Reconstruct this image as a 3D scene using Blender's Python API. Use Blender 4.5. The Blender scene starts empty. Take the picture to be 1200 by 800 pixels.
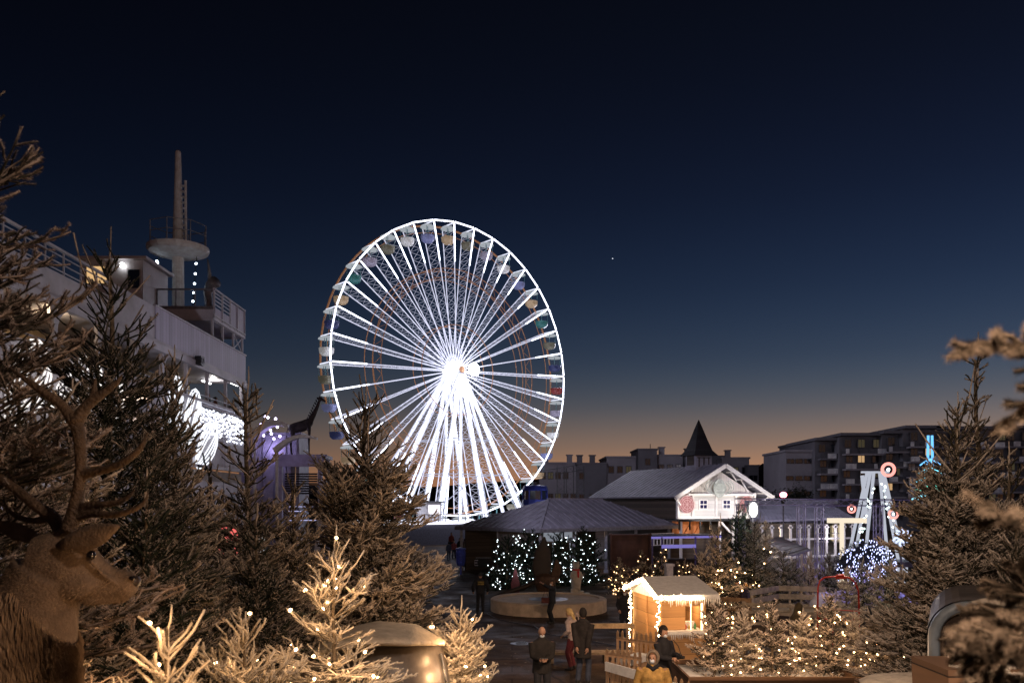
import bpy, bmesh, math, random
import numpy as np
from mathutils import Vector, Matrix
PI = math.pi
sc = bpy.context.scene
COL = sc.collection
EYE, HZ, FP = 4.8, 590.0, 1000.0

def at(px, py, Y):
    return Vector(((px-600)/FP*Y, Y, EYE+(HZ-py)/FP*Y))

def srgb(r, g, b):
    f = lambda c: (c/255/12.92) if c <= 10 else ((c/255+0.055)/1.055)**2.4
    return (f(r), f(g), f(b), 1.0)

# ---------------------------------------------------------------- materials
def newmat(name):
    m = bpy.data.materials.new(name); m.use_nodes = True
    nt = m.node_tree; nt.nodes.clear()
    out = nt.nodes.new('ShaderNodeOutputMaterial')
    return m, nt, out

def mat(name, c, rough=.7, var=.25, scale=6.0, metal=0.0, bump=0.0, c2=None, bscale=None, spec=.4, coords='Object'):
    m, nt, out = newmat(name)
    N = nt.nodes.new; L = nt.links.new
    b = N('ShaderNodeBsdfPrincipled'); L(b.outputs[0], out.inputs[0])
    tc = N('ShaderNodeTexCoord')
    nz = N('ShaderNodeTexNoise'); nz.inputs['Scale'].default_value = scale
    nz.inputs['Detail'].default_value = 6; nz.inputs['Roughness'].default_value = .65
    L(tc.outputs[coords], nz.inputs['Vector'])
    mx = N('ShaderNodeMix'); mx.data_type = 'RGBA'
    c = tuple(c)[:3]
    if c2 is None: c2 = tuple(x*(1-var*1.5) for x in c); c1 = tuple(min(1, x*(1+var)) for x in c)
    else: c1 = c; c2 = tuple(c2)[:3]
    cr = N('ShaderNodeMapRange'); cr.inputs['From Min'].default_value = .35; cr.inputs['From Max'].default_value = .65
    L(nz.outputs['Fac'], cr.inputs['Value']); L(cr.outputs[0], mx.inputs['Factor'])
    mx.inputs['A'].default_value = (*c2, 1); mx.inputs['B'].default_value = (*c1, 1)
    L(mx.outputs['Result'], b.inputs['Base Color'])
    b.inputs['Roughness'].default_value = rough; b.inputs['Metallic'].default_value = metal
    b.inputs['Specular IOR Level'].default_value = spec
    if bump:
        n2 = N('ShaderNodeTexNoise'); n2.inputs['Scale'].default_value = bscale or scale*4; n2.inputs['Detail'].default_value = 5
        L(tc.outputs[coords], n2.inputs['Vector'])
        bp = N('ShaderNodeBump'); bp.inputs['Strength'].default_value = bump; bp.inputs['Distance'].default_value = .02
        L(n2.outputs['Fac'], bp.inputs['Height']); L(bp.outputs[0], b.inputs['Normal'])
    return m

def emat(name, c, s, sample=False):
    m, nt, out = newmat(name)
    e = nt.nodes.new('ShaderNodeEmission'); e.inputs[0].default_value = (*tuple(c)[:3], 1); e.inputs[1].default_value = s
    nt.links.new(e.outputs[0], out.inputs[0])
    if not sample: m.cycles.emission_sampling = 'NONE'
    return m

def ledmat(name, c, s, scale, base=.15, thr=.5):
    """emission broken into small points, as in strings of lamps behind a diffuser"""
    m, nt, out = newmat(name)
    N = nt.nodes.new; L = nt.links.new
    tc = N('ShaderNodeTexCoord'); v = N('ShaderNodeTexVoronoi'); v.inputs['Scale'].default_value = scale
    L(tc.outputs['Object'], v.inputs['Vector'])
    mr = N('ShaderNodeMapRange'); mr.inputs['From Min'].default_value = thr; mr.inputs['From Max'].default_value = thr*.4
    mr.inputs['To Min'].default_value = base*s; mr.inputs['To Max'].default_value = s
    L(v.outputs['Distance'], mr.inputs['Value'])
    e = N('ShaderNodeEmission'); e.inputs[0].default_value = (*c, 1); L(mr.outputs[0], e.inputs[1]); L(e.outputs[0], out.inputs[0])
    m.cycles.emission_sampling = 'NONE'
    return m

def plankmat(name, c, pitch=.15, axis=2, rough=.75, gap=.06, var=.3, dark=.25, spec=.3):
    """boards or corrugation: thin dark joints every `pitch` along one object axis, a tone per board and knots"""
    m, nt, out = newmat(name)
    N = nt.nodes.new; L = nt.links.new
    b = N('ShaderNodeBsdfPrincipled'); L(b.outputs[0], out.inputs[0])
    tc = N('ShaderNodeTexCoord'); sp = N('ShaderNodeSeparateXYZ'); L(tc.outputs['Object'], sp.inputs[0])
    d = N('ShaderNodeMath'); d.operation = 'DIVIDE'; d.inputs[1].default_value = pitch
    if axis == 3:
        ad = N('ShaderNodeMath'); ad.operation = 'ADD'; L(sp.outputs[0], ad.inputs[0]); L(sp.outputs[1], ad.inputs[1]); L(ad.outputs[0], d.inputs[0])
    else: L(sp.outputs[axis], d.inputs[0])
    fl = N('ShaderNodeMath'); fl.operation = 'FLOOR'; L(d.outputs[0], fl.inputs[0])
    fr = N('ShaderNodeMath'); fr.operation = 'FRACT'; L(d.outputs[0], fr.inputs[0])
    wn = N('ShaderNodeTexWhiteNoise'); wn.noise_dimensions = '1D'; L(fl.outputs[0], wn.inputs['W'])
    nz = N('ShaderNodeTexNoise'); nz.inputs['Scale'].default_value = 3; nz.inputs['Detail'].default_value = 8
    mp = N('ShaderNodeMapping'); st = [1, 1, 1]
    if axis == 2: st = [.5, .5, 8]
    elif axis != 3: st = [6, 6, .5]
    mp.inputs['Scale'].default_value = st
    L(tc.outputs['Object'], mp.inputs[0]); L(mp.outputs[0], nz.inputs['Vector'])
    a = N('ShaderNodeMath'); a.operation = 'ADD'; L(wn.outputs['Value'], a.inputs[0]); L(nz.outputs['Fac'], a.inputs[1])
    mr = N('ShaderNodeMapRange'); mr.inputs['From Min'].default_value = .4; mr.inputs['From Max'].default_value = 1.6
    mr.inputs['To Min'].default_value = 1-var; mr.inputs['To Max'].default_value = 1+var; L(a.outputs[0], mr.inputs['Value'])
    g = N('ShaderNodeMath'); g.operation = 'GREATER_THAN'; g.inputs[1].default_value = gap; L(fr.outputs[0], g.inputs[0])
    g2 = N('ShaderNodeMapRange'); g2.inputs['To Min'].default_value = dark; L(g.outputs[0], g2.inputs['Value'])
    mu = N('ShaderNodeMath'); mu.operation = 'MULTIPLY'; L(mr.outputs[0], mu.inputs[0]); L(g2.outputs[0], mu.inputs[1])
    cm = N('ShaderNodeVectorMath'); cm.operation = 'SCALE'; cm.inputs[0].default_value = tuple(c)[:3]; L(mu.outputs[0], cm.inputs['Scale'])
    L(cm.outputs[0], b.inputs['Base Color']); b.inputs['Roughness'].default_value = rough
    b.inputs['Specular IOR Level'].default_value = spec
    bp = N('ShaderNodeBump'); bp.inputs['Strength'].default_value = .5; bp.inputs['Distance'].default_value = .01
    L(mu.outputs[0], bp.inputs['Height']); L(bp.outputs[0], b.inputs['Normal'])
    return m

def firmat(name, frost, green, amount=.5):
    """needles: green inside, flocked where the 'frost' attribute and the upward side say so"""
    m, nt, out = newmat(name)
    N = nt.nodes.new; L = nt.links.new
    b = N('ShaderNodeBsdfPrincipled'); L(b.outputs[0], out.inputs[0])
    at_ = N('ShaderNodeAttribute'); at_.attribute_name = 'frost'
    ge = N('ShaderNodeNewGeometry'); sp = N('ShaderNodeSeparateXYZ'); L(ge.outputs['Normal'], sp.inputs[0])
    tc = N('ShaderNodeTexCoord')
    nz = N('ShaderNodeTexNoise'); nz.inputs['Scale'].default_value = 14; nz.inputs['Detail'].default_value = 4; L(tc.outputs['Object'], nz.inputs['Vector'])
    a = N('ShaderNodeMath'); a.operation = 'MULTIPLY_ADD'; a.inputs[1].default_value = .22; L(sp.outputs[2], a.inputs[0]); L(at_.outputs['Fac'], a.inputs[2])
    a2 = N('ShaderNodeMath'); a2.operation = 'MULTIPLY_ADD'; a2.inputs[1].default_value = .6; L(nz.outputs['Fac'], a2.inputs[0]); L(a.outputs[0], a2.inputs[2])
    mr = N('ShaderNodeMapRange'); mr.inputs['From Min'].default_value = 1.12-amount; mr.inputs['From Max'].default_value = 1.48-amount
    L(a2.outputs[0], mr.inputs['Value'])
    mx = N('ShaderNodeMix'); mx.data_type = 'RGBA'; mx.inputs['A'].default_value = (*green, 1); mx.inputs['B'].default_value = (*frost, 1)
    L(mr.outputs[0], mx.inputs['Factor']); L(mx.outputs['Result'], b.inputs['Base Color'])
    b.inputs['Roughness'].default_value = .9; b.inputs['Specular IOR Level'].default_value = .15
    return m

# ---------------------------------------------------------------- mesh builder
class MB:
    def __init__(s): s.v = []; s.f = []; s.mi = []; s.cur = 0
    def add(s, vs, fs):
        o = len(s.v); s.v += [tuple(p) for p in vs]; s.f += [tuple(i+o for i in f) for f in fs]; s.mi += [s.cur]*len(fs); return s
    def box(s, c, d, rz=0.0, M=None):
        x, y, z = d[0]/2, d[1]/2, d[2]/2
        ps = [Vector((i*x, j*y, k*z)) for k in (-1, 1) for j in (-1, 1) for i in (-1, 1)]
        R = Matrix.Rotation(rz, 3, 'Z') if M is None else M
        ps = [R@p+Vector(c) for p in ps]
        return s.add(ps, [(0, 2, 3, 1), (4, 5, 7, 6), (0, 1, 5, 4), (2, 6, 7, 3), (0, 4, 6, 2), (1, 3, 7, 5)])
    def bar(s, a, b, w, h=None, up=(0, 0, 1)):
        a, b = Vector(a), Vector(b); h = h or w; t = (b-a)
        L = t.length
        if L < 1e-6: return s
        t.normalize(); u = Vector(up)
        if abs(t.dot(u)) > .98: u = Vector((0, 1, 0))
        x = t.cross(u).normalized(); z = x.cross(t)
        M = Matrix((x, t, z)).transposed()
        return s.box((a+b)/2, (w, L, h), M=M)
    def tube(s, pts, r, n=6, cap=True, r2=None, ref=None):
        pts = [Vector(p) for p in pts]; K = len(pts)
        if not hasattr(r, '__len__'): r = [r]*K
        if r2 is None: r2 = r
        elif not hasattr(r2, '__len__'): r2 = [r2]*K
        vs = []; x = None
        for i, p in enumerate(pts):
            t = (pts[min(i+1, K-1)]-pts[max(i-1, 0)])
            t = t.normalized() if t.length > 1e-9 else Vector((0, 0, 1))
            if ref is not None:
                q = t.cross(Vector(ref)); x = q.normalized() if q.length > 1e-4 else (x or Vector((1, 0, 0)))
            elif x is None:
                q = t.cross(Vector((0, 1, 0)) if abs(t.y) < .9 else Vector((1, 0, 0))); x = q.normalized()
            else:
                x = (x-t*x.dot(t)).normalized()
            y = x.cross(t)
            for k in range(n):
                a = 2*PI*k/n; vs.append(p+x*math.cos(a)*r[i]+y*math.sin(a)*r2[i])
        fs = [(i*n+k, i*n+(k+1) % n, (i+1)*n+(k+1) % n, (i+1)*n+k) for i in range(K-1) for k in range(n)]
        if cap: fs += [tuple(range(n))[::-1], tuple((K-1)*n+k for k in range(n))]
        return s.add(vs, fs)
    def ball(s, c, r, n=8, m=6, sc_=(1, 1, 1), R=None):
        vs = []; c = Vector(c)
        for j in range(1, m):
            th = PI*j/m
            for k in range(n):
                a = 2*PI*k/n; p = Vector((math.sin(th)*math.cos(a)*r*sc_[0], math.sin(th)*math.sin(a)*r*sc_[1], math.cos(th)*r*sc_[2]))
                if R: p = R@p
                vs.append(c+p)
        t = Vector((0, 0, r*sc_[2])); t = R@t if R else t
        vs += [c+t, c-t]; T = len(vs)-2
        fs = [((j)*n+k, (j+1)*n+k, (j+1)*n+(k+1) % n, j*n+(k+1) % n) for j in range(m-2) for k in range(n)]
        fs += [(T, k, (k+1) % n) for k in range(n)] + [(T+1, (m-2)*n+(k+1) % n, (m-2)*n+k) for k in range(n)]
        return s.add(vs, fs)
    def lathe(s, prof, n=16, c=(0, 0, 0), cap=True):
        c = Vector(c); vs = [c+Vector((r*math.cos(2*PI*k/n), r*math.sin(2*PI*k/n), z)) for r, z in prof for k in range(n)]
        fs = [(i*n+k, i*n+(k+1) % n, (i+1)*n+(k+1) % n, (i+1)*n+k) for i in range(len(prof)-1) for k in range(n)]
        if cap: fs += [tuple(range(n))[::-1], tuple((len(prof)-1)*n+k for k in range(n))]
        return s.add(vs, fs)
    def poly(s, pts): return s.add(pts, [tuple(range(len(pts)))])
    def slab(s, pts, th, nrm):
        """flat polygon given thickness along nrm"""
        pts = [Vector(p) for p in pts]; nv = Vector(nrm)*th; n = len(pts)
        vs = pts+[p+nv for p in pts]
        return s.add(vs, [tuple(range(n))[::-1], tuple(range(n, 2*n))]+[(i, (i+1) % n, n+(i+1) % n, n+i) for i in range(n)])
    def mesh(s, name, mats, smooth=False):
        me = bpy.data.meshes.new(name); me.from_pydata(s.v, [], s.f)
        for m in (mats if isinstance(mats, (list, tuple)) else [mats]): me.materials.append(m)
        if any(s.mi): me.polygons.foreach_set('material_index', s.mi)
        if smooth: me.polygons.foreach_set('use_smooth', [True]*len(s.f))
        me.update(); return me
    def build(s, name, mats, parent=None, smooth=False, origin=None):
        """links ONE mesh object; points are world (or parent-local) coordinates"""
        if origin is not None:
            o = Vector(origin); s.v = [tuple(Vector(p)-o) for p in s.v]
        ob = bpy.data.objects.new(name, s.mesh(name, mats, smooth)); COL.objects.link(ob)
        if origin is not None: ob.location = origin
        if parent: ob.parent = parent
        return ob

def tag(o, label=None, cat=None, group=None, kind=None):
    if label: o['label'] = label
    if cat: o['category'] = cat
    if group: o['group'] = group
    if kind: o['kind'] = kind
    return o

def thing(name, label, cat, loc=(0, 0, 0), rz=0.0, group=None):
    o = bpy.data.objects.new(name, None); COL.objects.link(o); o.location = loc; o.rotation_euler = (0, 0, rz); o.empty_display_size = .2
    return tag(o, label, cat, group)

def dup(o, loc=None, rz=None, label=None, group=None, parent=None, scale=None):
    kids = [c for c in o.children]
    c = o.copy(); COL.objects.link(c)
    if parent: c.parent = parent
    if loc is not None: c.location = loc
    if rz is not None: c.rotation_euler = (0, 0, rz)
    if scale is not None: c.scale = (scale,)*3
    if label: c['label'] = label
    if group: c['group'] = group
    for k in kids: dup(k, parent=c)
    return c

def remesh(mb, voxel, smooth=3, mats=None, name='m'):
    me = mb.mesh('tmp', []) if False else bpy.data.meshes.new('tmp')
    me.from_pydata(mb.v, [], mb.f); me.update()
    ob = bpy.data.objects.new('tmp', me); COL.objects.link(ob)
    m = ob.modifiers.new('r', 'REMESH'); m.mode = 'VOXEL'; m.voxel_size = voxel; m.use_smooth_shade = True
    if smooth:
        q = ob.modifiers.new('s', 'SMOOTH'); q.iterations = smooth; q.factor = .5
    dg = bpy.context.evaluated_depsgraph_get(); dg.update()
    r = bpy.data.meshes.new_from_object(ob.evaluated_get(dg)); r.name = name
    bpy.data.objects.remove(ob); bpy.data.meshes.remove(me)
    r.materials.clear()
    for x in (mats if isinstance(mats, (list, tuple)) else [mats]): r.materials.append(x)
    return r

def npmesh(name, V, F, mats, attr=None, smooth=False):
    """V (n,3), F list of (m,k) int arrays"""
    me = bpy.data.meshes.new(name); nl = sum(f.size for f in F); nf = sum(len(f) for f in F)
    me.vertices.add(len(V)); me.vertices.foreach_set('co', np.asarray(V, np.float32).ravel())
    me.loops.add(nl); me.loops.foreach_set('vertex_index', np.concatenate([f.ravel() for f in F]).astype(np.int32))
    tot = np.concatenate([np.full(len(f), f.shape[1]) for f in F]).astype(np.int32)
    st = np.concatenate([[0], np.cumsum(tot)[:-1]]).astype(np.int32)
    me.polygons.add(nf); me.polygons.foreach_set('loop_start', st); me.polygons.foreach_set('loop_total', tot)
    if smooth: me.polygons.foreach_set('use_smooth', np.ones(nf, bool))
    for m in (mats if isinstance(mats, (list, tuple)) else [mats]): me.materials.append(m)
    if attr is not None:
        a = me.attributes.new('frost', 'FLOAT', 'POINT'); a.data.foreach_set('value', np.asarray(attr, np.float32))
    me.update(calc_edges=True); return me

# ---------------------------------------------------------------- conifers
def norm(a): return a/np.maximum(np.linalg.norm(a, axis=-1, keepdims=True), 1e-9)

def twig_mesh(name, P, R, frost, M, nlen, nwid, mats, rng, sides=4, bump=.25):
    """P (n,K,3) twig axes, R (n,K) radii, frost (n,) -> tubes + M needle triangles per twig"""
    n, K, _ = P.shape; R = R*.78; nlen = nlen*1.12; M = int(M*1.2)
    T = np.empty_like(P); T[:, 1:-1] = P[:, 2:]-P[:, :-2]; T[:, 0] = P[:, 1]-P[:, 0]; T[:, -1] = P[:, -1]-P[:, -2]; T = norm(T)
    ref = np.where(np.abs(T[:, :, 2:3]) < .9, np.array([0, 0, 1.]), np.array([1., 0, 0]))
    X = norm(np.cross(T, ref)); Y = np.cross(X, T)
    a = np.arange(sides)*2*PI/sides
    rr = R[:, :, None]*(1+bump*(rng.random((n, K, sides))-.5)*2)
    V = P[:, :, None, :]+X[:, :, None, :]*(np.cos(a)[None, None, :, None]*rr[..., None])+Y[:, :, None, :]*(np.sin(a)[None, None, :, None]*rr[..., None])
    V = V.reshape(-1, 3); base = (np.arange(n)*K*sides)[:, None, None]; i = np.arange(K-1)[None, :, None]*sides; k = np.arange(sides)[None, None, :]; k2 = (k+1) % sides
    F = np.stack([base+i+k, base+i+k2, base+i+sides+k2, base+i+sides+k], -1).reshape(-1, 4)
    cap = (base[:, 0, :]+(K-1)*sides+np.arange(sides)[None, :])
    fr = np.repeat(frost, K*sides)-.25+(rng.random(n*K*sides)-.5)*.2
    Fs = [F, cap]; Vs = [V]; As = [fr]; off = len(V)
    if M > 0:
        L = np.linalg.norm(P[:, -1]-P[:, 0], axis=1); cnt = M
        t = rng.random((n, cnt))*.999*(K-1); i0 = t.astype(int); w = (t-i0)[..., None]; idx = np.arange(n)[:, None]
        c = P[idx, i0]*(1-w)+P[idx, i0+1]*w; tt = T[idx, i0]; xx = X[idx, i0]; yy = Y[idx, i0]; r = R[idx, i0]
        ph = rng.random((n, cnt, 1))*2*PI; d = xx*np.cos(ph)+yy*np.sin(ph); s = -xx*np.sin(ph)+yy*np.cos(ph)
        b0 = c+d*r[..., None]*.6; nl = nlen*(.6+.8*rng.random((n, cnt, 1)))
        tip = b0+(d*.95+tt*.5)*nl+np.array([0, 0, -.1])*nl
        W = s*(nwid*.5)
        NV = np.stack([b0-W, b0+W, tip+W*.35], 2).reshape(-1, 3)
        NF = (off+np.arange(n*cnt*3)).reshape(-1, 3)
        f2 = np.repeat(np.repeat(frost, cnt)+(rng.random(n*cnt)-.5)*.9, 3)
        Vs.append(NV); Fs.append(NF); As.append(f2)
    return npmesh(name, np.concatenate(Vs), Fs, mats, np.concatenate(As))

def conifer_twigs(H, R, seed, whorl=.16, nb=(5, 7), step=.1, angle=(0.0, 60.0), top=.98, low=.04, power=.75, curl=.35, third=True, sparse=.8,
                  tr=.010, sub=.5, jit=.5, lead=0):
    rng = np.random.default_rng(seed); P = []; Rr = []; Fr = []
    def poly(p0, d, L, r, up, fr):
        s = np.array([0, .33, .67, 1.0])[:, None]*L
        q = p0+d*s+np.array([0, 0, 1.0])*(up*(s**2)/max(L, 1e-3))
        q = q+(rng.random((4, 3))-.5)*L*.12*np.array([0, 1, 1, 1])[:, None]
        P.append(q); Rr.append(np.array([r, r*1.05, r, r*.82])); Fr.append(fr); return q
    h = low*H
    while h < top*H:
        u = h/H; Lm = R*(1-u)**power+.05*R
        thin = u > sparse; ang = math.radians(angle[0]+(angle[1]-angle[0])*u**1.6)
        k0 = rng.random()*2*PI; n = rng.integers(nb[0], nb[1]+1) if not thin else rng.integers(3, 6)
        for b in range(n):
            az = k0+2*PI*b/n+(rng.random()-.5)*.7; L = Lm*(.5+.7*rng.random()); a = ang+(rng.random()-.5)*jit
            d = np.array([math.cos(az)*math.cos(a), math.sin(az)*math.cos(a), math.sin(a)])
            side = norm(np.cross(d, [0, 0, 1.0])); p0 = np.array([0, 0, h+(rng.random()-.5)*whorl*.5])
            br = max(tr*1.0, .013*L+tr*.4)
            nseg = 3; prev = p0; cu = curl*(.3+rng.random())*(.4 if u > .8 else 1)
            f = lambda s: p0+d*s+np.array([0, 0, 1.0])*(cu*.35*s*s/max(L, .01))+side*(.09*L*(math.sin(3.5*s/max(L, .01)+b)-math.sin(b)))
            ss = np.linspace(0, L, 7)
            P.append(np.array([f(x) for x in ss[:4]])); Rr.append(np.array([br*1.2, br*1.1, br, br*.95])); Fr.append(.15+.2*u)
            P.append(np.array([f(x) for x in ss[3:]])); Rr.append(np.array([br*.95, br*.9, br*.85, br*.7])); Fr.append(.5+.3*rng.random())
            s = L*.22+step*.5*rng.random(); sg = 1
            while s < L*.97:
                q0 = f(s); l2 = (sub*(L-s)+.07*R+.03)*(.6+.6*rng.random()); sg = -sg
                c2 = .75+.3*rng.random(); d2 = norm(d*c2+side*sg*(.8)+np.array([0, 0, 1.0])*(.12+.8*(rng.random()-.35)))
                rel = s/L; fr = .15+.55*rel+.2*(rng.random()-.5)
                q = poly(q0, d2, l2, tr, curl*(.2+.5*rng.random()), fr)
                if third and not thin and l2 > step*1.4:
                    s3 = step*.6; g3 = 1
                    while s3 < l2*.92:
                        w = s3/l2*3; i0 = min(int(w), 2); q3 = q[i0]*(1-w+i0)+q[i0+1]*(w-i0); g3 = -g3
                        sd = norm(np.cross(d2, [0, 0, 1.0])); d3 = norm(d2*.8+sd*g3*.7+np.array([0, 0, 1.0])*(.9*(rng.random()-.3)))
                        poly(q3, d3, (.42*(l2-s3)+.03+.03*R)*(.6+.7*rng.random()), tr*.85, curl*.5*rng.random(), fr+.12); s3 += step*.8*(.7+.6*rng.random())
                s += step*.55*(.7+.6*rng.random())*(1.8 if thin else 1)
        h += whorl*(.7+.6*rng.random())*(1.0 if u < sparse else 1.15)
    # leader and whatever upright shoots the top has
    P.append(np.array([[0, 0, H*top*.93], [0, 0, H*.97], [.01, 0, H*.99], [.01, .01, H*1.03]])); Rr.append(np.array([tr*1.1]*3+[tr*.7])); Fr.append(.8)
    for i in range(lead):
        az = rng.random()*6.28; a = math.radians(30+25*rng.random()); l = R*(.22+.3*rng.random()); hh = H*(.80+.14*rng.random())
        poly(np.array([0, 0, hh]), np.array([math.cos(az)*math.cos(a), math.sin(az)*math.cos(a), math.sin(a)]), l, tr*1.15, .55*l, .8)
    return np.array(P), np.array(Rr), np.array(Fr), rng

def conifer(name, label, loc, H, R, seed, mats, M=16, nlen=.014, nwid=.006, group=None, rz=0.0, lean=(0, 0), tmat=None, sides=4, cat='tree', **kw):
    P, Rr, Fr, rng = conifer_twigs(H, R, seed, **kw)
    root = thing(name, label, cat, loc, rz, group); root.rotation_euler = (lean[0], lean[1], rz)
    me = twig_mesh('crown', P, Rr, Fr, M, nlen, nwid, mats, rng, sides)
    cr = bpy.data.objects.new('crown', me); COL.objects.link(cr); cr.parent = root
    t = MB(); K = 9; tr0 = .012*H+kw.get('tr', .01)
    t.tube([(.012*H*math.sin(i*1.3+seed)*(i/K)*.6, .012*H*math.cos(i*1.7+seed)*(i/K)*.6, H*.97*i/(K-1)) for i in range(K)], [tr0*(1-.8*i/(K-1)) for i in range(K)], 7)
    t.build('trunk', tmat or MAT['bark'], root, smooth=True)
    root['_n'] = len(P)
    return root, P

def bulbs_on(P, root, name, label, n, m, r=.01, seed=1, hmin=0.0, hmax=1e9, wire=True, group=None, lens=None, cat='string lights', outer=0.0, wmat=None):
    """a string of small lamps laid over a tree: n bulbs as children, and the wire that joins them"""
    rng = random.Random(seed); c = [p for p in P if hmin < p[2][2] < hmax and (p[2][0]**2+p[2][1]**2)**.5 >= outer*1.0]
    rng.shuffle(c); pts = []
    if c:   # spread over the height, not just over the twig-rich foot
        z0, z1 = min(p[2][2] for p in c), max(p[2][2] for p in c); bins = [[] for _ in range(10)]
        for p in c: bins[min(9, int((p[2][2]-z0)/(z1-z0+1e-6)*10))].append(p)
        ordr = []; wts = [10, 10, 9, 8, 7, 6, 5, 4, 3, 2]
        for _ in range(len(c)):
            k = rng.choices(range(10), wts)[0]
            if bins[k]: ordr.append(bins[k].pop())
            if len(ordr) > n*6: break
        c = ordr
    mind = r*4
    M4 = Matrix.LocRotScale(root.location, root.rotation_euler, None)
    for p in c:
        q = M4@Vector(p[2]+np.array([0, 0, r*1.2]))
        if all((q-o).length > mind for o in pts): pts.append(q)
        if len(pts) >= n: break
    th = thing(name, label, cat, root.location, 0, group)
    b = MB(); b.ball((0, 0, 0), r, 6, 5, (1, 1, 1.3)); me = b.mesh('bulb', m)
    o0 = Vector(root.location)
    for i, q in enumerate(pts):
        o = bpy.data.objects.new('bulb', me); COL.objects.link(o); o.parent = th; o.location = q-o0; o.rotation_euler = (rng.random()*3, rng.random()*3, 0)
    if wire and len(pts) > 1:
        pts.sort(key=lambda q: (round(q.z*3/ max(.2, r*20)), math.atan2(q.y-o0.y, q.x-o0.x)))
        w = MB()
        for a, c_ in zip(pts, pts[1:]):
            far = (a-c_).length > .9*max(.5, 30*r); mid = (a+c_)/2-o0+Vector((0, 0, -.03))
            if far: mid = Vector((0, 0, mid.z))   # long jumps go round the trunk
            w.tube([a-o0, mid, c_-o0], max(.0012, r*.13), 3, cap=False)
        if w.v: w.build('wire', wmat or MAT['wire'], th)
    return th, pts

def lamp(name, loc, color, power, radius=.1, kind='POINT', target=None, angle=60, blend=.5):
    d = bpy.data.lights.new(name, kind); d.color = color; d.energy = power
    d.shadow_soft_size = radius
    o = bpy.data.objects.new(name, d); COL.objects.link(o); o.location = loc
    if kind == 'SPOT':
        d.spot_size = math.radians(angle); d.spot_blend = blend
        o.rotation_euler = (Vector(target)-Vector(loc)).to_track_quat('-Z', 'Y').to_euler()
    return o

MAT = {}
MAT['bark'] = mat('bark', (.16, .12, .08), .95, .4, 30, bump=.8)
MAT['wire'] = mat('cable_rubber', (.02, .035, .02), .6)
# fir tones: frosted sandy (near, warm), dark green, silver
MAT['fir_warm'] = firmat('flocked_needles', (.60, .50, .41), (.035, .032, .02), .66)
MAT['fir_dark'] = firmat('dark_needles', (.50, .41, .34), (.018, .022, .015), .47)
MAT['fir_white'] = firmat('heavily_flocked_needles', (.62, .54, .44), (.14, .11, .08), .9)
MAT['fir_silver'] = firmat('silver_needles', (.42, .40, .34), (.03, .035, .025), .66)
MAT['fir_green'] = firmat('green_needles', (.10, .12, .08), (.012, .022, .016), .3)
MAT['blackmetal'] = mat('black_metal', (.02, .02, .022), .45)
MAT['greymetal'] = mat('grey_metal', (.18, .18, .2), .45, metal=.3)
MAT['whitepaint'] = mat('weathered_white_paint', (.62, .6, .62), .5, .12, 4, bump=.15)
MAT['snow'] = mat('snow', (.75, .74, .72), .8, .08, 8, bump=.4, bscale=30)
MAT['asphalt'] = mat('asphalt', (.060, .043, .034), .7, .45, .55, bump=.5, bscale=60, coords='Object')
MAT['bulb_warm'] = emat('warm_bulb', (1.0, .62, .28), 26)
MAT['bulb_cool'] = emat('cool_bulb', (.75, .88, 1.0), 9)
MAT['bulb_dim'] = emat('amber_bulb', (1.0, .6, .28), 6)
MAT['led'] = emat('white_led', (.86, .88, 1.0), 3.2)
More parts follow.
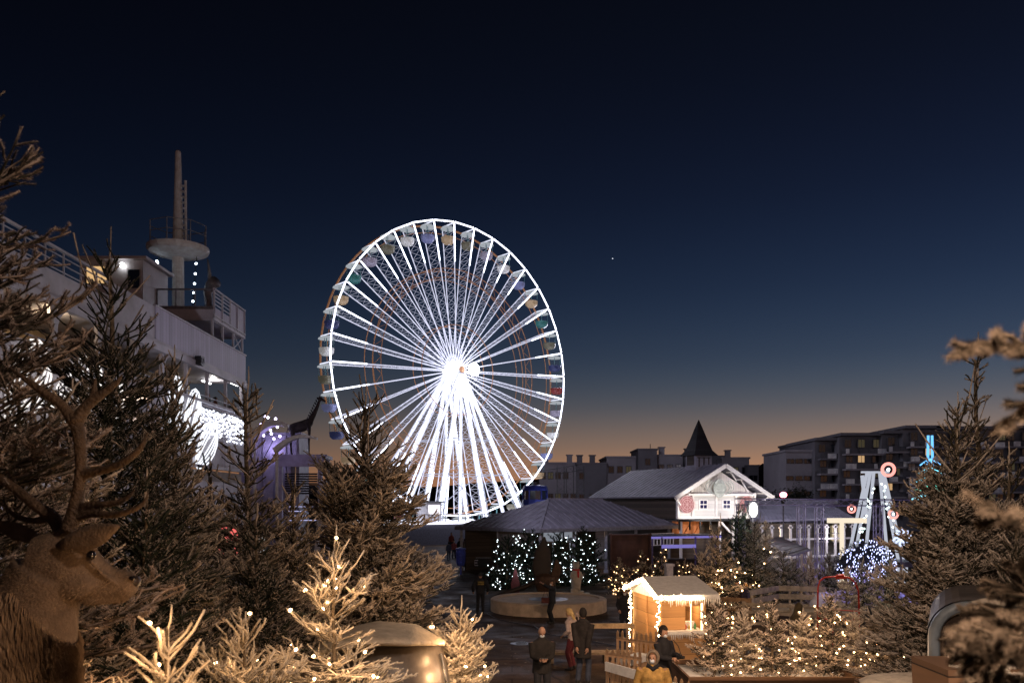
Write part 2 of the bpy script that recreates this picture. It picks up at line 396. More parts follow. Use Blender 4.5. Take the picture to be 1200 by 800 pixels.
def groundmat():
    m, nt, out = newmat('worn_asphalt'); N = nt.nodes.new; L = nt.links.new
    b = N('ShaderNodeBsdfPrincipled'); L(b.outputs[0], out.inputs[0]); tc = N('ShaderNodeTexCoord')
    def noise(s, d=6, r=.6):
        n = N('ShaderNodeTexNoise'); n.inputs['Scale'].default_value = s; n.inputs['Detail'].default_value = d; n.inputs['Roughness'].default_value = r; L(tc.outputs['Object'], n.inputs['Vector']); return n.outputs['Fac']
    def mapr(x, a0, a1, b0, b1):
        n = N('ShaderNodeMapRange'); L(x, n.inputs['Value'])
        for k, v in zip(('From Min', 'From Max', 'To Min', 'To Max'), (a0, a1, b0, b1)): n.inputs[k].default_value = v
        return n.outputs[0]
    def mul(x, y):
        n = N('ShaderNodeMath'); n.operation = 'MULTIPLY'; L(x, n.inputs[0]); L(y, n.inputs[1]); return n.outputs[0]
    big = mapr(noise(.22, 4), .35, .65, .5, 1.35); mid = mapr(noise(1.6, 8, .7), .3, .7, .6, 1.4); fine = mapr(noise(40, 3), .3, .7, .75, 1.25)
    v = N('ShaderNodeTexVoronoi'); v.feature = 'DISTANCE_TO_EDGE'; v.inputs['Scale'].default_value = .33
    nz = N('ShaderNodeTexNoise'); nz.inputs['Scale'].default_value = 1.1; L(tc.outputs['Object'], nz.inputs['Vector']); mx = N('ShaderNodeMix'); mx.data_type = 'VECTOR'; mx.inputs['Factor'].default_value = .25; L(tc.outputs['Object'], mx.inputs['A']); L(nz.outputs['Color'], mx.inputs['B']); L(mx.outputs['Result'], v.inputs['Vector'])
    crack = mapr(v.outputs['Distance'], .0, .018, .35, 1.0)
    br = N('ShaderNodeTexBrick'); br.inputs['Scale'].default_value = .28; br.inputs['Mortar Size'].default_value = .006; br.inputs['Color1'].default_value = (1, 1, 1, 1); br.inputs['Color2'].default_value = (.85, .85, .85, 1); br.inputs['Mortar'].default_value = (.55, .55, .55, 1); L(tc.outputs['Object'], br.inputs['Vector'])
    t = mul(mul(mul(mul(big, mid), fine), crack), br.outputs['Color'])
    s = N('ShaderNodeVectorMath'); s.operation = 'SCALE'; s.inputs[0].default_value = (.082, .055, .040); L(t, s.inputs['Scale']); L(s.outputs[0], b.inputs['Base Color'])
    L(mapr(noise(.7, 5), .42, .6, .9, .62), b.inputs['Roughness']); b.inputs['Specular IOR Level'].default_value = .08
    bp = N('ShaderNodeBump'); bp.inputs['Strength'].default_value = .5; bp.inputs['Distance'].default_value = .012; L(t, bp.inputs['Height']); L(bp.outputs[0], b.inputs['Normal'])
    return m
MAT['asphalt'] = groundmat()
# ---------------------------------------------------------------- camera, sky, light
cd = bpy.data.cameras.new('camera'); cam = bpy.data.objects.new('camera', cd); COL.objects.link(cam); sc.camera = cam
cam.location = (0, 0, EYE); cam.rotation_euler = (PI/2, 0, 0)
cd.sensor_width = 36; cd.lens = 30; cd.shift_y = (HZ-400)/1200; cd.clip_start = .05; cd.clip_end = 6000
cd.dof.use_dof = True; cd.dof.focus_distance = 14; cd.dof.aperture_fstop = 4.5
w = bpy.data.worlds.new('World'); sc.world = w; w.use_nodes = True
nt = w.node_tree; nt.nodes.clear(); N = nt.nodes.new; L = nt.links.new
wo = N('ShaderNodeOutputWorld'); bg = N('ShaderNodeBackground'); bg2 = N('ShaderNodeBackground'); ad = N('ShaderNodeAddShader')
tc = N('ShaderNodeTexCoord'); sp = N('ShaderNodeSeparateXYZ'); L(tc.outputs['Generated'], sp.inputs[0])
cr = N('ShaderNodeValToRGB'); cr.color_ramp.interpolation = 'B_SPLINE'
stops = [(0, (172, 110, 74)), (.03, (176, 126, 92)), (.065, (132, 110, 96)), (.11, (74, 81, 91)), (.165, (43, 57, 78)), (.24, (25, 38, 61)), (.33, (14, 22, 42)), (.44, (8, 12, 25)), (.56, (5, 7, 15)), (1, (3, 4, 9))]
el = cr.color_ramp.elements
while len(el) < len(stops): el.new(.5)
for e, (p, c) in zip(el, stops): e.position = p; e.color = srgb(*c)
L(sp.outputs[2], cr.inputs[0])
mr = N('ShaderNodeMapRange'); mr.inputs['From Min'].default_value = -.6; mr.inputs['From Max'].default_value = .55
mr.inputs['To Min'].default_value = .35; mr.inputs['To Max'].default_value = 1.3; L(sp.outputs[0], mr.inputs['Value'])
L(cr.outputs[0], bg.inputs[0]); L(mr.outputs[0], bg.inputs[1])
sky = N('ShaderNodeTexSky'); sky.sky_type = 'NISHITA'; sky.sun_disc = False; sky.sun_elevation = math.radians(-5); sky.sun_rotation = math.radians(25)
L(sky.outputs[0], bg2.inputs[0]); bg2.inputs[1].default_value = .05
L(bg.outputs[0], ad.inputs[0]); L(bg2.outputs[0], ad.inputs[1]); L(ad.outputs[0], wo.inputs[0])
sc.view_settings.view_transform = 'Standard'; sc.view_settings.look = 'None'; sc.view_settings.exposure = 0
cy = sc.cycles; cy.use_denoising = True; cy.max_bounces = 5; cy.diffuse_bounces = 2; cy.glossy_bounces = 2; cy.transmission_bounces = 4
cy.sample_clamp_indirect = 3; cy.caustics_reflective = False; cy.caustics_refractive = False
try: cy.denoiser = 'OPENIMAGEDENOISE'
except Exception: pass
sun = lamp('dusk_sun', (0, 0, 60), (1, .75, .6), .025, 0, 'SUN'); sun.data.angle = math.radians(5)
sun.rotation_euler = Vector((-.42, -.9, -.03)).to_track_quat('-Z', 'Y').to_euler()

# ---------------------------------------------------------------- ground
def sstep(a, b, x):
    t = min(1, max(0, (x-a)/(b-a))); return t*t*(3-2*t)
def gz(x, y):
    z = .4*(1-sstep(24, 34, y))
    return z+2.5*(1-sstep(4.5, 12, y)) + .01*math.sin(x*1.3)*math.cos(y*.9)
xs = sorted(set([-4000, -1500, -600, -300, -150, -100, -70, -50]+[i*1.0 for i in range(-40, 41)]+[50, 70, 100, 150, 300, 600, 1500, 4000]))
ys = sorted(set([-60, -30, -15]+[i*.75-8 for i in range(0, 80)]+[60, 80, 120, 200, 400, 800, 1600, 4500]))
g = MB(); g.add([(x, y, gz(x, y)) for y in ys for x in xs], [(j*len(xs)+i, j*len(xs)+i+1, (j+1)*len(xs)+i+1, (j+1)*len(xs)+i) for j in range(len(ys)-1) for i in range(len(xs)-1)])
tag(g.build('ground', MAT['asphalt'], smooth=True), kind='structure')

hm = mat('distant_hill', (.015, .014, .018), 1, .3, .02)
def ridge(name, Y, pts, thick=400):
    h = MB(); n = len(pts); vs = []
    for px, py in pts: p = at(px, py, Y); vs += [(p.x, Y, -5), (p.x, Y, p.z), (p.x, Y+thick, -5)]
    fs = [(3*i, 3*i+3, 3*i+4, 3*i+1) for i in range(n-1)]+[(3*i+1, 3*i+4, 3*i+5, 3*i+2) for i in range(n-1)]
    h.add(vs, fs); return tag(h.build(name, hm), kind='structure')
rg = random.Random(4)
pts = [(-900, 560), (200, 566), (500, 570), (640, 560), (760, 562), (850, 556), (880, 546), (895, 543), (905, 541), (920, 543), (945, 549), (1000, 556), (1150, 552), (1400, 560), (2200, 566)]
fine = []
for (a, b), (c, d) in zip(pts, pts[1:]):
    for k in range(8): t = k/8; fine.append((a+(c-a)*t, b+(d-b)*t+rg.uniform(-.8, .8)))
ridge('hills', 1900, fine)
fine = [(x, 572+3*math.sin(x*.05)+2.5*math.sin(x*.19)+rg.uniform(-1.5, 1.5)) for x in range(-600, 2000, 6)]
ridge('far_woods', 420, fine, 60)
st = MB(); st.ball((0, 0, 0), 1.6, 8, 6); o = st.build('star', emat('star_light', (.8, .85, 1), 1.5)); o.location = at(718, 303, 3000)
tag(o, kind='structure')

# ---------------------------------------------------------------- apartment blocks
wallA = mat('pale_render', (.34, .32, .36), .9, .12, .15, bump=.1)
wallB = mat('grey_render', (.18, .175, .20), .9, .12, .15, bump=.1)
wallC = mat('dark_render', (.12, .12, .14), .9, .15, .2)
winD = mat('dark_window_glass', (.012, .013, .02), .12, .2, 2, spec=.8)
winL = emat('lit_window_yellow', (1, .8, .45), .05)
winL2 = emat('lit_window_orange', (1, .62, .3), .55)
winB = mat('bluish_panel', (.8, .82, .95), .3, .3, .5)
def block(root, px0, px1, py0, Y, depth, wm, floors, cols, wpx=(5.5, 7.0), seed=0, lit=.1, roofbits=(), sub='wall'):
    """one volume of a building: wall box with the windows as parts"""
    a, b = at(px0, py0, Y), at(px1, py0, Y); rr = random.Random(seed)
    m = MB(); m.box(((a.x+b.x)/2, Y+depth/2, a.z/2), (b.x-a.x, depth, a.z)); m.box(((a.x+b.x)/2, Y+depth/2, a.z+.15), (b.x-a.x+.5, depth+.5, .4))
    for q in roofbits:
        p = at(q, py0, Y); m.box((p.x, Y+2, a.z+1), (1.2, 1.2, 2.0)); m.box((p.x, Y+2, a.z+2.1), (1.6, 1.6, .25))
    m.build(sub, wm, root)
    sx = Y/FP
    for r in range(floors):
        for c in range(cols):
            px = px0+(c+.5)*(px1-px0)/cols; py = py0+14+r*25
            if rr.random() < .12 or py > 596: continue
            p = at(px, py, Y); wmm = MB(); W, H = wpx[0]*sx, wpx[1]*sx
            wmm.cur = 0; wmm.box((p.x, Y-.02, p.z), (W+.3, .1, H+.3)); wmm.cur = 1; wmm.box((p.x, Y-.09, p.z), (W, .06, H)); wmm.cur = 0; wmm.box((p.x, Y-.14, p.z), (.1, .05, H))
            wmm.build('window', [wallC, winL if rr.random() < lit else winD], root)
lb = thing('apartment_building', 'long pale flat roofed apartment building behind the chalet, left of the pointed turret', 'building', (0, 0, 0))
block(lb, 632, 676, 543, 200, 14, wallA, 3, 5, seed=1, roofbits=(640, 668), lit=.3)
block(lb, 676, 711, 543.5, 198, 14, wallB, 3, 3, seed=2, roofbits=(680, 695), lit=.3)
block(lb, 711, 752, 536, 200, 16, wallA, 2, 4, seed=3)
block(lb, 748, 770, 527, 196, 12, wallB, 2, 1, seed=4)
block(lb, 770, 800, 534, 198, 16, wallA, 2, 3, seed=5, roofbits=(777,), lit=.2)
m = MB(); p = at(762, 520, 200); m.tube([(p.x, 200, p.z-4), (p.x, 200, p.z)], .08, 4); m.build('antenna', MAT['blackmetal'], lb)
lb2 = thing('apartment_building', 'pale stepped apartment block directly right of the chalet turret', 'building', (0, 0, 0))
block(lb2, 801, 848, 535, 215, 14, wallB, 2, 5, seed=6, roofbits=(807,), lit=.2)
block(lb2, 846, 878, 537, 210, 14, wallA, 2, 3, seed=7, roofbits=(855,))
block(lb2, 876, 889, 546, 208, 12, wallB, 2, 1, wpx=(9, 6), seed=8)

rb = thing('apartment_building', 'dark apartment block of stacked rounded balconies rising to the right behind the small white ride', 'building', (0, 0, 0))
block(rb, 921, 958, 529, 158, 14, wallA, 0, 0, seed=9)
block(rb, 940, 978, 519, 164, 14, wallC, 0, 0, seed=10)
rbr = random.Random(3)
steps = [(956, 985, 516, 156), (985, 1035, 510.5, 153), (1035, 1078, 508, 151), (1060, 1096, 502, 149), (1096, 1172, 503, 149), (1165, 1290, 502, 152)]
for k, (x0, x1, y0, Y) in enumerate(steps):
    a, b = at(x0, y0, Y), at(x1, y0, Y); m = MB(); m.box(((a.x+b.x)/2, Y+8, a.z/2), (b.x-a.x-.01, 15-.1*k, a.z)); m.box(((a.x+b.x)/2, Y+7, a.z+.2), (b.x-a.x+1, 17, .5)); m.build('wall', wallB, rb)
    for f in range(5):
        yy = y0+14+f*17.5
        if yy > 592: continue
        nb = max(1, int((x1-x0)/13)); z = at(0, yy+4, Y).z; H = 7*Y/FP
        slab_ = MB(); slab_.cur = 0
        slab_.box(((a.x+b.x)/2, Y-.9, z-H*.62), (b.x-a.x-.6, 1.8, .3)); slab_.cur = 1
        xx = x0+2
        while xx < x1-3:
            w_ = rbr.choice([4, 6, 8, 10]); xe = min(xx+w_, x1-1); p, q = at(xx, yy, Y), at(xe, yy, Y)
            slab_.cur = 1 if rbr.random() < .62 else 2
            slab_.box(((p.x+q.x)/2, Y-1.75+rbr.random()*.1, z-H*.1), (q.x-p.x, .08, H*.85)); xx = xe+rbr.choice([.3, .3, 2])
        slab_.build('balcony', [wallB, mat('balcony_panel', (.09, .09, .11), .5), winB] if (k, f) == (0, 0) else [wallA, bpy.data.materials['balcony_panel'], winB], rb)
        for c in range(nb):
            px = x0+(c+.5)*(x1-x0)/nb+rbr.uniform(-2, 2); p = at(px, yy-5, Y); ww = MB(); ww.cur = 0; ww.box((p.x, Y-.03, p.z), (1.3, .1, 1.5)); ww.cur = 1; ww.box((p.x, Y-.1, p.z), (1.1, .06, 1.35)); ww.cur = 0; ww.box((p.x, Y-.15, p.z), (.07, .04, 1.35))
            ww.build('window', [wallC, winL2 if (k, f, c) in ((1, 1, 1), (4, 2, 3), (2, 3, 0), (3, 1, 1)) else (winL if rbr.random() < .12 else winD)], rb)
for px in range(926, 956, 10):
    for py in (540, 560, 578):
        p = at(px+rbr.uniform(-1, 1), py, 157.9); ww = MB(); ww.cur = 0; ww.box((p.x, 157.96, p.z), (1.4, .1, .9)); ww.cur = 1; ww.box((p.x, 157.89, p.z), (1.2, .06, .75)); ww.cur = 0; ww.box((p.x, 157.84, p.z), (.07, .04, .75)); ww.build('window', [wallC, winD], rb)

lamp('block_fill', (10, 140, 30), (.85, .82, 1), 15000, 4); lamp('block_fill', (62, 95, 22), (.8, .82, 1), 3600, 4); lamp('block_fill', (84, 122, 9), (.75, .8, 1), 900, 3)  # unseen lamps added to brighten the apartment fronts
# ---------------------------------------------------------------- Ferris wheel
R_, HUBZ = 18.75, 22.05
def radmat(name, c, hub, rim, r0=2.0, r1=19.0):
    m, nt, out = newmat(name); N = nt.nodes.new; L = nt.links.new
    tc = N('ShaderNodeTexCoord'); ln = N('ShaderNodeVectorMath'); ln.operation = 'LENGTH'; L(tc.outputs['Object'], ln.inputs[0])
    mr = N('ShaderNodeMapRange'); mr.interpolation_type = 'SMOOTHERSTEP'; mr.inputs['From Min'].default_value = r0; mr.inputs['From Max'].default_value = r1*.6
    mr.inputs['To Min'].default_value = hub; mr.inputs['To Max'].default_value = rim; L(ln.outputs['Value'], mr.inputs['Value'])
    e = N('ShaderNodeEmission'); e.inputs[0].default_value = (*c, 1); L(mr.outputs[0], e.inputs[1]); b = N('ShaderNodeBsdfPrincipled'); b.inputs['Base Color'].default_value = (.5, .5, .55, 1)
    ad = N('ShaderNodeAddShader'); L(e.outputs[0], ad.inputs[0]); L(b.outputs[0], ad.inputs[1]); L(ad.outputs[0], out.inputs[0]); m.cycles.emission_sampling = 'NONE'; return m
mspoke = radmat('white_steel_glow', (.76, .79, 1.0), 1.0, .75)  # floodlight on the spokes is painted as emission, brightest near the hub
mfine = radmat('thin_steel_glow', (.72, .76, 1.0), .5, .34)  # same painted emission in place of floodlight on the thin lattice
mrimled = emat('rim_led_tube', (.80, .84, 1.0), 5.0)
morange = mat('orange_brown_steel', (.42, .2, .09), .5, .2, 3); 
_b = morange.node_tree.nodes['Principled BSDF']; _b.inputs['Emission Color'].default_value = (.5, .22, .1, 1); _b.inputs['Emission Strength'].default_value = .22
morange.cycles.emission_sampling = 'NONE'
wheel = thing('ferris_wheel', 'tall ferris wheel glowing white with its rim, spokes and legs outlined in light', 'ferris wheel', (-6.7-.83, 110+.93, 0), math.radians(41.6))
def wp(r, a, y): return Vector((r*math.cos(a), y, r*math.sin(a)))
NS = 36; HZV = Vector((0, 0, HUBZ))
def ring(r, y, rad, m, name, seg=72, n=5, gap=0.0):
    b = MB()
    for i in range(NS if gap else seg):
        k = NS if gap else seg; a0 = 2*PI*(i+gap)/k; a1 = 2*PI*(i+1-gap)/k
        b.tube([wp(r, a0, y), wp(r, a1, y)], rad, n, cap=bool(gap))
    o = b.build(name, m, wheel); o.location = HZV; return o
ring(R_, -1.25, .055, MAT['whitepaint'], 'rim')
ring(R_+.1, -1.32, .09, mrimled, 'rim_light_tube', gap=.035)
ring(R_-.05, 1.25, .13, morange, 'rim')
ring(R_-.9, 1.25, .05, morange, 'rim')
for rr, rd in ((.69, .055), (.63, .045), (.31, .05)):
    for y in (-.95, .95): ring(R_*rr, y, rd, morange, 'bracing_ring')
b = MB()
for i in range(NS):
    for rr, q in ((.69, .63),):
        b.bar(wp(R_*rr, 2*PI*i/NS, -.95), wp(R_*q, 2*PI*(i+.5)/NS, -.95), .04); b.bar(wp(R_*q, 2*PI*(i+.5)/NS, -.95), wp(R_*rr, 2*PI*(i+1)/NS, -.95), .04)
o = b.build('ring_lattice', morange, wheel); o.location = HZV
# one spoke along local +X, then copies turned about the axle
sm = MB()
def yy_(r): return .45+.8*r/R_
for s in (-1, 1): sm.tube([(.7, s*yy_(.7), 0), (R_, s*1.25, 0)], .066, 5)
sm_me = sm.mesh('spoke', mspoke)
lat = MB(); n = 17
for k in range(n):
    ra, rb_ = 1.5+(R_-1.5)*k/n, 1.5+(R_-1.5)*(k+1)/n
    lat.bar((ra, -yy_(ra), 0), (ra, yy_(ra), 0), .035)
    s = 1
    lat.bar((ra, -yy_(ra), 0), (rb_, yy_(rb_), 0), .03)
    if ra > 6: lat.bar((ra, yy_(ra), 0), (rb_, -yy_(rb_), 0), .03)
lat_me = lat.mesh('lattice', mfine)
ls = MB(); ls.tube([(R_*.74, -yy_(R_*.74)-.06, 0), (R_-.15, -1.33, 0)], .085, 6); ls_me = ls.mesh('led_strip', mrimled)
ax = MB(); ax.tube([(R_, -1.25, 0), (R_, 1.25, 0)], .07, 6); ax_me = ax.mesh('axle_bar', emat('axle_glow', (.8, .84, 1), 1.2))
tubcols = [('white', (.7, .7, .7)), ('teal', (.04, .16, .16)), ('periwinkle', (.2, .22, .42)), ('cream', (.5, .36, .22)), ('red', (.22, .04, .04)), ('navy', (.04, .05, .14)), ('lilac', (.3, .27, .36)), ('olive', (.16, .15, .11))]
tubm = []
for nme, c in tubcols:
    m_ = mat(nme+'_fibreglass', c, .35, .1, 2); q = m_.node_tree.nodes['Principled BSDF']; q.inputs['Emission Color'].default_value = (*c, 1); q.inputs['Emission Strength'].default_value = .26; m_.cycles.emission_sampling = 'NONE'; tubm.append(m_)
def tubmesh():
    b = MB(); b.lathe([(.05, -2.45), (.55, -2.42), (.82, -2.15), (.9, -1.6), (.84, -1.58), (.78, -1.7), (.5, -1.75), (.02, -1.75)], 16); return b
def canmesh():
    b = MB(); b.lathe([(.02, -.15), (.5, -.2), (.92, -.42), (.97, -.55), (.9, -.55), (.02, -.4)], 16); return b
def postmesh():
    b = MB()
    for k in range(4): a = PI/4+k*PI/2; b.tube([(.8*math.cos(a), .8*math.sin(a), -1.62), (.86*math.cos(a), .86*math.sin(a), -.5)], .035, 4)
    b.tube([(0, 0, -2.3), (0, 0, -.1)], .05, 5); b.lathe([(.3, -1.75), (.34, -1.7), (.3, -1.65)], 10); return b
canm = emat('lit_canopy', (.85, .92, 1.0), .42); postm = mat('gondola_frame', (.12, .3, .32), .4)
can_me, post_me = canmesh().mesh('canopy', canm, True), postmesh().mesh('frame', postm)
tub_me = [tubmesh().mesh('tub', t, True) for t in tubm]
def link(name, me, parent, loc=(0, 0, 0), rot=None):
    o = bpy.data.objects.new(name, me); COL.objects.link(o); o.parent = parent; o.location = loc
    if rot: o.rotation_euler = rot
    return o
order = [4, 5, 7, 1, 3, 2, 0, 6, 7, 3, 2, 0, 7, 6, 1, 3, 5, 0, 7, 2, 5, 3, 1, 6, 4, 5, 0, 2]
A0 = math.radians(3)
for i in range(NS):
    a = 2*PI*i/NS+A0
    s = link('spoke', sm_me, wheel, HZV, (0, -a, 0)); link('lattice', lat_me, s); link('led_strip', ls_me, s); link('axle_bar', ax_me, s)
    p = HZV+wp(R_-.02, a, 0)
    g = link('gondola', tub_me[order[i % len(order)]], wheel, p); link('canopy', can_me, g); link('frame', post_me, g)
for o in wheel.children:
    if o.name.split('.')[0] in ('rim', 'rim_light_tube', 'bracing_ring', 'ring_lattice'): o.rotation_euler = (0, -A0, 0)
h = MB(); h.cur = 0
for y0, y1, r in ((-1.1, 1.1, .75), (-1.6, -1.1, .5), (1.1, 1.9, .5)): h.tube([(0, y0, 0), (0, y1, 0)], r, 20)
for y in (-.5, .5): h.tube([(0, y-.06, 0), (0, y+.06, 0)], 1.15, 24)
h.cur = 1; h.tube([(0, -1.75, 0), (0, -1.6, 0)], .42, 16)
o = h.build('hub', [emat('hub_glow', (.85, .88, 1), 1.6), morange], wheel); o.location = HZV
f = MB(); f.lathe([(.02, 0), (.62, .02), (.8, .12), (.86, .3), (.5, .5)], 20); o = f.build('floodlight', emat('hub_floodlight', (.9, .92, 1), 30), wheel, smooth=True)
o.location = HZV+Vector((1.6, -1.9, .1)); o.rotation_euler = (PI/2, 0, 0)
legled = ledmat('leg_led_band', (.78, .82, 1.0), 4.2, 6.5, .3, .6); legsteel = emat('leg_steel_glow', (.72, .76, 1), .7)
for (tx, ty, w1) in ((7, -6, 1.15), (-7, -6, 1.15), (.3, -6.2, 1.15), (7, 6, 1.0), (-7, 6, 1.0), (-.5, 6.2, 1.0), (3.6, -6.1, .55), (-3.8, -6.1, .55), (3.2, 6.1, .5), (-12, 4, .55), (-11, -4, .55)):
    b = MB(); top = Vector((0, -1.5 if ty < 0 else 1.5, HUBZ)); bot = Vector((tx, ty, 2.5)); d = (bot-top); n = 26; side = Vector((1, 0, -d.x/d.z if abs(d.z) > 0 else 0)).normalized()
    b.cur = 0
    t0 = top+d*.03
    b.bar(t0, bot, w1*.55, .12, up=(0, -1, .2))
    b.cur = 1
    for s in (-1, 1): b.tube([top+side*s*.2, bot+side*s*w1*.5], .06, 4)
    for k in range(n):
        p, q = top+d*(k/n), top+d*((k+1)/n); wa, wb = .2+(w1*.5-.2)*k/n, .2+(w1*.5-.2)*(k+1)/n; s = 1 if k % 2 else -1
        b.bar(p+side*s*wa, q-side*s*wb, .05)
    b.cur = 0; b.box(bot, (w1+.3, w1+.2, .4))
    b.build('leg', [legled, legsteel], wheel)
b = MB()
for (x0, x1) in ((-7, .3), (.3, 7)):
    for z0, z1 in ((4.5, 8.5), (8.5, 4.5)): b.bar((x0*(1-(z0-2.5)/26), -5.6, z0), (x1*(1-(z1-2.5)/26), -5, z1), .08)
for z in (8.5, 13): 
    f_ = 1-(z-2.5)/19.7
    for s in (-1, 1): b.bar((-7*f_, s*(1.5+4.5*f_), z), (7*f_, s*(1.5+4.5*f_), z), .1)
    for s in (-1, 1): b.bar((s*7*f_, -(1.5+4.5*f_), z), (s*7*f_, (1.5+4.5*f_), z), .1)
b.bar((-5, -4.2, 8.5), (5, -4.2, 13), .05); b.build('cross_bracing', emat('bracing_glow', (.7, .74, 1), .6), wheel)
dk = MB(); dk.cur = 0; dk.box((0, 0, 1.2), (30, 15, 2.4)); dk.cur = 1; dk.box((0, -7.6, 2.52), (30.2, .25, .16)); dk.box((0, 0, 2.44), (29.6, 14.6, .1))
dk.cur = 2; 
for k in range(31): dk.box((-15+k, -7.4, 3.05), (.06, .06, 1.0))
dk.box((0, -7.4, 3.55), (30, .08, .08))
dk.build('platform', [mat('platform_skirt', (.1, .1, .13), .6), emat('platform_edge_light', (.85, .85, 1), 2.4), MAT['greymetal']], wheel)
bo = MB(); bo.cur = 0; bo.box((-8, -5.5, 3.7), (2.2, 2, 2.5)); bo.cur = 1; bo.box((-8, -5.5, 5.03), (2.7, 2.5, .16)); bo.cur = 2; bo.box((-8, -6.53, 4.1), (1.7, .08, 1.1)); 
bo.build('ticket_booth', [MAT['whitepaint'], MAT['greymetal'], emat('booth_light', (.95, .9, 1), 1.4)], wheel)
wl = wheel.location
lamp('wheel_light', (wl.x+6, wl.y-8, 20), (.78, .8, 1), 1600, 3)
lamp('wheel_base_light', (wl.x+6, wl.y-13, 8), (.78, .8, 1), 900, 3)
lamp('walkway_light', (-4.5, 68, 3.4), (.85, .88, 1), 90, .3)
# ---------------------------------------------------------------- the ship moored on the left
def sx(Y, off=0.0): return -14.7-.008*Y-off
shipm = mat('ship_white_plate', (.46, .44, .48), .5, .15, .8, bump=.1)
corr = plankmat('corrugated_screen', (.42, .39, .50), .32, 1, gap=.10, var=.16, dark=.6, rough=.5)
inner = plankmat('deckhouse_boards', (.42, .32, .2), .3, 2, gap=.05, var=.15)
deckm = mat('deck_underside', (.3, .27, .24), .7, .2, 1)
rust = mat('rust_streaked_mast_paint', (.5, .5, .5), .6, .1, 3.5, c2=(.36, .32, .3), bump=.2)
ship = thing('ship', 'large white moored ship with tiered promenade decks and a mast, along the left edge', 'ship', (sx(36), 36, 0))
so = Vector(ship.location)
def sb(name, m, mb, smooth=False):
    mb.v = [tuple(Vector(p)-so) for p in mb.v]; o = bpy.data.objects.new(name, mb.mesh(name, m, smooth)); COL.objects.link(o); o.parent = ship; return o
# hull below, promenade wall, decks
b = MB(); b.box((sx(32, 8.0), 31, 3.0), (15.4, 37, 5.9)); sb('hull', shipm, b)
b = MB(); b.box((sx(32, 5.2), 30, 6.2), (10, 35.6, .5)); sb('deck', deckm, b)
b = MB(); b.box((sx(24.0, .06), 24.2, 8.1), (.14, 24, 3.1)); b.box((sx(42, .06), 42.1, 8.1), (.14, 11.8, 3.1))
for Y in range(13, 49, 3): b.box((sx(Y, -.03), Y, 8.1), (.06, .12, 3.1))
b.box((sx(30, -.02), 30, 9.72), (.3, 36, .12)); b.box((sx(30, -.02), 30, 6.6), (.3, 36, .14)); sb('promenade_wall', shipm, b)
b = MB(); b.box((sx(30, 3.2), 30, 8.9), (.1, 35.8, 5.0)); sb('deckhouse_wall', inner, b)
b = MB(); b.box((sx(30, 1.7), 30, 11.62), (3.4, 36, .16)); b.box((sx(30, .0), 30, 11.4), (.16, 36.1, .3)); sb('deck', shipm, b)
for Y in [13, 16, 19, 22, 25, 28, 31, 34, 36.8, 39.6, 42.4, 45.2, 47.9]:
    b = MB(); b.box((sx(Y, .12), Y, 10.55), (.14, .16, 1.75))
    if Y < 37:   # curved knees on the near, older stretch
        for k in range(6):
            a = k/5*PI/2; b.bar((sx(Y, .12), Y+.08+.9*(1-math.cos(a)), 10.55+.9*math.sin(a)-.1), (sx(Y, .12), Y+.08+.9*(1-math.cos(a+PI/10)), 10.55+.9*math.sin(a+PI/10)-.1), .12)
    sb('post', shipm, b)
# plate seams, rivet lines, portholes and pipe runs on the side
b = MB()
for Y in np.arange(14, 47.5, 2.35): b.box((sx(Y, -.005), Y, 4.2), (.03, .035, 3.6))
for z in (3.4, 5.2): b.box((sx(30, -.012), 30, z), (.03, 35, .035))
b.box((sx(30, -.06), 30, 10.0), (.05, 35.6, .05)); sb('plate_seam', MAT['greymetal'], b)
for Y in np.arange(15, 47, 3.1):
    b = MB(); b.cur = 0; b.tube([(sx(Y, -.06), Y, 5.0), (sx(Y, .02), Y, 5.0)], .3, 14); b.cur = 1; b.tube([(sx(Y, -.075), Y, 5.0), (sx(Y, 0), Y, 5.0)], .22, 14); sb('porthole', [MAT['greymetal'], winD], b)
for Y in (34.2, 38.4, 44.5):
    b = MB(); b.tube([(sx(Y, -.1), Y, 6.6), (sx(Y, -.1), Y, 9.6)], .05, 6); sb('drain_pipe', shipm, b)
# screen of the upper deck, plain plate + open railing nearer
b = MB(); b.box((sx(42, .0), 41.95, 12.3), (.1, 12.1, 1.62)); sb('corrugated_screen', corr, b)
b = MB(); b.box((sx(42, -.01), 41.95, 13.13), (.16, 12.2, .07)); b.box((sx(42, -.01), 41.95, 11.5), (.18, 12.2, .1)); sb('screen_rail', shipm, b)
b = MB(); b.box((sx(33, .1), 33.8, 12.3), (.08, 4.2, 1.6)); b.box((sx(24, .1), 22, 11.95), (.08, 19.4, .9)); sb('bulwark_plate', shipm, b)
b = MB()
for Y in np.arange(12.5, 31.8, 1.15): b.box((sx(Y, .1), Y, 12.7), (.05, .05, 1.1))
for z in (12.5, 12.75, 13.0, 13.2): b.box((sx(22, .1), 22, z), (.045 if z < 13.2 else .1, 19.4, .03 if z < 13.2 else .08))
sb('railing', shipm, b)
b = MB(); b.box((sx(30, 5.6), 28, 12.6), (4.5, 26, 1.6)); b.box((sx(30, 5.4), 28, 13.45), (5.0, 27, .1)); sb('upper_deckhouse', shipm, b)
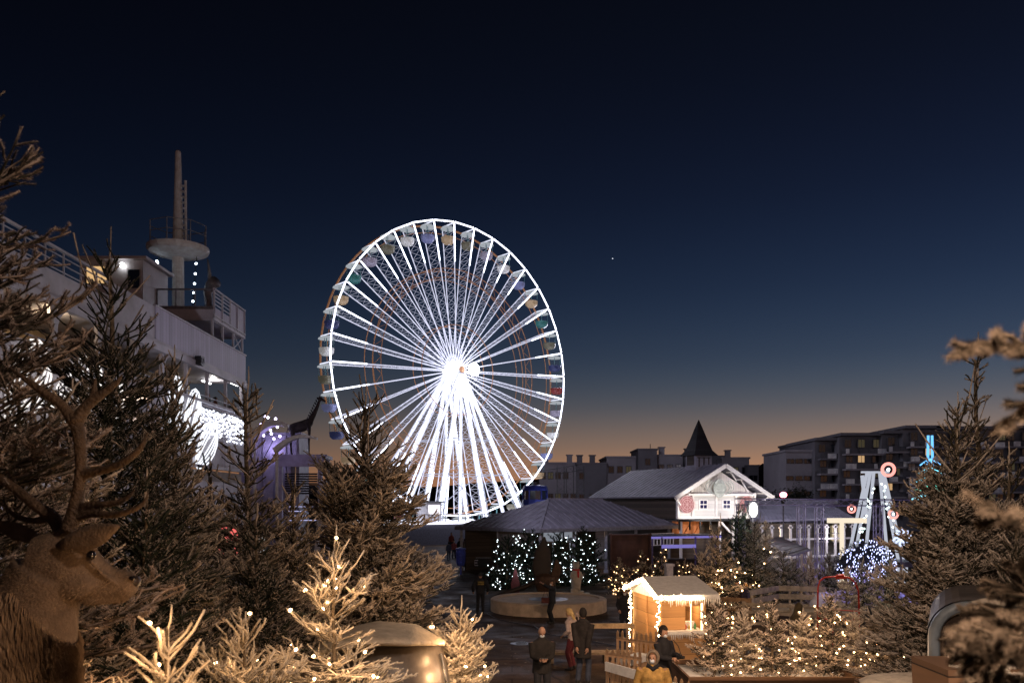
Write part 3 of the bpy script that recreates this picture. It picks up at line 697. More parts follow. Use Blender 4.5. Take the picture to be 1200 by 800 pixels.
# after structure: floor, bridge deck, railings round it
b = MB(); b.box((sx(45.5, 2.9), 45.6, 14.2), (5.8, 5.2, .22)); b.box((sx(45.5, 2.9), 43.05, 14.35), (5.8, .12, .5)); sb('deck', shipm, b)
b = MB()
for X, Y in ((sx(43.1, .1), 43.1), (sx(45, .1), 44.7), (sx(46, .1), 46.4), (sx(48, .1), 48), (sx(43, 2.6), 43.1), (sx(43, 5.5), 43.1), (sx(48, 2.9), 48), (sx(48, 5.6), 48)): b.box((X, Y, 13.0), (.1, .1, 2.4))
b.bar((sx(46, .1), 46.4, 13.2), (sx(48, .1), 48, 14.1), .05); b.bar((sx(48, .1), 48, 13.2), (sx(46, .1), 46.4, 14.1), .05)
b.bar((sx(46, .1), 43.1, 14.08), (sx(46, .1), 48, 14.08), .06); b.bar((sx(43, 5.5), 43.1, 14.08), (sx(43, .1), 43.1, 14.08), .06); b.bar((sx(48, 5.6), 48, 14.08), (sx(48, .1), 48, 14.08), .06); sb('support_frame', shipm, b)
b = MB()
for k in range(7):
    x = sx(43, .02+.95*k); b.box((x, 43.1, 14.95), (.06, .06, 1.3))
b.box((sx(43, 2.9), 43.1, 15.62), (5.9, .07, .07)); b.box((sx(43, 2.9), 43.1, 14.6), (5.9, .05, .35)); sb('railing', MAT['greymetal'], b)
b = MB()
for Y in (43.1, 44.35, 45.6, 46.85, 48.1):
    b.box((sx(Y, .0), Y, 14.95), (.08, .08, 1.45))
b.box((sx(45, 0), 45.6, 15.66), (.08, 5.1, .08)); b.box((sx(45, 0), 45.6, 14.32), (.08, 5.1, .08))
for z in (14.9, 15.1, 15.3, 15.48): b.box((sx(45, 0), 44.35, z), (.04, 2.5, .06))
sb('railing', shipm, b)
b = MB(); b.box((sx(47, .03), 46.85, 14.98), (.05, 2.4, 1.2)); b.box((sx(44, .03), 44.35, 14.55), (.05, 2.4, .4)); sb('rail_panel', corr, b)
# wheelhouse with a lit window
b = MB(); c = Vector((-18.55, 42.0, 15.5)); b.box((c.x-.9, c.y+1, 15.2), (3.0, 3, 2.9)); b.box((c.x-.9, c.y+1, 16.72), (3.5, 3.4, .14)); sb('wheelhouse', shipm, b)
b = MB(); b.cur = 0; b.box((c.x-1.6, c.y-.54, 15.9), (1.1, .07, .95)); b.cur = 1; b.box((c.x-1.6, c.y-.60, 15.9), (.95, .05, .8)); sb('window', [MAT['greymetal'], emat('cabin_light', (1, .62, .28), .75)], b)
b = MB(); b.cur = 0; b.box((c.x+.2, c.y-.54, 15.6), (.7, .07, 1.2)); b.cur = 1; b.box((c.x+.2, c.y-.60, 15.7), (.55, .04, .9)); sb('window', [shipm, winD], b)
b = MB(); b.ball((c.x-.35, c.y-.65, 16.35), .13, 8, 6); sb('deck_lamp', emat('deck_lamp_glow', (1, 1, .95), 9), b)
# mast
mx, my = -18.0, 46.0
b = MB(); b.tube([(mx, my, 14), (mx, my, 18.8), (mx, my, 21), (mx, my, 23.7)], [.33, .29, .22, .15], 14); b.ball((mx, my, 23.7), .15, 10, 6)
b.tube([(mx+.42, my, 18.9), (mx+.4, my, 22.2)], .07, 6)
for z in np.arange(19.2, 22.1, .3): b.box((mx+.3, my, z), (.25, .3, .03))
mast = sb('mast', rust, b, False)
b = MB(); b.add([], []); b.lathe([(.3, 18.05), (.9, 18.12), (1.5, 18.3), (1.6, 18.42), (1.6, 18.6), (.3, 18.6)], 20, (mx, my, 0))
o = sb('crow_nest', rust, b); 
b = MB()
for k in range(8):
    a = 2*PI*k/8; b.tube([(mx+1.5*math.cos(a), my+1.5*math.sin(a), 18.55), (mx+1.5*math.cos(a), my+1.5*math.sin(a), 19.75)], .03, 4)
    a2 = 2*PI*(k+1)/8
    for z in (19.2, 19.75): b.bar((mx+1.5*math.cos(a), my+1.5*math.sin(a), z), (mx+1.5*math.cos(a2), my+1.5*math.sin(a2), z), .035)
sb('crow_nest_railing', MAT['greymetal'], b)
# cowl ventilator standing on the bridge deck
b = MB(); vx, vy = -16.0, 45.0; b.tube([(vx, vy, 14.3), (vx, vy, 15.4), (vx-.05, vy, 15.9), (vx+.1, vy, 16.3), (vx+.45, vy-.2, 16.45)], [.2, .2, .23, .28, .32], 12, cap=True)
b.tube([(vx+.1, vy, 16.3), (vx+.02, vy, 17.2), (vx-.05, vy, 17.7)], [.16, .07, .03], 8); sb('cowl_ventilator', MAT['greymetal'], b, True)
# guy strings with lamps
for k, (x1, y1, z1) in enumerate([(-19.3, 43.6, 15.6), (-16.6, 44.2, 14.6), (-18.9, 43.4, 14.8)]):
    p0 = Vector((mx+(-1.0 if k != 1 else 1.0), my, 18.1)); p1 = Vector((x1, y1, z1))
    t = thing('string_lights', ['string of white bulbs hanging from the left of the ship mast platform', 'string of white bulbs falling from the right of the ship mast platform', 'short string of bulbs beside the mast foot above the front deck rail'][k], 'string lights', p0)
    b = MB(); b.tube([(0, 0, 0), (p1-p0)*.5+Vector((0, 0, -.15)), p1-p0], .02, 4); b.build('wire', MAT['wire'], t)
    bm = MB(); bm.ball((0, 0, 0), .065, 6, 5); me = bm.mesh('bulb', MAT['bulb_cool'])
    for q in range(6): link('bulb', me, t, (p1-p0)*((q+.7)/6.3)+Vector((0, 0, -.15*math.sin(PI*(q+.5)/6))))
# icicle lights on the promenade wall
t = thing('icicle_lights', 'curtain of white icicle lights hung on the ship promenade wall below the onlookers', 'string lights', (sx(44, -.1), 44, 9.5))
rr = random.Random(5); b = MB(); wmb = MB()
for k in range(52):
    y = -3.2+7.1*k/51+rr.uniform(-.05, .05); n = rr.randint(3, 6)
    wmb.bar((0, y, 0), (0, y, -n*.2-.1), .012)
    for q in range(n+1): b.ball((rr.uniform(.0, .04), y+rr.uniform(-.03, .03), -q*.2-.05-rr.uniform(0, .2)), .038, 5, 4)
wmb.bar((0, -3.3, 0), (0, 4.0, 0), .03); wmb.build('wire', MAT['wire'], t)
tag(b.build('bulb', emat('icicle_bulb', (.8, .85, 1), 6), t), kind='stuff')
# luminous rope figures on the hull side (leaf and heart-like loops)
def rope(name, label, loops, Y, off, loc, rad=.05, glow=3.2, c=(.9, .93, 1)):
    t = MB()
    for lp in loops: 
        t.tube([Vector((sx(a, off), a, z)) for a, z in lp], rad, 5)
    o = t.build(name, emat(name+'_rope', c, glow), origin=loc); return tag(o, label, 'light decoration')
def leaf(cy, cz, a, L_, W, n=16, fill=4):
    out = []
    for f in range(fill):
        s = 1-f/fill; pts = []
        for k in range(n+1):
            u = 2*PI*k/n; x = L_/2*math.cos(u); y = W/2*s*math.sin(u)*(1+.3*math.cos(u)); pts.append((cy+x*math.cos(a)-y*math.sin(a), cz+x*math.sin(a)+y*math.cos(a)))
        out.append(pts)
    return out
rope('light_wing', 'upper glowing white feather shape of rope light on the ship side', leaf(39.6, 8.7, 1.0, 3.3, 1.6, fill=4)+leaf(37.6, 8.9, 1.3, 3.2, 1.5, fill=4), 38, -.15, (sx(38, -.15), 38, 8.8), .032, 1.5)
rope('light_wing', 'lower glowing white feather loop of rope light on the ship side', leaf(41.6, 7.6, .6, 3.6, 1.7, fill=4), 41, -.15, (sx(41, -.15), 41, 7.6), .032, 1.5)
rope('light_wing', 'broad white rope light figure on the ship side behind the antlers', leaf(29, 8.6, .5, 4, 1.8, fill=4)+leaf(31.5, 8.0, 1.0, 3.2, 1.3, fill=4), 30, -.15, (sx(30, -.15), 30, 8.2), .032, 1.4, (1, .93, .88))
rope('light_wing', 'nearest white rope light figure on the ship side at the left edge', leaf(26.0, 8.4, .9, 3.4, 1.8, fill=4), 26, -.15, (sx(26, -.15), 26, 8.2), .032, 1.4, (1, .93, .88))
# dark loudspeaker on the screen's lower rail
b = MB(); b.cur = 0; b.box((0, 0, 0), (.3, .45, .4)); b.cur = 1
for k in range(10): b.bar((.16+.005, .15*math.cos(k*PI/5), .12*math.sin(k*PI/5)), (.16+.005, .15*math.cos((k+1)*PI/5), .12*math.sin((k+1)*PI/5)), .02)
b.cur = 0; b.box((-.2, 0, .1), (.2, .06, .06)); b.box((.1, 0, -.22), (.1, .3, .04))
o = b.build('loudspeaker', [MAT['blackmetal'], MAT['greymetal']]); o.location = (sx(41, -.28), 40.3, 11.55); tag(o, 'small black loudspeaker under the corrugated screen of the ship', 'loudspeaker')
b = MB(); b.box((0, 0, 0), (.12, .6, .8)); b.box((.02, 0, .44), (.2, .66, .06)); b.box((.02, 0, -.44), (.2, .66, .06)); b.box((-.12, 0, 0), (.14, .12, .5))
o = b.build('wall_speaker', MAT['blackmetal']); o.location = (sx(42, 2.95), 43.2, 10.5); tag(o, 'black speaker box hung on the deckhouse wall left of the onlookers', 'loudspeaker')
# lights of the ship
lamp('promenade_lamp', (sx(46, 1.2), 46.5, 11.3), (1, .95, .9), 45, .1)
lamp('promenade_lamp', (sx(24, 1.4), 24.0, 11.2), (1, .72, .42), 50, .1)
lamp('promenade_lamp', (sx(29, 1.4), 30.0, 11.2), (1, .72, .42), 50, .1)
lamp('hull_flood', (-7, 33, 2.5), (.80, .76, 1), 850, .4, 'SPOT', (sx(42), 43, 12), 75)
lamp('hull_flood', (-8, 24, 3.0), (.95, .93, 1), 850, .4, 'SPOT', (sx(28), 29, 8.0), 85)
lamp('mast_flood', (-13, 40, 17), (.95, .9, .85), 130, .3, 'SPOT', (mx, my, 20), 60)
for q in (0, 1):
    p = Vector((sx(47.2, .35+q*1.3), 47.5-q*.8, 11.45)); b = MB(); b.cur = 1; b.box((0, 0, 0), (.12, 1.2, .07)); b.cur = 0; b.box((0, 0, .05), (.16, 1.26, .04)); b.box((0, .5, .09), (.05, .05, .08))
    o = b.build('tube_light', [MAT['greymetal'], emat('tube_glow_%s' % 'ab'[q], (.95, .97, 1), 6)]); o.location = p; tag(o, ['white fluorescent tube at the ship promenade corner ceiling', 'white fluorescent tube deeper under the ship promenade ceiling'][q], 'lamp')

# ---------------------------------------------------------------- giraffe tower
gm = mat('giraffe_hide', (.05, .04, .035), .8, .1, 5, c2=(.012, .01, .01))
GX = at(352, 530, 60)
lilac = mat('lilac_tinted_panel', (.34, .33, .42), .5, .15, 2)  # purple lighting is tinted into this panel colour
tw = thing('stair_tower', 'white and dark stair tower with lit treads carrying the giraffe', 'tower', (GX.x, 60, 0))
b = MB()
for x in (-1.4, 1.4): b.box((x, 0, 4.0), (.28, .3, 8.0)); b.box((x, 2.4, 4.0), (.28, .3, 8.0))
b.build('frame', lilac, tw)
b = MB(); b.box((0, 1.2, 8.12), (3.4, 3.0, .25)); b.add([(-1.9, -.4, 8.25), (2.0, -.4, 8.25), (1.5, -.3, 7.4), (-1.4, -.3, 7.4)], [(0, 1, 2, 3)]); b.build('canopy', lilac, tw)
b = MB()
for k in range(9): b.box((0, .25, 6.9-k*.17), (2.3, .08, .12))
b.build('louvre', MAT['blackmetal'], tw)
for k in range(4):
    b = MB(); b.box((.1, .1, 4.6-k*.32), (1.9, .3, .05)); b.build('lit_tread', emat('tread_light%s' % 'abcd'[k], (.6, .6, 1), .9), tw)
b = MB(); b.slab([(.9, -.2, 0), (1.7, -.2, 0), (1.9, -.2, 6.4), (1.45, -.2, 6.4)], .25, (0, 1, 0)); b.build('side_panel', MAT['whitepaint'], tw)
gir = thing('giraffe_figure', 'dark life size giraffe figure standing on top of the stair tower', 'giraffe statue', (GX.x, 60.6, 8.25))
b = MB(); S = 1.0
b.tube([(-.95, 0, 1.95), (-.55, 0, 1.92), (0, 0, 2.05), (.4, 0, 2.25), (.6, 0, 2.45)], [.2, .38, .4, .36, .25], 12, r2=[.2, .3, .32, .28, .2])
b.tube([(.45, 0, 2.3), (.75, 0, 2.8), (1.02, 0, 3.35), (1.2, 0, 3.85), (1.28, 0, 3.98)], [.27, .19, .13, .10, .08], 10)
b.tube([(1.12, 0, 3.98), (1.3, 0, 4.02), (1.5, 0, 3.88), (1.66, 0, 3.78)], [.09, .13, .09, .06], 10, r2=[.08, .1, .08, .05])
for y in (-.06, .06): b.tube([(1.22, y, 4.05), (1.2, y*1.3, 4.24)], [.03, .035], 6); b.tube([(1.16, y*1.5, 4.03), (1.05, y*4.4, 4.1)], [.04, .015], 5)
for (x, y, f) in ((.42, .16, 1), (.5, -.16, 1), (-.85, .16, -1), (-.72, -.16, -1)):
    if f > 0: b.tube([(x, y, 2.1), (x+.03, y, 1.5), (x, y, .95), (x+.02, y, .15), (x+.05, y, 0)], [.16, .1, .075, .05, .08], 8)
    else: b.tube([(x, y, 1.95), (x+.1, y, 1.4), (x-.06, y, .92), (x, y, .15), (x+.04, y, 0)], [.22, .12, .075, .05, .08], 8)
b.tube([(-.98, 0, 2.05), (-1.12, 0, 1.6), (-1.1, 0, 1.15), (-1.1, 0, .95)], [.05, .03, .03, .06], 6)
me = remesh(b, .045, 2, gm, 'giraffe_body'); link('body', me, gir)
b = MB()
for k in range(9): t = k/8; p = Vector((.38, 0, 2.62)).lerp(Vector((1.08, 0, 4.02)), t); b.box(p+Vector((-.0, 0, 0)), (.1, .05, .18), M=Matrix.Rotation(-.45, 3, 'Y'))
b.build('mane', MAT['blackmetal'], gir)
# awnings / curved arms left of it
for k, (x0, y0, x1, y1, w_, lb_) in enumerate([(296, 512, 338, 499, .5, 'long pale curved awning arm left of the giraffe tower'), (322, 528, 372, 514, .3, 'thin pale tapering boom crossing in front of the giraffe legs')]):
    a, c = at(x0, y0, 56-k), at(x1, y1, 56-k); b = MB(); n = 8
    for i in range(n):
        t, t2 = i/n, (i+1)/n; z1, z2 = .5*math.sin(PI*t), .5*math.sin(PI*t2)
        b.bar(a.lerp(c, t)+Vector((0, 0, z1)), a.lerp(c, t2)+Vector((0, 0, z2)), w_*2*(1-.6*t), w_*(1-.6*t))
    b.bar(a+Vector((0, .5, 0)), (a.x, a.y+.5, 0), .15)
    b.bar(a, a+Vector((0, .5, 0)), .15)
    tag(b.build('awning_arm' if k == 0 else 'boom', MAT['whitepaint'], origin=(a.x, a.y, 0)), lb_, 'boom' if k else 'awning')
cf = MB(); a = at(322, 530, 64); cf.box((a.x, 64, a.z/2+.6), (4.4, 3, a.z+1.2)); cf.box((a.x, 64, a.z+1.3), (4.8, 3.4, .15))
for i in range(6): cf.box((a.x-2+i*.8, 62.45, a.z/2+.6), (.07, .07, a.z+1))
tag(cf.build('pavilion_hut', lilac, origin=(a.x, 64, 0)), 'tall lilac lit hut between the ship and the giraffe tower', 'hut')
t = thing('string_lights', 'cluster of violet white bulbs above the hut beside the giraffe', 'string lights', at(318, 500, 60))
bm = MB(); bm.ball((0, 0, 0), .09, 6, 5); me = bm.mesh('bulb', emat('violet_bulb', (.7, .6, 1), 12)); w_ = MB(); last = None
for k, (px, py) in enumerate([(306, 497), (311, 488), (314, 489), (323, 490.5), (317, 504), (318, 508), (325, 500), (309, 510), (328, 511), (321, 514)]):
    q = at(px, py, 60)-Vector(t.location); link('bulb', me, t, q)
    if last is not None: w_.tube([last, q], .02, 3)
    last = q
w_.tube([Vector((-1.2, 0, -3.5)), last], .03, 3)
w_.build('wire', MAT['wire'], t)
lamp('tower_violet', (GX.x-1, 57, 9), (.5, .4, 1), 45, .5)
lamp('tower_violet_low', (GX.x-2.5, 61.8, 8.8), (.6, .5, 1), 60, .3)
# ---------------------------------------------------------------- chalet with turret
roofm = plankmat('seamed_metal_roof', (.10, .095, .12), .55, 0, gap=.10, var=.25, dark=2.2, rough=.45)
roofy = plankmat('seamed_metal_roof_low', (.10, .095, .12), .6, 3, gap=.10, var=.25, dark=2.2, rough=.45)
boards = plankmat('whitewashed_boards', (.58, .56, .53), .28, 2, gap=.07, var=.14, dark=.6)
vboards = plankmat('whitewashed_upright_boards', (.60, .55, .50), .22, 0, gap=.08, var=.14, dark=.6)
dkboards = plankmat('dark_stained_boards', (.06, .045, .035), .25, 2, gap=.08, var=.3, dark=.4)
orwood = plankmat('orange_stained_boards', (.42, .17, .07), .2, 0, gap=.07, var=.3, dark=.5)
trim = mat('white_timber', (.74, .70, .66), .6, .08, 4)
redneon = emat('red_disc_glow', (1, .32, .30), .95)
ch = thing('chalet', 'whitewashed timber chalet with a floodlit gable and a dark metal roof', 'chalet', (12, 65, 0), math.radians(20))
b = MB(); b.box((4.2, 7.1, 4.6), (7.0, 13.8, 1.9)); b.add([(.7, .22, 5.4), (7.7, .22, 5.4), (4.2, .22, 7.45), (.7, 13.8, 5.4), (7.7, 13.8, 5.4), (4.2, 13.8, 7.45)], [(0, 1, 2), (3, 5, 4), (0, 2, 5, 3), (1, 4, 5, 2)]); b.build('body', dkboards, ch)
b = MB(); b.box((4.2, .10, 4.62), (7.1, .12, 1.95)); b.build('gable_wall', boards, ch)
b = MB(); b.add([(.8, .13, 5.62), (7.6, .13, 5.62), (4.2, .13, 7.5), (.8, .01, 5.62), (7.6, .01, 5.62), (4.2, .01, 7.5)], [(3, 4, 5), (0, 2, 1), (0, 1, 4, 3)]); b.build('gable_wall', vboards, ch)
def roofslab(mb, x0, z0, x1, z1, y0, y1, th=.14):
    v = Vector((x1-x0, 0, z1-z0)); n = Vector((-v.z, 0, v.x)).normalized(); n = n if n.z > 0 else -n
    mb.slab([(x0, y0, z0), (x1, y0, z1), (x1, y1, z1), (x0, y1, z0)], th, n)
for (x0, z0) in ((0, 5.25), (8.8, 5.25)):
    b = MB(); roofslab(b, x0, z0, 4.4-.002*(1 if x0 == 0 else -1), 7.75, -.9, 14.4)
    # standing seams run from eave to ridge
    for k in range(22):
        y = -.8+k*.7; b.bar((x0, y, z0+.17), (4.4, y, 7.92), .05, .06)
    b.build('roof', mat('seamed_roof', (.20, .19, .23), .55, .2, 1.5, bump=.2) if x0 == 0 else bpy.data.materials['seamed_roof'], ch)
b = MB()
for (x0, z0) in ((-.02, 5.22), (8.82, 5.22)): b.bar((x0, -.95, z0+.02), (4.4, -.95, 7.74), .09, .3)
b.box((4.4, -.4, 5.5), (6.0, .1, .14)); b.build('bargeboard', trim, ch)
b = MB()
for x in (.72, 2.0, 4.1, 5.9, 7.65): b.box((x, -.06, 4.62), (.17, .16, 1.95))
b.box((4.2, -.07, 5.58), (7.1, .18, .16)); b.box((4.2, -.07, 3.72), (7.2, .2, .14))
for x0, x1 in ((.75, .1), (7.65, 8.6)): b.bar((x0, -.3, 4.7), (x1, -.6, 5.35), .12)
for s in (-1, 1):
    b.bar((4.4+s*2.6, -.15, 5.65), (4.4+s*1.9, -.15, 6.7), .1); b.bar((4.4+s*1.5, -.15, 6.6), (4.4+s*.9, -.15, 7.3), .09)
for q in (.7, 1.7, 2.7, 3.6):
    for s in (-1, 1): b.box((4.4+s*q, -.45, 7.66-q*.568), (.12, .9, .12))
b.build('timber_frame', trim, ch)
for x in (2.95, 5.05):
    b = MB(); b.cur = 0; b.box((x, -.01, 4.75), (.78, .12, .78)); b.cur = 1
    for i in (-1, 1):
        for k in (-1, 1): b.box((x+i*.16, -.09, 4.75+k*.17), (.24, .05, .26))
    b.build('window', [trim, mat('dark_blue_glass', (.02, .02, .07), .15) if x < 4 else bpy.data.materials['dark_blue_glass']], ch)
for x in (1.35, 6.75):
    b = MB(); b.cur = 0; b.tube([(x, -.30, 4.75), (x, -.24, 4.75)], .62, 28); b.cur = 1
    for rr_ in (.66, .5, .34):
        b.tube([(x+rr_*math.cos(k*PI/14), -.33, 4.75+rr_*math.sin(k*PI/14)) for k in range(29)], .025, 4)
    for k in range(8): b.bar((x, -.33, 4.75), (x+.62*math.cos(k*PI/4), -.33, 4.75+.62*math.sin(k*PI/4)), .03)
    b.bar((x, -.24, 4.75), (x, 0, 4.75), .08)
    o = b.build('round_light', [emat('red_disc', (1, .38, .38), .55) if x < 4 else bpy.data.materials['red_disc'], emat('pink_rope', (1, .6, .58), .8) if x < 4 else bpy.data.materials['pink_rope']]); o.location = ch.location; o.rotation_euler = ch.rotation_euler
    tag(o, ['round glowing red ornament on the left end of the chalet gable wall', 'round glowing red ornament on the right end of the chalet gable wall, beside the floodlight'][x > 4], 'light ornament')
# crest: oval board with wreath scrolls
b = MB(); b.cur = 0; b.tube([(4.05, -.62, 6.0), (4.05, -.54, 6.0)], .72, 24, r2=.52); b.cur = 1
for s in (-1, 1):
    for q in range(3): b.tube([(4.05+s*(.5+.2*q)+s*.35*math.sin(k*PI/8), -.66, 5.5+q*.06+1.0*k/8) for k in range(9)], .03, 4)
b.tube([(4.05+.55*math.cos(k*PI/12), -.66, 6.0+.38*math.sin(k*PI/12)) for k in range(25)], .03, 4)
for k in range(4): b.bar((3.78+.18*k, -.66, 5.9), (3.78+.18*k, -.66, 6.1), .04); 
b.bar((3.75, -.66, 6.2), (4.35, -.66, 6.2), .04)
b.bar((4.05, -.5, 6.2), (4.05, 0, 6.2), .08)
o = b.build('crest_sign', [mat('grey_green_board', (.4, .42, .38), .6), emat('crest_rope', (.8, .82, .75), .55)]); o.location = ch.location; o.rotation_euler = ch.rotation_euler
tag(o, 'oval carved crest sign with pale scrolls under the chalet gable peak', 'sign')
# turret
tb = MB(); tx_, ty_ = 4.4, 2.9; tb.box((tx_, ty_, 8.0), (1.5, 1.5, 1.5)); tb.build('turret', mat('turret_plaster', (.24, .23, .27), .8, .15, 2), ch)
b = MB(); 
for s in (-.45, 0, .45): b.box((tx_+s, ty_-.77, 8.15), (.08, .05, .8))
b.box((tx_, ty_-.77, 8.5), (1.2, .05, .07)); b.box((tx_-.77, ty_, 8.3), (.05, 1.0, .8)); b.build('turret_louvre', dkboards, ch)
b = MB(); prof = [(1.35, 8.68), (1.28, 8.75), (.95, 9.1), (.6, 10.0), (.25, 11.0), (.02, 11.6)]
b.lathe([(r*1.18, z) for r, z in prof], 4, (tx_, ty_, 0)); c_ = b.v; b.v = [tuple(Matrix.Rotation(PI/4, 4, 'Z')@(Vector(p)-Vector((tx_, ty_, 0)))+Vector((tx_, ty_, 0))) for p in c_]
b.build('spire', plankmat('dark_slate', (.028, .026, .03), .18, 2, gap=.12, var=.3, dark=.4), ch)
# balcony and ground floor
b = MB(); b.box((4.0, -.7, 3.55), (8.4, 1.5, .14)); 
for x in np.arange(0, 8.3, .9): b.box((x, -1.4, 3.2), (.1, .1, .7))
b.build('balcony_floor', MAT['blackmetal'], ch)
b = MB(); b.box((4.2, 6.4, 1.75), (7.6, 11, 3.5)); b.build('ground_floor_wall', dkboards, ch)
b = MB(); b.box((1.9, .8, 2.8), (2.4, .1, 1.4))
for s in (.3, 1.2): b.bar((1.3+s, .7, 2.2), (2.1+s, .7, 3.4), .16)
b.build('porch_panel', orwood, ch)
b = MB()
for x in (0.2, 3.6, 4.8, 6.6, 8.2):
    b = MB(); b.box((x, -1.3, 1.75), (.16, .16, 3.5)); b.build('porch_post', trim, ch)
b = MB(); b.bar((3.7, -1.3, 3.4), (4.75, -1.3, 2.4), .14); b.build('porch_brace', trim, ch)
p = ch.location
lamp('gable_flood', (17.0, 61.0, 4.1), (1, .93, .88), 1050, .3, 'SPOT', (16.2, 66.6, 5.6), 100)
lamp('gable_flood', (13.6, 63.2, 4.0), (1, .95, .92), 200, .2, 'SPOT', (14.2, 66.6, 5.6), 110)
lamp('gable_flood', (19.4, 64.6, 4.2), (1, .95, .92), 300, .2, 'SPOT', (18.6, 68.4, 6.0), 110)
lamp('porch_lamp', (14.2, 65.2, 2.9), (1, .6, .3), 40, .2)
lamp('roof_flood', (-5, 38, 14), (.80, .77, 1), 14000, 1, 'SPOT', (7, 62, 4.5), 34)
lamp('roof_flood', (16, 44, 13), (.80, .77, 1), 9000, 1, 'SPOT', (20.5, 62, 4.0), 40)
# ---------------------------------------------------------------- pavilion with hip roof
A = Vector((1.8, 55, 3.08)); u = Vector((.75, .66, 0)).normalized(); v = Vector((-.66, .75, 0)).normalized()
Lx, Ly = 14.5, 9.0
pv = thing('market_pavilion', 'broad low open pavilion with a grey hipped metal roof in front of the wheel', 'pavilion', (0, 0, 0))
P0, P1, P2, P3 = A, A+u*Lx, A+u*Lx+v*Ly, A+v*Ly
Ra = A+u*4.6+v*4.0+Vector((0, 0, 1.95)); Rb = A+u*10.6+v*4.4+Vector((0, 0, 1.95))
b = MB(); up = Vector((0, 0, .12))
V_ = [P0, P1, P2, P3, Ra, Rb]; b.add([x for x in V_]+[x+up for x in V_], [(0, 4, 5, 1), (3, 0, 4)[::-1], (1, 5, 2), (2, 5, 4, 3), (6, 7, 11, 10), (6, 10, 9), (7, 8, 11), (8, 9, 10, 11), (0, 1, 7, 6), (1, 2, 8, 7), (2, 3, 9, 8), (3, 0, 6, 9)])
for k in range(int(Lx/.7)):
    s = k*.7+.35; a = P0+u*s+up; t = s/Lx
    top = Ra.lerp(Rb, min(1, max(0, (s-4.2)/6.2)))+up
    if s < 4.2: top = P0.lerp(Ra, s/4.2)+up
    if s > 10.4: top = Rb.lerp(P1, (s-10.4)/(Lx-10.4))+up
    b.bar(a+Vector((0, 0, .03)), top+Vector((0, 0, .03)), .05, .05)
for k in range(int(Ly/.7)):
    s = k*.7+.35; a = P0+v*s+up; top = (P0.lerp(Ra, s/4.0) if s < 4.0 else Ra.lerp(P3, (s-4.0)/5.0))+up
    b.bar(a+Vector((0, 0, .03)), top+Vector((0, 0, .03)), .05, .05)
b.bar(Ra+up, Rb+up, .25, .12); b.bar(P0+up, Ra+up, .2, .1)
b.build('roof', bpy.data.materials['seamed_roof'], pv)
b = MB(); 
for q in (P0, P1, P2, P3): pass
b.bar(P0+Vector((0, 0, -.05)), P1+Vector((0, 0, -.05)), .08, .2); b.bar(P0+Vector((0, 0, -.05)), P3+Vector((0, 0, -.05)), .08, .2); b.build('fascia', MAT['greymetal'], pv)
for (s, t) in ((.3, .3), (3.4, .3), (6.6, .3), (9.8, .3), (13.6, .3), (.3, 4.5), (.3, 8.6), (7, 8.6), (13.6, 8.6)):
    q = A+u*s+v*t; b = MB(); b.box((q.x, q.y, 1.5), (.18, .18, 3.1)); b.box((q.x, q.y, .1), (.3, .3, .2)); b.build('post', MAT['greymetal'], pv)
b = MB(); q0, q1 = A+v*8.2+u*.4, A+v*8.2+u*14; b.slab([(q0.x, q0.y, 0), (q1.x, q1.y, 0), (q1.x, q1.y, 3.0), (q0.x, q0.y, 3.0)], .12, v); b.build('back_wall', dkboards, pv)
q0, q1 = A+v*.9+u*.35, A+v*4.5+u*.35; b = MB(); b.slab([(q0.x, q0.y, 0), (q1.x, q1.y, 0), (q1.x, q1.y, 2.9), (q0.x, q0.y, 2.9)], .1, -u); b.build('side_wall', plankmat('grey_boards', (.12, .10, .085), .45, 2, gap=.05, var=.3, dark=.4), pv)
b = MB(); q0, q1 = A+u*7.5+v*.2, A+u*14+v*.2
for k in range(18): q = q0.lerp(q1, k/17); b.box((q.x, q.y, 2.15), (.06, .06, .9))
for z in (1.75, 2.2, 2.6): b.bar((q0.x, q0.y, z), (q1.x, q1.y, z), .05)
b.build('lattice_rail', trim, pv)
# window panels lit behind the trees
for k, (px, w_) in enumerate(((618, 1.2), (648, 1.5), (668, 1.0))):
    q = at(px, 626, 58.5); b = MB(); b.cur = 0; b.box((q.x, q.y, q.z), (w_, .1, 1.1)); b.cur = 1; b.box((q.x, q.y-.08, q.z), (w_-.2, .05, .9)); b.box((q.x, q.y, q.z/2-.2), (.08, .08, q.z)); b.build('lit_panel', [MAT['greymetal'], emat('panel_glow%s' % 'abc'[k], (.72, .78, .9), .28)], pv)
lamp('pavilion_lamp', tuple(A+u*9+v*3.5+Vector((0, 0, -.5))), (1, .7, .45), 60, .2)
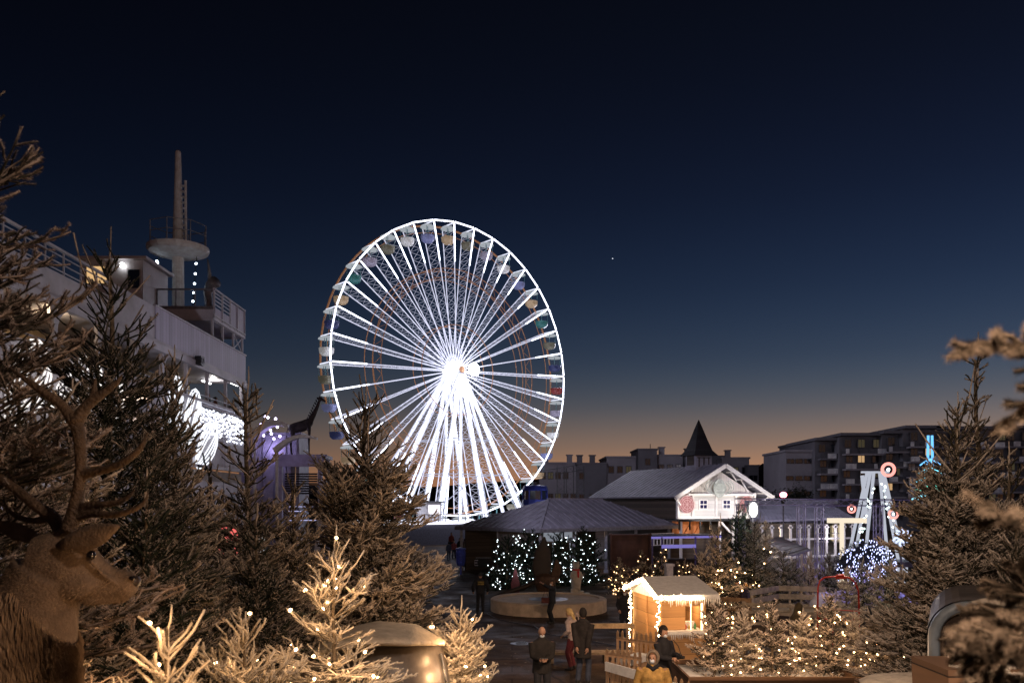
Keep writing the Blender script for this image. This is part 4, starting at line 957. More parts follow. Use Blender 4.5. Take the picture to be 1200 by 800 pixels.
# big crate-like dark hoarding and the shed to the right of the pavilion front
b = MB(); p = at(722, 655, 52); b.box((p.x+.9, 52.6, 1.45), (2.4, .2, 2.9)); b.box((p.x-.3, 52.3, 1.5), (.1, .5, 3.0)); b.box((p.x+2.1, 52.3, 1.5), (.1, .5, 3.0)); b.box((p.x+.9, 52.4, 2.9), (2.6, .6, .1))
tag(b.build('hoarding', mat('reddish_brown_panel', (.09, .04, .03), .7, .3, 1.2), origin=(p.x, 52.5, 0)), 'dark reddish brown panel wall between the white lit and the amber lit trees', 'wall')
cn = thing('bar_canopy', 'flat bar canopy edged with violet light below the chalet balcony', 'canopy', (0, 0, 0))
a, c = at(772, 628, 55), at(835, 628, 57); b = MB(); b.bar((a.x-1.0, 55, 2.72), (c.x, 57, 2.72), 2.5, .14); b.build('canopy', MAT['blackmetal'], cn)
b = MB(); b.bar((a.x-.7, 53.78, 2.66), (c.x+.25, 55.7, 2.66), .06, .14); b.bar((a.x+.0, 53.9, 2.1), (a.x+2.3, 54.6, 2.1), .06, .22); b.build('light_edge', emat('violet_edge', (.35, .3, .9), .55), cn)
for (x, y) in ((a.x-.6, 53.9), (a.x+.02, 54.0), (a.x+2.3, 54.7), (c.x-.1, 55.7)): b = MB(); b.box((x, y, 1.35), (.09, .09, 2.7)); b.box((x, y, .04), (.25, .25, .08)); b.build('post', mat('violet_post', (.15, .13, .35), .5) if 'violet_post' not in bpy.data.materials else bpy.data.materials['violet_post'], cn)
b = MB(); b.cur = 0; b.box((a.x+1.3, 55.2, .6), (3.4, .6, 1.2)); b.box((a.x+1.3, 55.1, 1.23), (3.7, .9, .07)); b.build('counter', dkboards, cn)
lamp('bar_violet', (a.x+1.5, 54.3, 2.3), (.4, .32, 1), 14, .2)
# ---------------------------------------------------------------- long low building right
lw = thing('market_hall', 'low market hall with a lilac lit metal roof right of the chalet', 'market hall', (0, 0, 0))
q = [at(880, 612, 56), at(1001, 608, 60), at(964, 587, 66), at(872, 588, 64)]
b = MB(); b.slab(q, .12, (0, 0, 1)); n = 26
for k in range(n): t = (k+.5)/n; b.bar(q[0].lerp(q[1], t)+Vector((0, 0, .15)), q[3].lerp(q[2], t)+Vector((0, 0, .15)), .05, .05)
b.build('roof', mat('zinc_roof', (.30, .29, .34), .5, .2, .8, bump=.2), lw)
q0, q1 = at(884, 640, 60), at(996, 640, 63); b = MB(); b.slab([(q0.x, q0.y, 0), (q1.x, q1.y, 0), (q1.x, q1.y, 3.4), (q0.x, q0.y, 3.4)], .2, (0, 1, 0)); b.build('wall', plankmat('pale_boards', (.32, .3, .28), .25, 2, gap=.06, var=.2, dark=.6), lw)
for k in range(12):
    t = k/11; s = at(882, 640, 56.3).lerp(at(999, 640, 60), t); b = MB(); b.box((s.x, s.y, 1.7), (.14, .14, 3.35)); b.box((s.x, s.y, 3.2), (.3, .14, .12)); b.build('post', trim, lw)
b = MB(); s0, s1 = at(882, 640, 56.3), at(999, 640, 60); b.bar((s0.x, s0.y, 2.4), (s1.x, s1.y, 2.4), .08, .12); b.bar((s0.x, s0.y, 1.2), (s1.x, s1.y, 1.2), 1.0, .1)
b.build('rail', trim, lw)
for k, (px, w_, e) in enumerate(((968, 1.0, 0), (983, 1.0, 1))):
    s = at(px, 622, 60.8); b = MB(); b.cur = 0; b.box((s.x, s.y+.4, 2.7), (1.2, .1, 1.3)); b.cur = 1; b.box((s.x, s.y+.3, 2.7), (1.0, .06, 1.1)); b.cur = 0; b.box((s.x, s.y+.24, 2.7), (.06, .04, 1.1)); b.box((s.x, s.y+.24, 2.7), (1.0, .04, .06)); b.build('window', [trim, emat('hall_window', (1, .8, .5), .5) if e else winD], lw)
lamp('hall_lamp', (17.5, 57.5, 2.8), (1, .75, .5), 60, .2); lamp('hall_lamp', (22, 58.5, 2.8), (.9, .85, 1), 50, .2)
# small lean-to roof in front
lt = thing('stall', 'open stall with a grey sloping roof below the market hall', 'stall', (0, 0, 0))
q = [at(893, 632, 44), at(928, 652, 40), at(950, 645, 42), at(914, 630, 46)]; b = MB(); b.slab(q, .07, (0, 0, 1))
for k in range(6): t = (k+.5)/6; b.bar(q[0].lerp(q[1], t)+Vector((0, 0, .09)), q[3].lerp(q[2], t)+Vector((0, 0, .09)), .04)
b.build('roof', bpy.data.materials['zinc_roof'], lt)
for s in (q[1], q[2], q[0], q[3], q[1].lerp(q[2], .5)): b = MB(); b.box((s.x, s.y, s.z/2), (.09, .09, s.z)); b.box((s.x, s.y, .03), (.2, .2, .06)); b.build('post', trim, lt)
b = MB(); s = (q[1]+q[2])/2; b.box((s.x, s.y+.7, .55), (.9, .5, 1.1)); b.box((s.x, s.y+.7, 1.13), (1.1, .7, .06)); b.build('counter', lilac, lt)
# ---------------------------------------------------------------- trusses, floodlight
trm = mat('truss_aluminium', (.42, .4, .6), .4, .1, 3, metal=.3)
def truss(mb, a, b_, w=.3, n=None):
    a, b_ = Vector(a), Vector(b_); d = b_-a; L_ = d.length; n = n or max(3, int(L_/.45)); t = d/L_
    s = t.cross(Vector((0, 1, 0)) if abs(t.y) < .9 else Vector((0, 0, 1))).normalized()*w/2; r = t.cross(s).normalized()*w/2
    cs = [s+r, s-r, -s-r, -s+r]
    for c in cs: mb.tube([a+c, b_+c], .03, 4)
    for k in range(n):
        p, q = a+d*k/n, a+d*(k+1)/n
        for i in range(4): mb.bar(p+cs[i], q+cs[(i+1) % 4], .018)
tg = thing('truss_gantry', 'long aluminium truss gantry lit violet crossing in front of the market hall', 'truss gantry', (0, 0, 0))
Y = 44
a, c = at(862, 587.5, Y), at(1066, 589, Y); b = MB(); truss(b, a, c, .32); b.build('beam', trm, tg)
for px in (868, 939, 960, 1029):
    p = at(px, 590, Y); b = MB(); truss(b, (p.x, Y, 0), (p.x, Y, p.z), .34); b.box((p.x, Y, .04), (.6, .6, .07)); b.build('leg', trm, tg)
p = at(950, 590, Y); b = MB(); truss(b, (p.x-.45, Y, p.z), (p.x+.45, Y-1.8, p.z), .3); b.build('beam', trm, tg)
lamp('truss_violet', (p.x+1, Y-2.5, .5), (.5, .42, 1), 90, .3); lamp('truss_violet', (19.5, Y-2.5, .8), (.45, .4, 1), 80, .3)
fl = thing('floodlight', 'dazzling white floodlight on a stand right of the chalet gable', 'floodlight', tuple(at(883, 597, 42)))
b = MB(); b.cur = 0; b.box((0, .06, 0), (.46, .1, .72)); b.box((0, .12, -.05), (.1, .08, .3)); b.cur = 1; b.ball((0, 0, 0), .24, 10, 8, (.8, .3, 1.5)); b.build('lamp_head', [MAT['blackmetal'], emat('flood_glow', (1, 1, .98), 22)], fl)
b = MB(); b.tube([(0, .15, 0), (0, .15, -fl.location.z)], .04, 6); b.bar((-.5, .15, -fl.location.z+.04), (.5, .15, -fl.location.z+.04), .06); b.build('stand', MAT['greymetal'], fl)
lamp('flood', tuple(fl.location+Vector((0, -.5, 0))), (1, .97, .95), 130, .3)
rf = thing('red_beacon', 'glowing pinkish red beacon lamp on the truss right of the floodlight', 'beacon lamp', tuple(at(918, 580, 46)))
b = MB(); b.cur = 0; b.tube([(0, 0, -.45), (0, 0, -.12)], .12, 8); b.cur = 1; b.ball((0, 0, .02), .2, 10, 7, (1, 1, .8)); b.build('lamp_head', [MAT['blackmetal'], emat('beacon_glow', (1, .25, .35), 7)], rf)
b = MB(); b.tube([(0, 0, -.4), (0, 0, -rf.location.z)], .04, 6); b.bar((-.3, 0, -rf.location.z+.03), (.3, 0, -rf.location.z+.03), .05); b.build('stand', MAT['greymetal'], rf)
# ---------------------------------------------------------------- small white ride
rd = thing('small_ride', 'small white fairground wheel ride on leaning legs with red ring lights', 'fairground ride', tuple(at(1027, 560, 52))); rd.location.z = 0
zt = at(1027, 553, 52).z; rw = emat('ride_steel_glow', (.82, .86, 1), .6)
bm_ = MB(); 
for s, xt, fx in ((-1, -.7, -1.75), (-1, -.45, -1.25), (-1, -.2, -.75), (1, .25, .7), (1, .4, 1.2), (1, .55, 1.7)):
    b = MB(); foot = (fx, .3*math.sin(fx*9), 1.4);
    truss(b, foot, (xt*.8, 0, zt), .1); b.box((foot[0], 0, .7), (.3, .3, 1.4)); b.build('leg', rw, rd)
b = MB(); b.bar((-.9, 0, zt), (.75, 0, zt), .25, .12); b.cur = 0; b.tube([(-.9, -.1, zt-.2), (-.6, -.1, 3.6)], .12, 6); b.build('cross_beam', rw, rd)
rl = MB(); rl.ball((0, 0, 0), .06, 6, 5); rme = rl.mesh('bulb', emat('ride_bulb', (.8, 1, .95), 6)); rr = random.Random(8)
for k in range(34):
    s = rr.choice((-1, 1)); t = rr.random(); z = zt-.3-(zt-2)*t; link('bulb', rme, rd, (s*(.2+1.1*t)+rr.uniform(-.15, .15), -.25, z))
for (px, py, r, lab) in ((1041, 550, .5, 0), (1047, 602, .36, 1), (998, 596, .3, 2)):
    q = at(px, py, 51.4)-rd.location; b = MB(); b.cur = 0
    b.tube([q+Vector((r*.72*math.cos(k*PI/12), 0, r*.72*math.sin(k*PI/12))) for k in range(25)], .19*r, 7)
    b.cur = 1; b.ball(q, r*.2, 8, 6); b.cur = 2; b.tube([q+Vector((0, .1, 0)), q+Vector((0, .5, 0))], .06, 6)
    b.build('ring_light', [emat('red_ring%s' % 'abc'[lab], (1, .35, .3), 1.6), emat('ring_core%s' % 'abc'[lab], (1, .95, .9), 6), MAT['greymetal']], rd)
b = MB(); q = at(1000, 610, 51)-rd.location; b.box((q.x, 0, q.z), (2.2, .6, .3)); b.box((q.x-.3, 0, q.z/2), (.2, .2, q.z)); b.build('sign_board', emat('cream_sign', (1, .85, .65), 1.0), rd)
b = MB(); b.lathe([(2.4, 1.1), (2.4, 1.4), (.1, 1.5)], 20); b.build('platform', lilac, rd)
# ---------------------------------------------------------------- blue lit bush mound and blue tree
bb = thing('lit_bush', 'rounded bush wrapped in dense blue white lights below the small ride', 'lit bush', (0, 0, 0)); c = at(1012, 650, 38); bb.location = (c.x, 38, 0)
cz = 2.7; rr = random.Random(3); lf = MB()
for k in range(2600):
    th, ph = math.acos(rr.uniform(-.3, 1)), rr.uniform(0, 2*PI); r = rr.uniform(.8, 1.05); p = Vector((1.25*math.sin(th)*math.cos(ph)*r, 1.1*math.sin(th)*math.sin(ph)*r, cz-1+1.15*math.cos(th)*r+.3)); d = Vector((rr.uniform(-1, 1), rr.uniform(-1, 1), rr.uniform(-1, 1)))*.09; e = Vector((rr.uniform(-1, 1), rr.uniform(-1, 1), rr.uniform(-1, 1)))*.05
    lf.add([p, p+d, p+e], [(0, 1, 2)])
lf.build('foliage', mat('blue_green_leaves', (.04, .05, .07), .8), bb)
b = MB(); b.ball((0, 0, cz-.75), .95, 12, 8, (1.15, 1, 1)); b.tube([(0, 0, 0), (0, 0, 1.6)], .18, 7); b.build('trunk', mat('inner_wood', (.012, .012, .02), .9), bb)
lt_ = thing('string_lights', 'dense blue white string lights wrapped over the rounded bush', 'string lights', tuple(bb.location)); b = MB(); wv = []
for k in range(420):
    ux, uz = rr.uniform(-1, 1), rr.uniform(-.55, 1)
    if ux*ux+uz*uz > 1: continue
    p = Vector((1.35*ux, -1.2*math.sqrt(max(0, 1-ux*ux-uz*uz))*rr.uniform(.9, 1.05)-.05, cz-.7+1.22*uz)); b.ball(p, .018, 4, 4, (1, 1, 2.2)); wv.append(p)
tag(b.build('bulb', emat('blue_white_bulb', (.55, .6, 1), 3.2), lt_), kind='stuff')
b = MB(); wv.sort(key=lambda p: (round(math.atan2(p.y, p.x)*6), p.z))
for p, q in zip(wv, wv[1:]):
    if (p-q).length < .6: b.tube([p, q], .006, 3)
b.build('wire', MAT['wire'], lt_)
lamp('bush_violet', (bb.location.x-1.4, 35.2, 1.9), (.35, .3, 1), 55, .2); lamp('bush_violet', (bb.location.x+1.3, 35.6, 1.7), (.4, .36, 1), 45, .2)
b = MB(); c = at(1010, 663, 36); rr = random.Random(12)
for k in range(9): b.ball((c.x-1.6+k*.4, 36.2+rr.uniform(-.3, .3), .15+rr.uniform(0, .2)), .62, 10, 6, (1, .8, 1.15+.4*rr.random()))
me = remesh(b, .09, 4, mat('violet_tinted_snow', (.6, .6, .75), .8, .1, 3, bump=.4), 'snow_bank'); o = bpy.data.objects.new('snow_bank', me); COL.objects.link(o); tag(o, 'low bank of violet lit artificial snow under the blue lit bush', 'snow bank', kind=None)  # snow colour itself carries the violet of the lights
bt = thing('light_tree', 'artificial tree of blue and turquoise light tubes in front of the dark apartments', 'light tree', (at(1090, 560, 62).x, 62, 0))
zb = at(0, 572, 62).z; ztop = at(0, 510, 62).z
b = MB(); b.tube([(0, 0, 0), (0, 0, ztop-2)], .12, 8); b.build('mast', MAT['greymetal'], bt)
for s in (-.28, .28): b = MB(); b.tube([(s*.6, 0, ztop-1.7), (s*.5, 0, ztop)], .09, 8); b.build('light_tube', emat('blue_tube%s' % ('a' if s < 0 else 'b'), (.15, .5, 1), 1.6), bt)
for k in range(5):
    z = ztop-1.7-k*.62; w_ = .5+k*.15; b = MB()
    for s in (-1, 1):
        for y in (-.5, .5): b.tube([(0, 0, z), (s*w_*.5, y*.6, z-.2), (s*w_, y, z-.45)], .05, 5)
    b.build('light_tier', emat('tier_glow%s' % 'abcde'[k], [(.15, .5, 1), (.2, .75, 1), (.2, .7, .9), (.15, .9, .7), (.3, .8, 1)][k], 2.0), bt)
# people-height blue flower ornament
q = at(1057, 630, 38); o_ = MB(); o_.cur = 0
for k in range(10): a_ = k*PI/5; o_.tube([(0, 0, 0), (.3*math.cos(a_), 0, .3*math.sin(a_)), (.42*math.cos(a_+.3), 0, .42*math.sin(a_+.3))], .045, 5)
o_.cur = 1; o_.ball((0, 0, 0), .1, 8, 6); o_.cur = 2; o_.tube([(0, .1, 0), (0, .1, -q.z)], .05, 6)
o = o_.build('flower_light', [emat('blue_petal', (.6, .7, 1), 1.6), emat('flower_core', (1, 1, 1), 5), MAT['greymetal']]); o.location = q; tag(o, 'pale blue flower shaped light on a pole beside the blue lit bush', 'light ornament')
# blue gondola cabin and the crane lattice behind the pavilion roof
q = at(627, 585, 78); cb = thing('cable_cabin', 'blue cable car cabin standing above the pavilion roof at the foot of the wheel', 'cable cabin', (q.x, 78, 0)); zc = q.z
bl = mat('blue_cabin_paint', (.06, .09, .5), .3, .1, 2)
b = MB(); prof = [(.95, 0), (1.15, .15), (1.25, .7), (1.2, 1.1), (1.1, 1.1), (1.12, .7)]
b.lathe(prof, 12, (0, 0, zc-1.1)); b.lathe([(1.12, 1.9), (1.2, 2.0), (1.05, 2.35), (.2, 2.45)], 12, (0, 0, zc-1.1)); b.build('shell', bl, cb)
b = MB()
for k in range(6): a_ = k*PI/3; b.tube([(1.13*math.cos(a_), 1.13*math.sin(a_), zc-.05), (1.1*math.cos(a_), 1.1*math.sin(a_), zc+.85)], .08, 5)
b.build('pillar', bl, cb); b = MB(); b.lathe([(1.06, 0), (1.04, .8)], 12, (0, 0, zc), cap=False); b.build('pane', mat('cabin_glass', (.03, .04, .06), .1, spec=.9), cb)
b = MB(); b.tube([(0, 0, 0), (0, 0, zc-1)], .25, 10); b.tube([(0, 0, zc+1.3), (0, 0, zc+1.6)], .2, 8); b.build('stand', MAT['greymetal'], cb)
lamp('cabin_light', (q.x+1.4, 75.5, zc-.6), (.85, .85, 1), 45, .2)
cl = thing('lattice_tower', 'dark steel lattice tower with a long arm behind the pavilion roof', 'crane', (0, 0, 0)); b = MB(); p0 = at(657, 580, 120); p1 = at(680, 580, 120)
for px in (657, 668, 680): p = at(px, 546, 120); truss(b, (p.x, 120, 0), (p.x, 120, p.z), 1.0, 14)
b.build('tower', MAT['blackmetal'], cl); b = MB(); truss(b, at(628, 556, 120), at(682, 547, 120), .8, 10); b.build('arm', MAT['blackmetal'], cl)
# ---------------------------------------------------------------- plaza: round basin
bs = thing('round_basin', 'low round concrete basin with a grey top in the middle of the plaza', 'basin', (1.65, 38.6, 0))
conc = mat('warm_concrete', (.55, .42, .30), .85, .15, 2, bump=.3)
b = MB(); b.lathe([(2.62, 0), (2.62, .52), (2.55, .56), (2.3, .56), (2.28, .5)], 48); b.build('wall', conc, bs)
b = MB(); b.lathe([(2.28, .48), (.9, .5), (.02, .52)], 48); b.build('floor', mat('wet_grey_floor', (.30, .29, .31), .5, .4, .8, c2=(.16, .155, .17)), bs)
# tall dark sculpture (old propeller blades)
bz = mat('dark_old_bronze', (.018, .013, .01), .6, .4, 3, c2=(.035, .02, .011))
pr = thing('propeller_sculpture', 'dark sculpture with an upright pointed blade and a long slanting arm behind the basin', 'sculpture', (at(636, 690, 43).x, 43, 0))
b = MB(); b.tube([(0, 0, 1.0), (-.05, 0, 1.6), (0, 0, 2.4), (.1, 0, 3.15)], [.42, .52, .42, .05], 10, r2=[.1, .09, .07, .02], ref=(0, 1, 0)); link('blade', remesh(b, .05, 2, bz, 'blade'), pr)
b = MB(); b.tube([(0, 0, 1.05), (-.9, -.2, .65), (-2.2, -.5, .25), (-2.6, -.5, .1)], [.16, .13, .1, .06], 8); b.build('arm', bz, pr, smooth=True)
b = MB(); b.lathe([(.3, .1), (.42, .5), (.55, .85), (.5, 1.15), (.2, 1.3)], 16, (.1, 0, 0)); b.tube([(.55, 0, .9), (.75, 0, 1.6), (.7, 0, 2.0)], [.25, .2, .05], 8, r2=[.08, .07, .03]); b.box((.1, 0, .08), (1.1, 1.1, .16)); b.build('hub', mat('rusty_brown_iron', (.08, .04, .02), .7, .3, 4), pr, smooth=False)
# wooden decorative animals
def cutout(name, lab, loc, prof, m, th=.25, cat='figure', extra=None, rz=0.0):
    b = MB(); b.slab([(x, -th/2, z) for x, z in prof], th, (0, 1, 0))
    if extra: extra(b)
    o = b.build(name, m); o.location = loc; o.rotation_euler = (0, 0, rz); return tag(o, lab, cat)
wf = mat('white_painted_figure', (.38, .33, .28), .7, .12, 5, bump=.2)
def bear():
    t = thing('bear_figure', 'white standing bear figure with a red scarf on small wooden steps', 'figure', tuple(Vector((at(675, 690, 45).x, 45, 0))))
    b = MB(); b.tube([(0, 0, .35), (0, 0, .7), (0, 0, 1.15), (0, 0, 1.4)], [.22, .3, .24, .14], 12); b.ball((0, -.03, 1.55), .19, 12, 8); b.ball((0, -.2, 1.5), .09, 8, 6)
    for s in (-1, 1): b.ball((s*.13, 0, 1.72), .06, 8, 5); b.tube([(s*.2, 0, 1.2), (s*.3, -.12, .95), (s*.2, -.25, .85)], [.09, .08, .07], 8); b.tube([(s*.13, 0, .5), (s*.14, -.05, .3), (s*.14, -.12, .26)], [.12, .1, .09], 8)
    link('body', remesh(b, .035, 2, wf, 'bear_body'), t)
    b = MB(); b.tube([(.17*math.cos(k*PI/6), .17*math.sin(k*PI/6), 1.33) for k in range(13)], .05, 6); b.box((.05, -.24, 1.1), (.1, .04, .35)); b.build('scarf', mat('red_cloth', (.4, .02, .02), .9), t)
    return t
br = bear(); br.rotation_euler[2] = .2
b = MB()
for k in range(3): b.box((.32*k-.1, 0, .12*(3-k)/1-.0), (.34, .5, .24*(3-k)/1))
o = b.build('wooden_steps', mat('pale_wood_blocks', (.5, .42, .33), .8, .15, 6)); o.location = (at(675, 690, 45).x, 44.9, 0); o.scale = (1, 1, .45); tag(o, 'small pale wooden steps under the white bear figure', 'steps')
o = cutout('gnome_figure', 'small red figure half hidden left of the dark sculpture', (at(604, 680, 46).x, 46, 0), [(-.2, 0), (.2, 0), (.24, .5), (.15, .85), (.1, 1.1), (0, 1.35), (-.1, 1.1), (-.15, .85), (-.24, .5)], mat('dull_red_paint', (.09, .015, .015), .7), .3)
hf = mat('pale_blue_grey_paint', (.35, .34, .38), .7)
# ---------------------------------------------------------------- kiosk with string-lit edges
warmw = plankmat('warm_pine_boards', (.50, .28, .12), .34, 2, gap=.03, var=.22, dark=.45)
K0 = Vector((4.0, 23, .38)); kf = Vector((.98, .18, 0)).normalized(); kb = Vector((-.17, .98, 0)).normalized(); ang = math.atan2(kf.y, kf.x)
kk = thing('market_kiosk', 'small pine kiosk with a snowy roof and edges outlined in warm string lights', 'kiosk', tuple(K0), ang); WF, WB, HE = 1.28, 2.3, 1.85
b = MB(); b.box((.02, WB/2, HE/2), (.05, WB, HE)); b.box((-.02, WB*.45, HE/2), (.05, .09, HE)); b.box((WF, WB/2, HE/2), (.05, WB, HE)); b.box((WF/2, WB, HE/2), (WF, .05, HE)); b.build('side_wall', warmw, kk)
b = MB(); b.box((WF*.27, -.02, 1.35), (WF*.54, .05, .95)); b.box((WF/2, -.02, .46), (WF, .05, .92)); b.box((WF*.78, -.02, 1.75), (WF*.45, .05, .2)); b.box((WF*.93, -.03, 1.3), (.14, .07, .9))
b.build('front_wall', warmw, kk)
b = MB(); b.box((WF/2, WB/2, .98), (WF-.1, WB-.1, .05)); b.box((WF*.76, .45, 1.1), (.3, .2, .15)); b.box((WF*.7, .7, 1.25), (.12, .12, .4)); b.build('interior_shelf', MAT['snow'], kk)
b = MB(); b.box((WF/2+.05, -.14, .97), (WF+.15, .3, .09)); rr = random.Random(2)
for k in range(26): x = WF*k/25; b.tube([(x, -.28, .97), (x+.01, -.28, .9-rr.uniform(.02, .16))], [.022, .004], 4)
b.build('snow_ledge', MAT['snow'], kk)
b = MB(); zr = HE+.02; b.slab([(-.2, -.3, zr), (WF+.28, -.3, zr), (WF+.2, WB*.5, zr+.38), (-.1, WB*.5, zr+.38)], .12, (0, -.2, .98)); b.slab([(-.2, WB+.2, zr), (WF+.28, WB+.2, zr), (WF+.2, WB*.5, zr+.38), (-.1, WB*.5, zr+.38)][::-1], .12, (0, .2, .98)); b.add([(-.05, 0, HE), (-.05, WB, HE), (-.05, WB/2, HE+.4)], [(0, 1, 2)])
for k in range(34): x = -.2+(WF+.48)*k/33; b.tube([(x, -.3, zr+.03), (x, -.31, zr-rr.uniform(.03, .2))], [.025, .004], 4)
o = b.build('snowy_roof', MAT['snow'], kk)
b = MB(); b.box((WF*.8, WB*.9, HE+.45), (.2, .2, .6)); b.box((WF*.8, WB*.9, HE+.77), (.27, .27, .07)); b.build('chimney', hf, kk)
b = MB(); b.cur = 0; b.tube([(WF*.62+.04, -.08, 1.02), (WF*.62+.04, -.08, 1.72)], .012, 4); b.box((WF*.9, -.08, 1.35), (.05, .03, .75)); b.build('light_bar', emat('warm_strip', (1, .68, .4), 5), kk)
st_ = thing('string_lights', 'dense warm string lights along the kiosk eaves and corners', 'string lights', tuple(K0), ang); b = MB(); wr = MB()
paths = [((-.08, -.05, .1), (-.08, -.05, HE), 60), ((-.08, WB+.02, .2), (-.08, WB+.02, HE), 80), ((-.22, WB+.2, zr+.05), (-.15, WB*.5, zr+.42), 130), ((-.15, WB*.5, zr+.42), (-.22, -.3, zr+.05), 170), ((-.22, -.33, zr+.05), (WF*.85, -.33, zr+.05), 130)]
for a_, c_, n in paths:
    a_, c_ = Vector(a_), Vector(c_); wr.bar(a_, c_, .012)
    for k in range(n): p = a_.lerp(c_, k/n)+Vector([rr.gauss(0, .03) for _ in range(3)]); b.ball(p, .0145, 5, 4)
tag(b.build('bulb', emat('kiosk_bulb', (1, .72, .42), 24), st_), kind='stuff'); wr.build('wire', MAT['wire'], st_)
R3 = Matrix.Rotation(ang, 3, 'Z')
for q in ((-.5, .3, 1.5), (-.55, 1.5, 1.7), (.5, -.6, 1.7), (1.0, .5, 1.6)): lamp('kiosk_glow', tuple(K0+R3@Vector(q)), (1, .6, .3), 16 if q[1] < 1.6 else 20, .15)
lamp('kiosk_glow', tuple(K0+R3@Vector((-.6, 1.0, 1.95))), (1, .62, .32), 26, .15)
# ---------------------------------------------------------------- picket fences
pk = plankmat('weathered_picket', (.38, .24, .14), .2, 2, gap=.0, var=.35)
def fence(lab, a, c, h=1.05, snow=True, sp=.14, group=None):
    a, c = Vector(a), Vector(c); d = c-a; L_ = d.length; t = d/L_; n = int(L_/sp); f = thing('picket_fence', lab, 'fence', tuple(a)); nrm = Vector((t.y, -t.x, 0)).normalized(); rr = random.Random(int(a.x*100))
    if nrm.y > 0: nrm = -nrm
    if n > 95: sp = L_/95; n = 95
    for k in range(n+1):
        p = d*(k/n); hh = h*(.92+.14*rr.random()); b = MB(); w_ = .035; s = t*w_; q = p+nrm*.03; ln = t*rr.uniform(-.02, .02)
        b.slab([q-s, q+s, q+s+ln+Vector((0, 0, hh)), q+ln+Vector((0, 0, hh+.06)), q-s+ln+Vector((0, 0, hh))], .02, nrm); b.build('picket', pk, f)
    b = MB()
    for z in (.3, .8): b.bar(Vector((0, 0, z)), d+Vector((0, 0, z)), .05, .08)
    b.build('rail', pk, f)
    if snow: b = MB(); b.bar(nrm*.09+Vector((0, 0, h*.86)), d+nrm*.09+Vector((0, 0, h*.86)), .05, .2); b.build('snow_board', MAT['snow'], f)
    return f
fence('tall pine picket fence running up to the side of the kiosk', (2.85, 22.8, .4), (3.95, 21.8, .4), 1.05, False)
fence('picket fence with a snow covered board left of the hooded woman', (2.15, 18.9, .4), (3.1, 17.2, .4), .95)
fence('short picket fence behind the snow covered planter block', (2.3, 20.4, .4), (3.0, 19.8, .4), .9, False)
fence('picket fence with a snow covered board right of the hooded woman', (3.0, 16.9, .4), (4.1, 15.9, .4), .95)
b = MB(); b.box((0, 0, .3), (.95, .34, .6)); b.cur = 1; b.box((0, 0, .66), (1.0, .4, .14)); o = b.build('snowy_box', [pk, MAT['snow']]); o.location = (2.95, 20.6, .4); o.rotation_euler[2] = .9; tag(o, 'wooden trough topped with snow inside the fence corner by the kiosk', 'trough')
# wooden benches / barrier by the two men
wood = mat('pallet_wood', (.26, .19, .12), .8, .3, 5, bump=.3)
bn = thing('wooden_barrier', 'low wooden rail barrier between the man in the hooded coat and the kiosk', 'barrier', (2.1, 25.2, .35))
b = MB(); b.box((.85, 0, .85), (1.9, .12, .14)); b.build('rail', wood, bn)
for x in (0.02, 1.65): b = MB(); b.box((x, 0, .4), (.12, .1, .8)); b.build('post', wood, bn)
bn = thing('pallet_bench', 'long low pallet bench on the ground behind the man in the hooded coat', 'bench', (1.2, 23.6, .38))
b = MB(); b.box((1.0, .1, .28), (2.4, .2, .06)); b.box((1.0, .36, .28), (2.4, .2, .06)); b.build('seat', wood, bn)
for x in (-.1, .7, 1.4, 2.1): b = MB(); b.box((x, .22, .12), (.1, .5, .25)); b.build('leg', wood, bn)
# table with drinks? pale box behind
# ---------------------------------------------------------------- ramp / rail pen behind the low trees
gw = mat('greyed_timber', (.30, .25, .20), .8, .25, 4, bump=.2)
def railpen(lab, pts, zs, h=.14, posts=5, m=gw):
    t = thing('timber_railing', lab, 'railing', tuple(pts[0])); o0 = Vector(pts[0])
    for z in zs:
        b = MB()
        for a, c in zip(pts, pts[1:]): b.bar(Vector(a)-o0+Vector((0, 0, z)), Vector(c)-o0+Vector((0, 0, z)), .05, h)
        b.build('rail', m, t)
    for a, c in zip(pts, pts[1:]):
        for k in range(posts): p = Vector(a).lerp(Vector(c), k/(posts-1) if posts > 1 else 0)-o0; b = MB(); b.box(p+Vector((0, .06, max(zs)/2)), (.09, .09, max(zs)+.1)); b.box(p+Vector((0, .06, max(zs)+.07)), (.12, .12, .03)); b.build('post', m, t)
    return t
railpen('grey timber ramp railing behind the red tubular arch', [(9.2, 34, 0), (11.4, 36.5, 0), (13.2, 36.0, 0)], (.45, .85, 1.2), .22)
railpen('pale low timber railing running under the red tubular arch', [(8.7, 32, 0), (13.2, 29.5, 0)], (.35, .75, 1.05), .1, 7)
railpen('dark timber rail fence left of the red arch behind the couple', [(6.9, 33.5, 0), (9.0, 32.2, 0)], (.4, .8, 1.15), .16, 4, mat('brown_timber', (.16, .10, .06), .8))
b = MB(); b.box((0, 0, 0), (5.0, .8, .1)); b.box((0, .0, .06), (5.0, .86, .03)); 
for k in range(9): b.box((-2.4+k*.6, 0, -.12), (.1, .7, .14))
o = b.build('timber_ramp', gw); o.location = (11.6, 33.6, .55); o.rotation_euler = (.05, .0, -.3); tag(o, 'broad pale timber ramp deck inside the railings', 'ramp')
rm = mat('red_enamel_tube', (.45, .035, .02), .4, .15, 4)
ra = thing('red_tube_frame', 'bright red tubular arch frame standing in front of the timber ramp', 'frame', (at(983, 735, 27).x, 27, 0)); hh = at(0, 675, 27).z
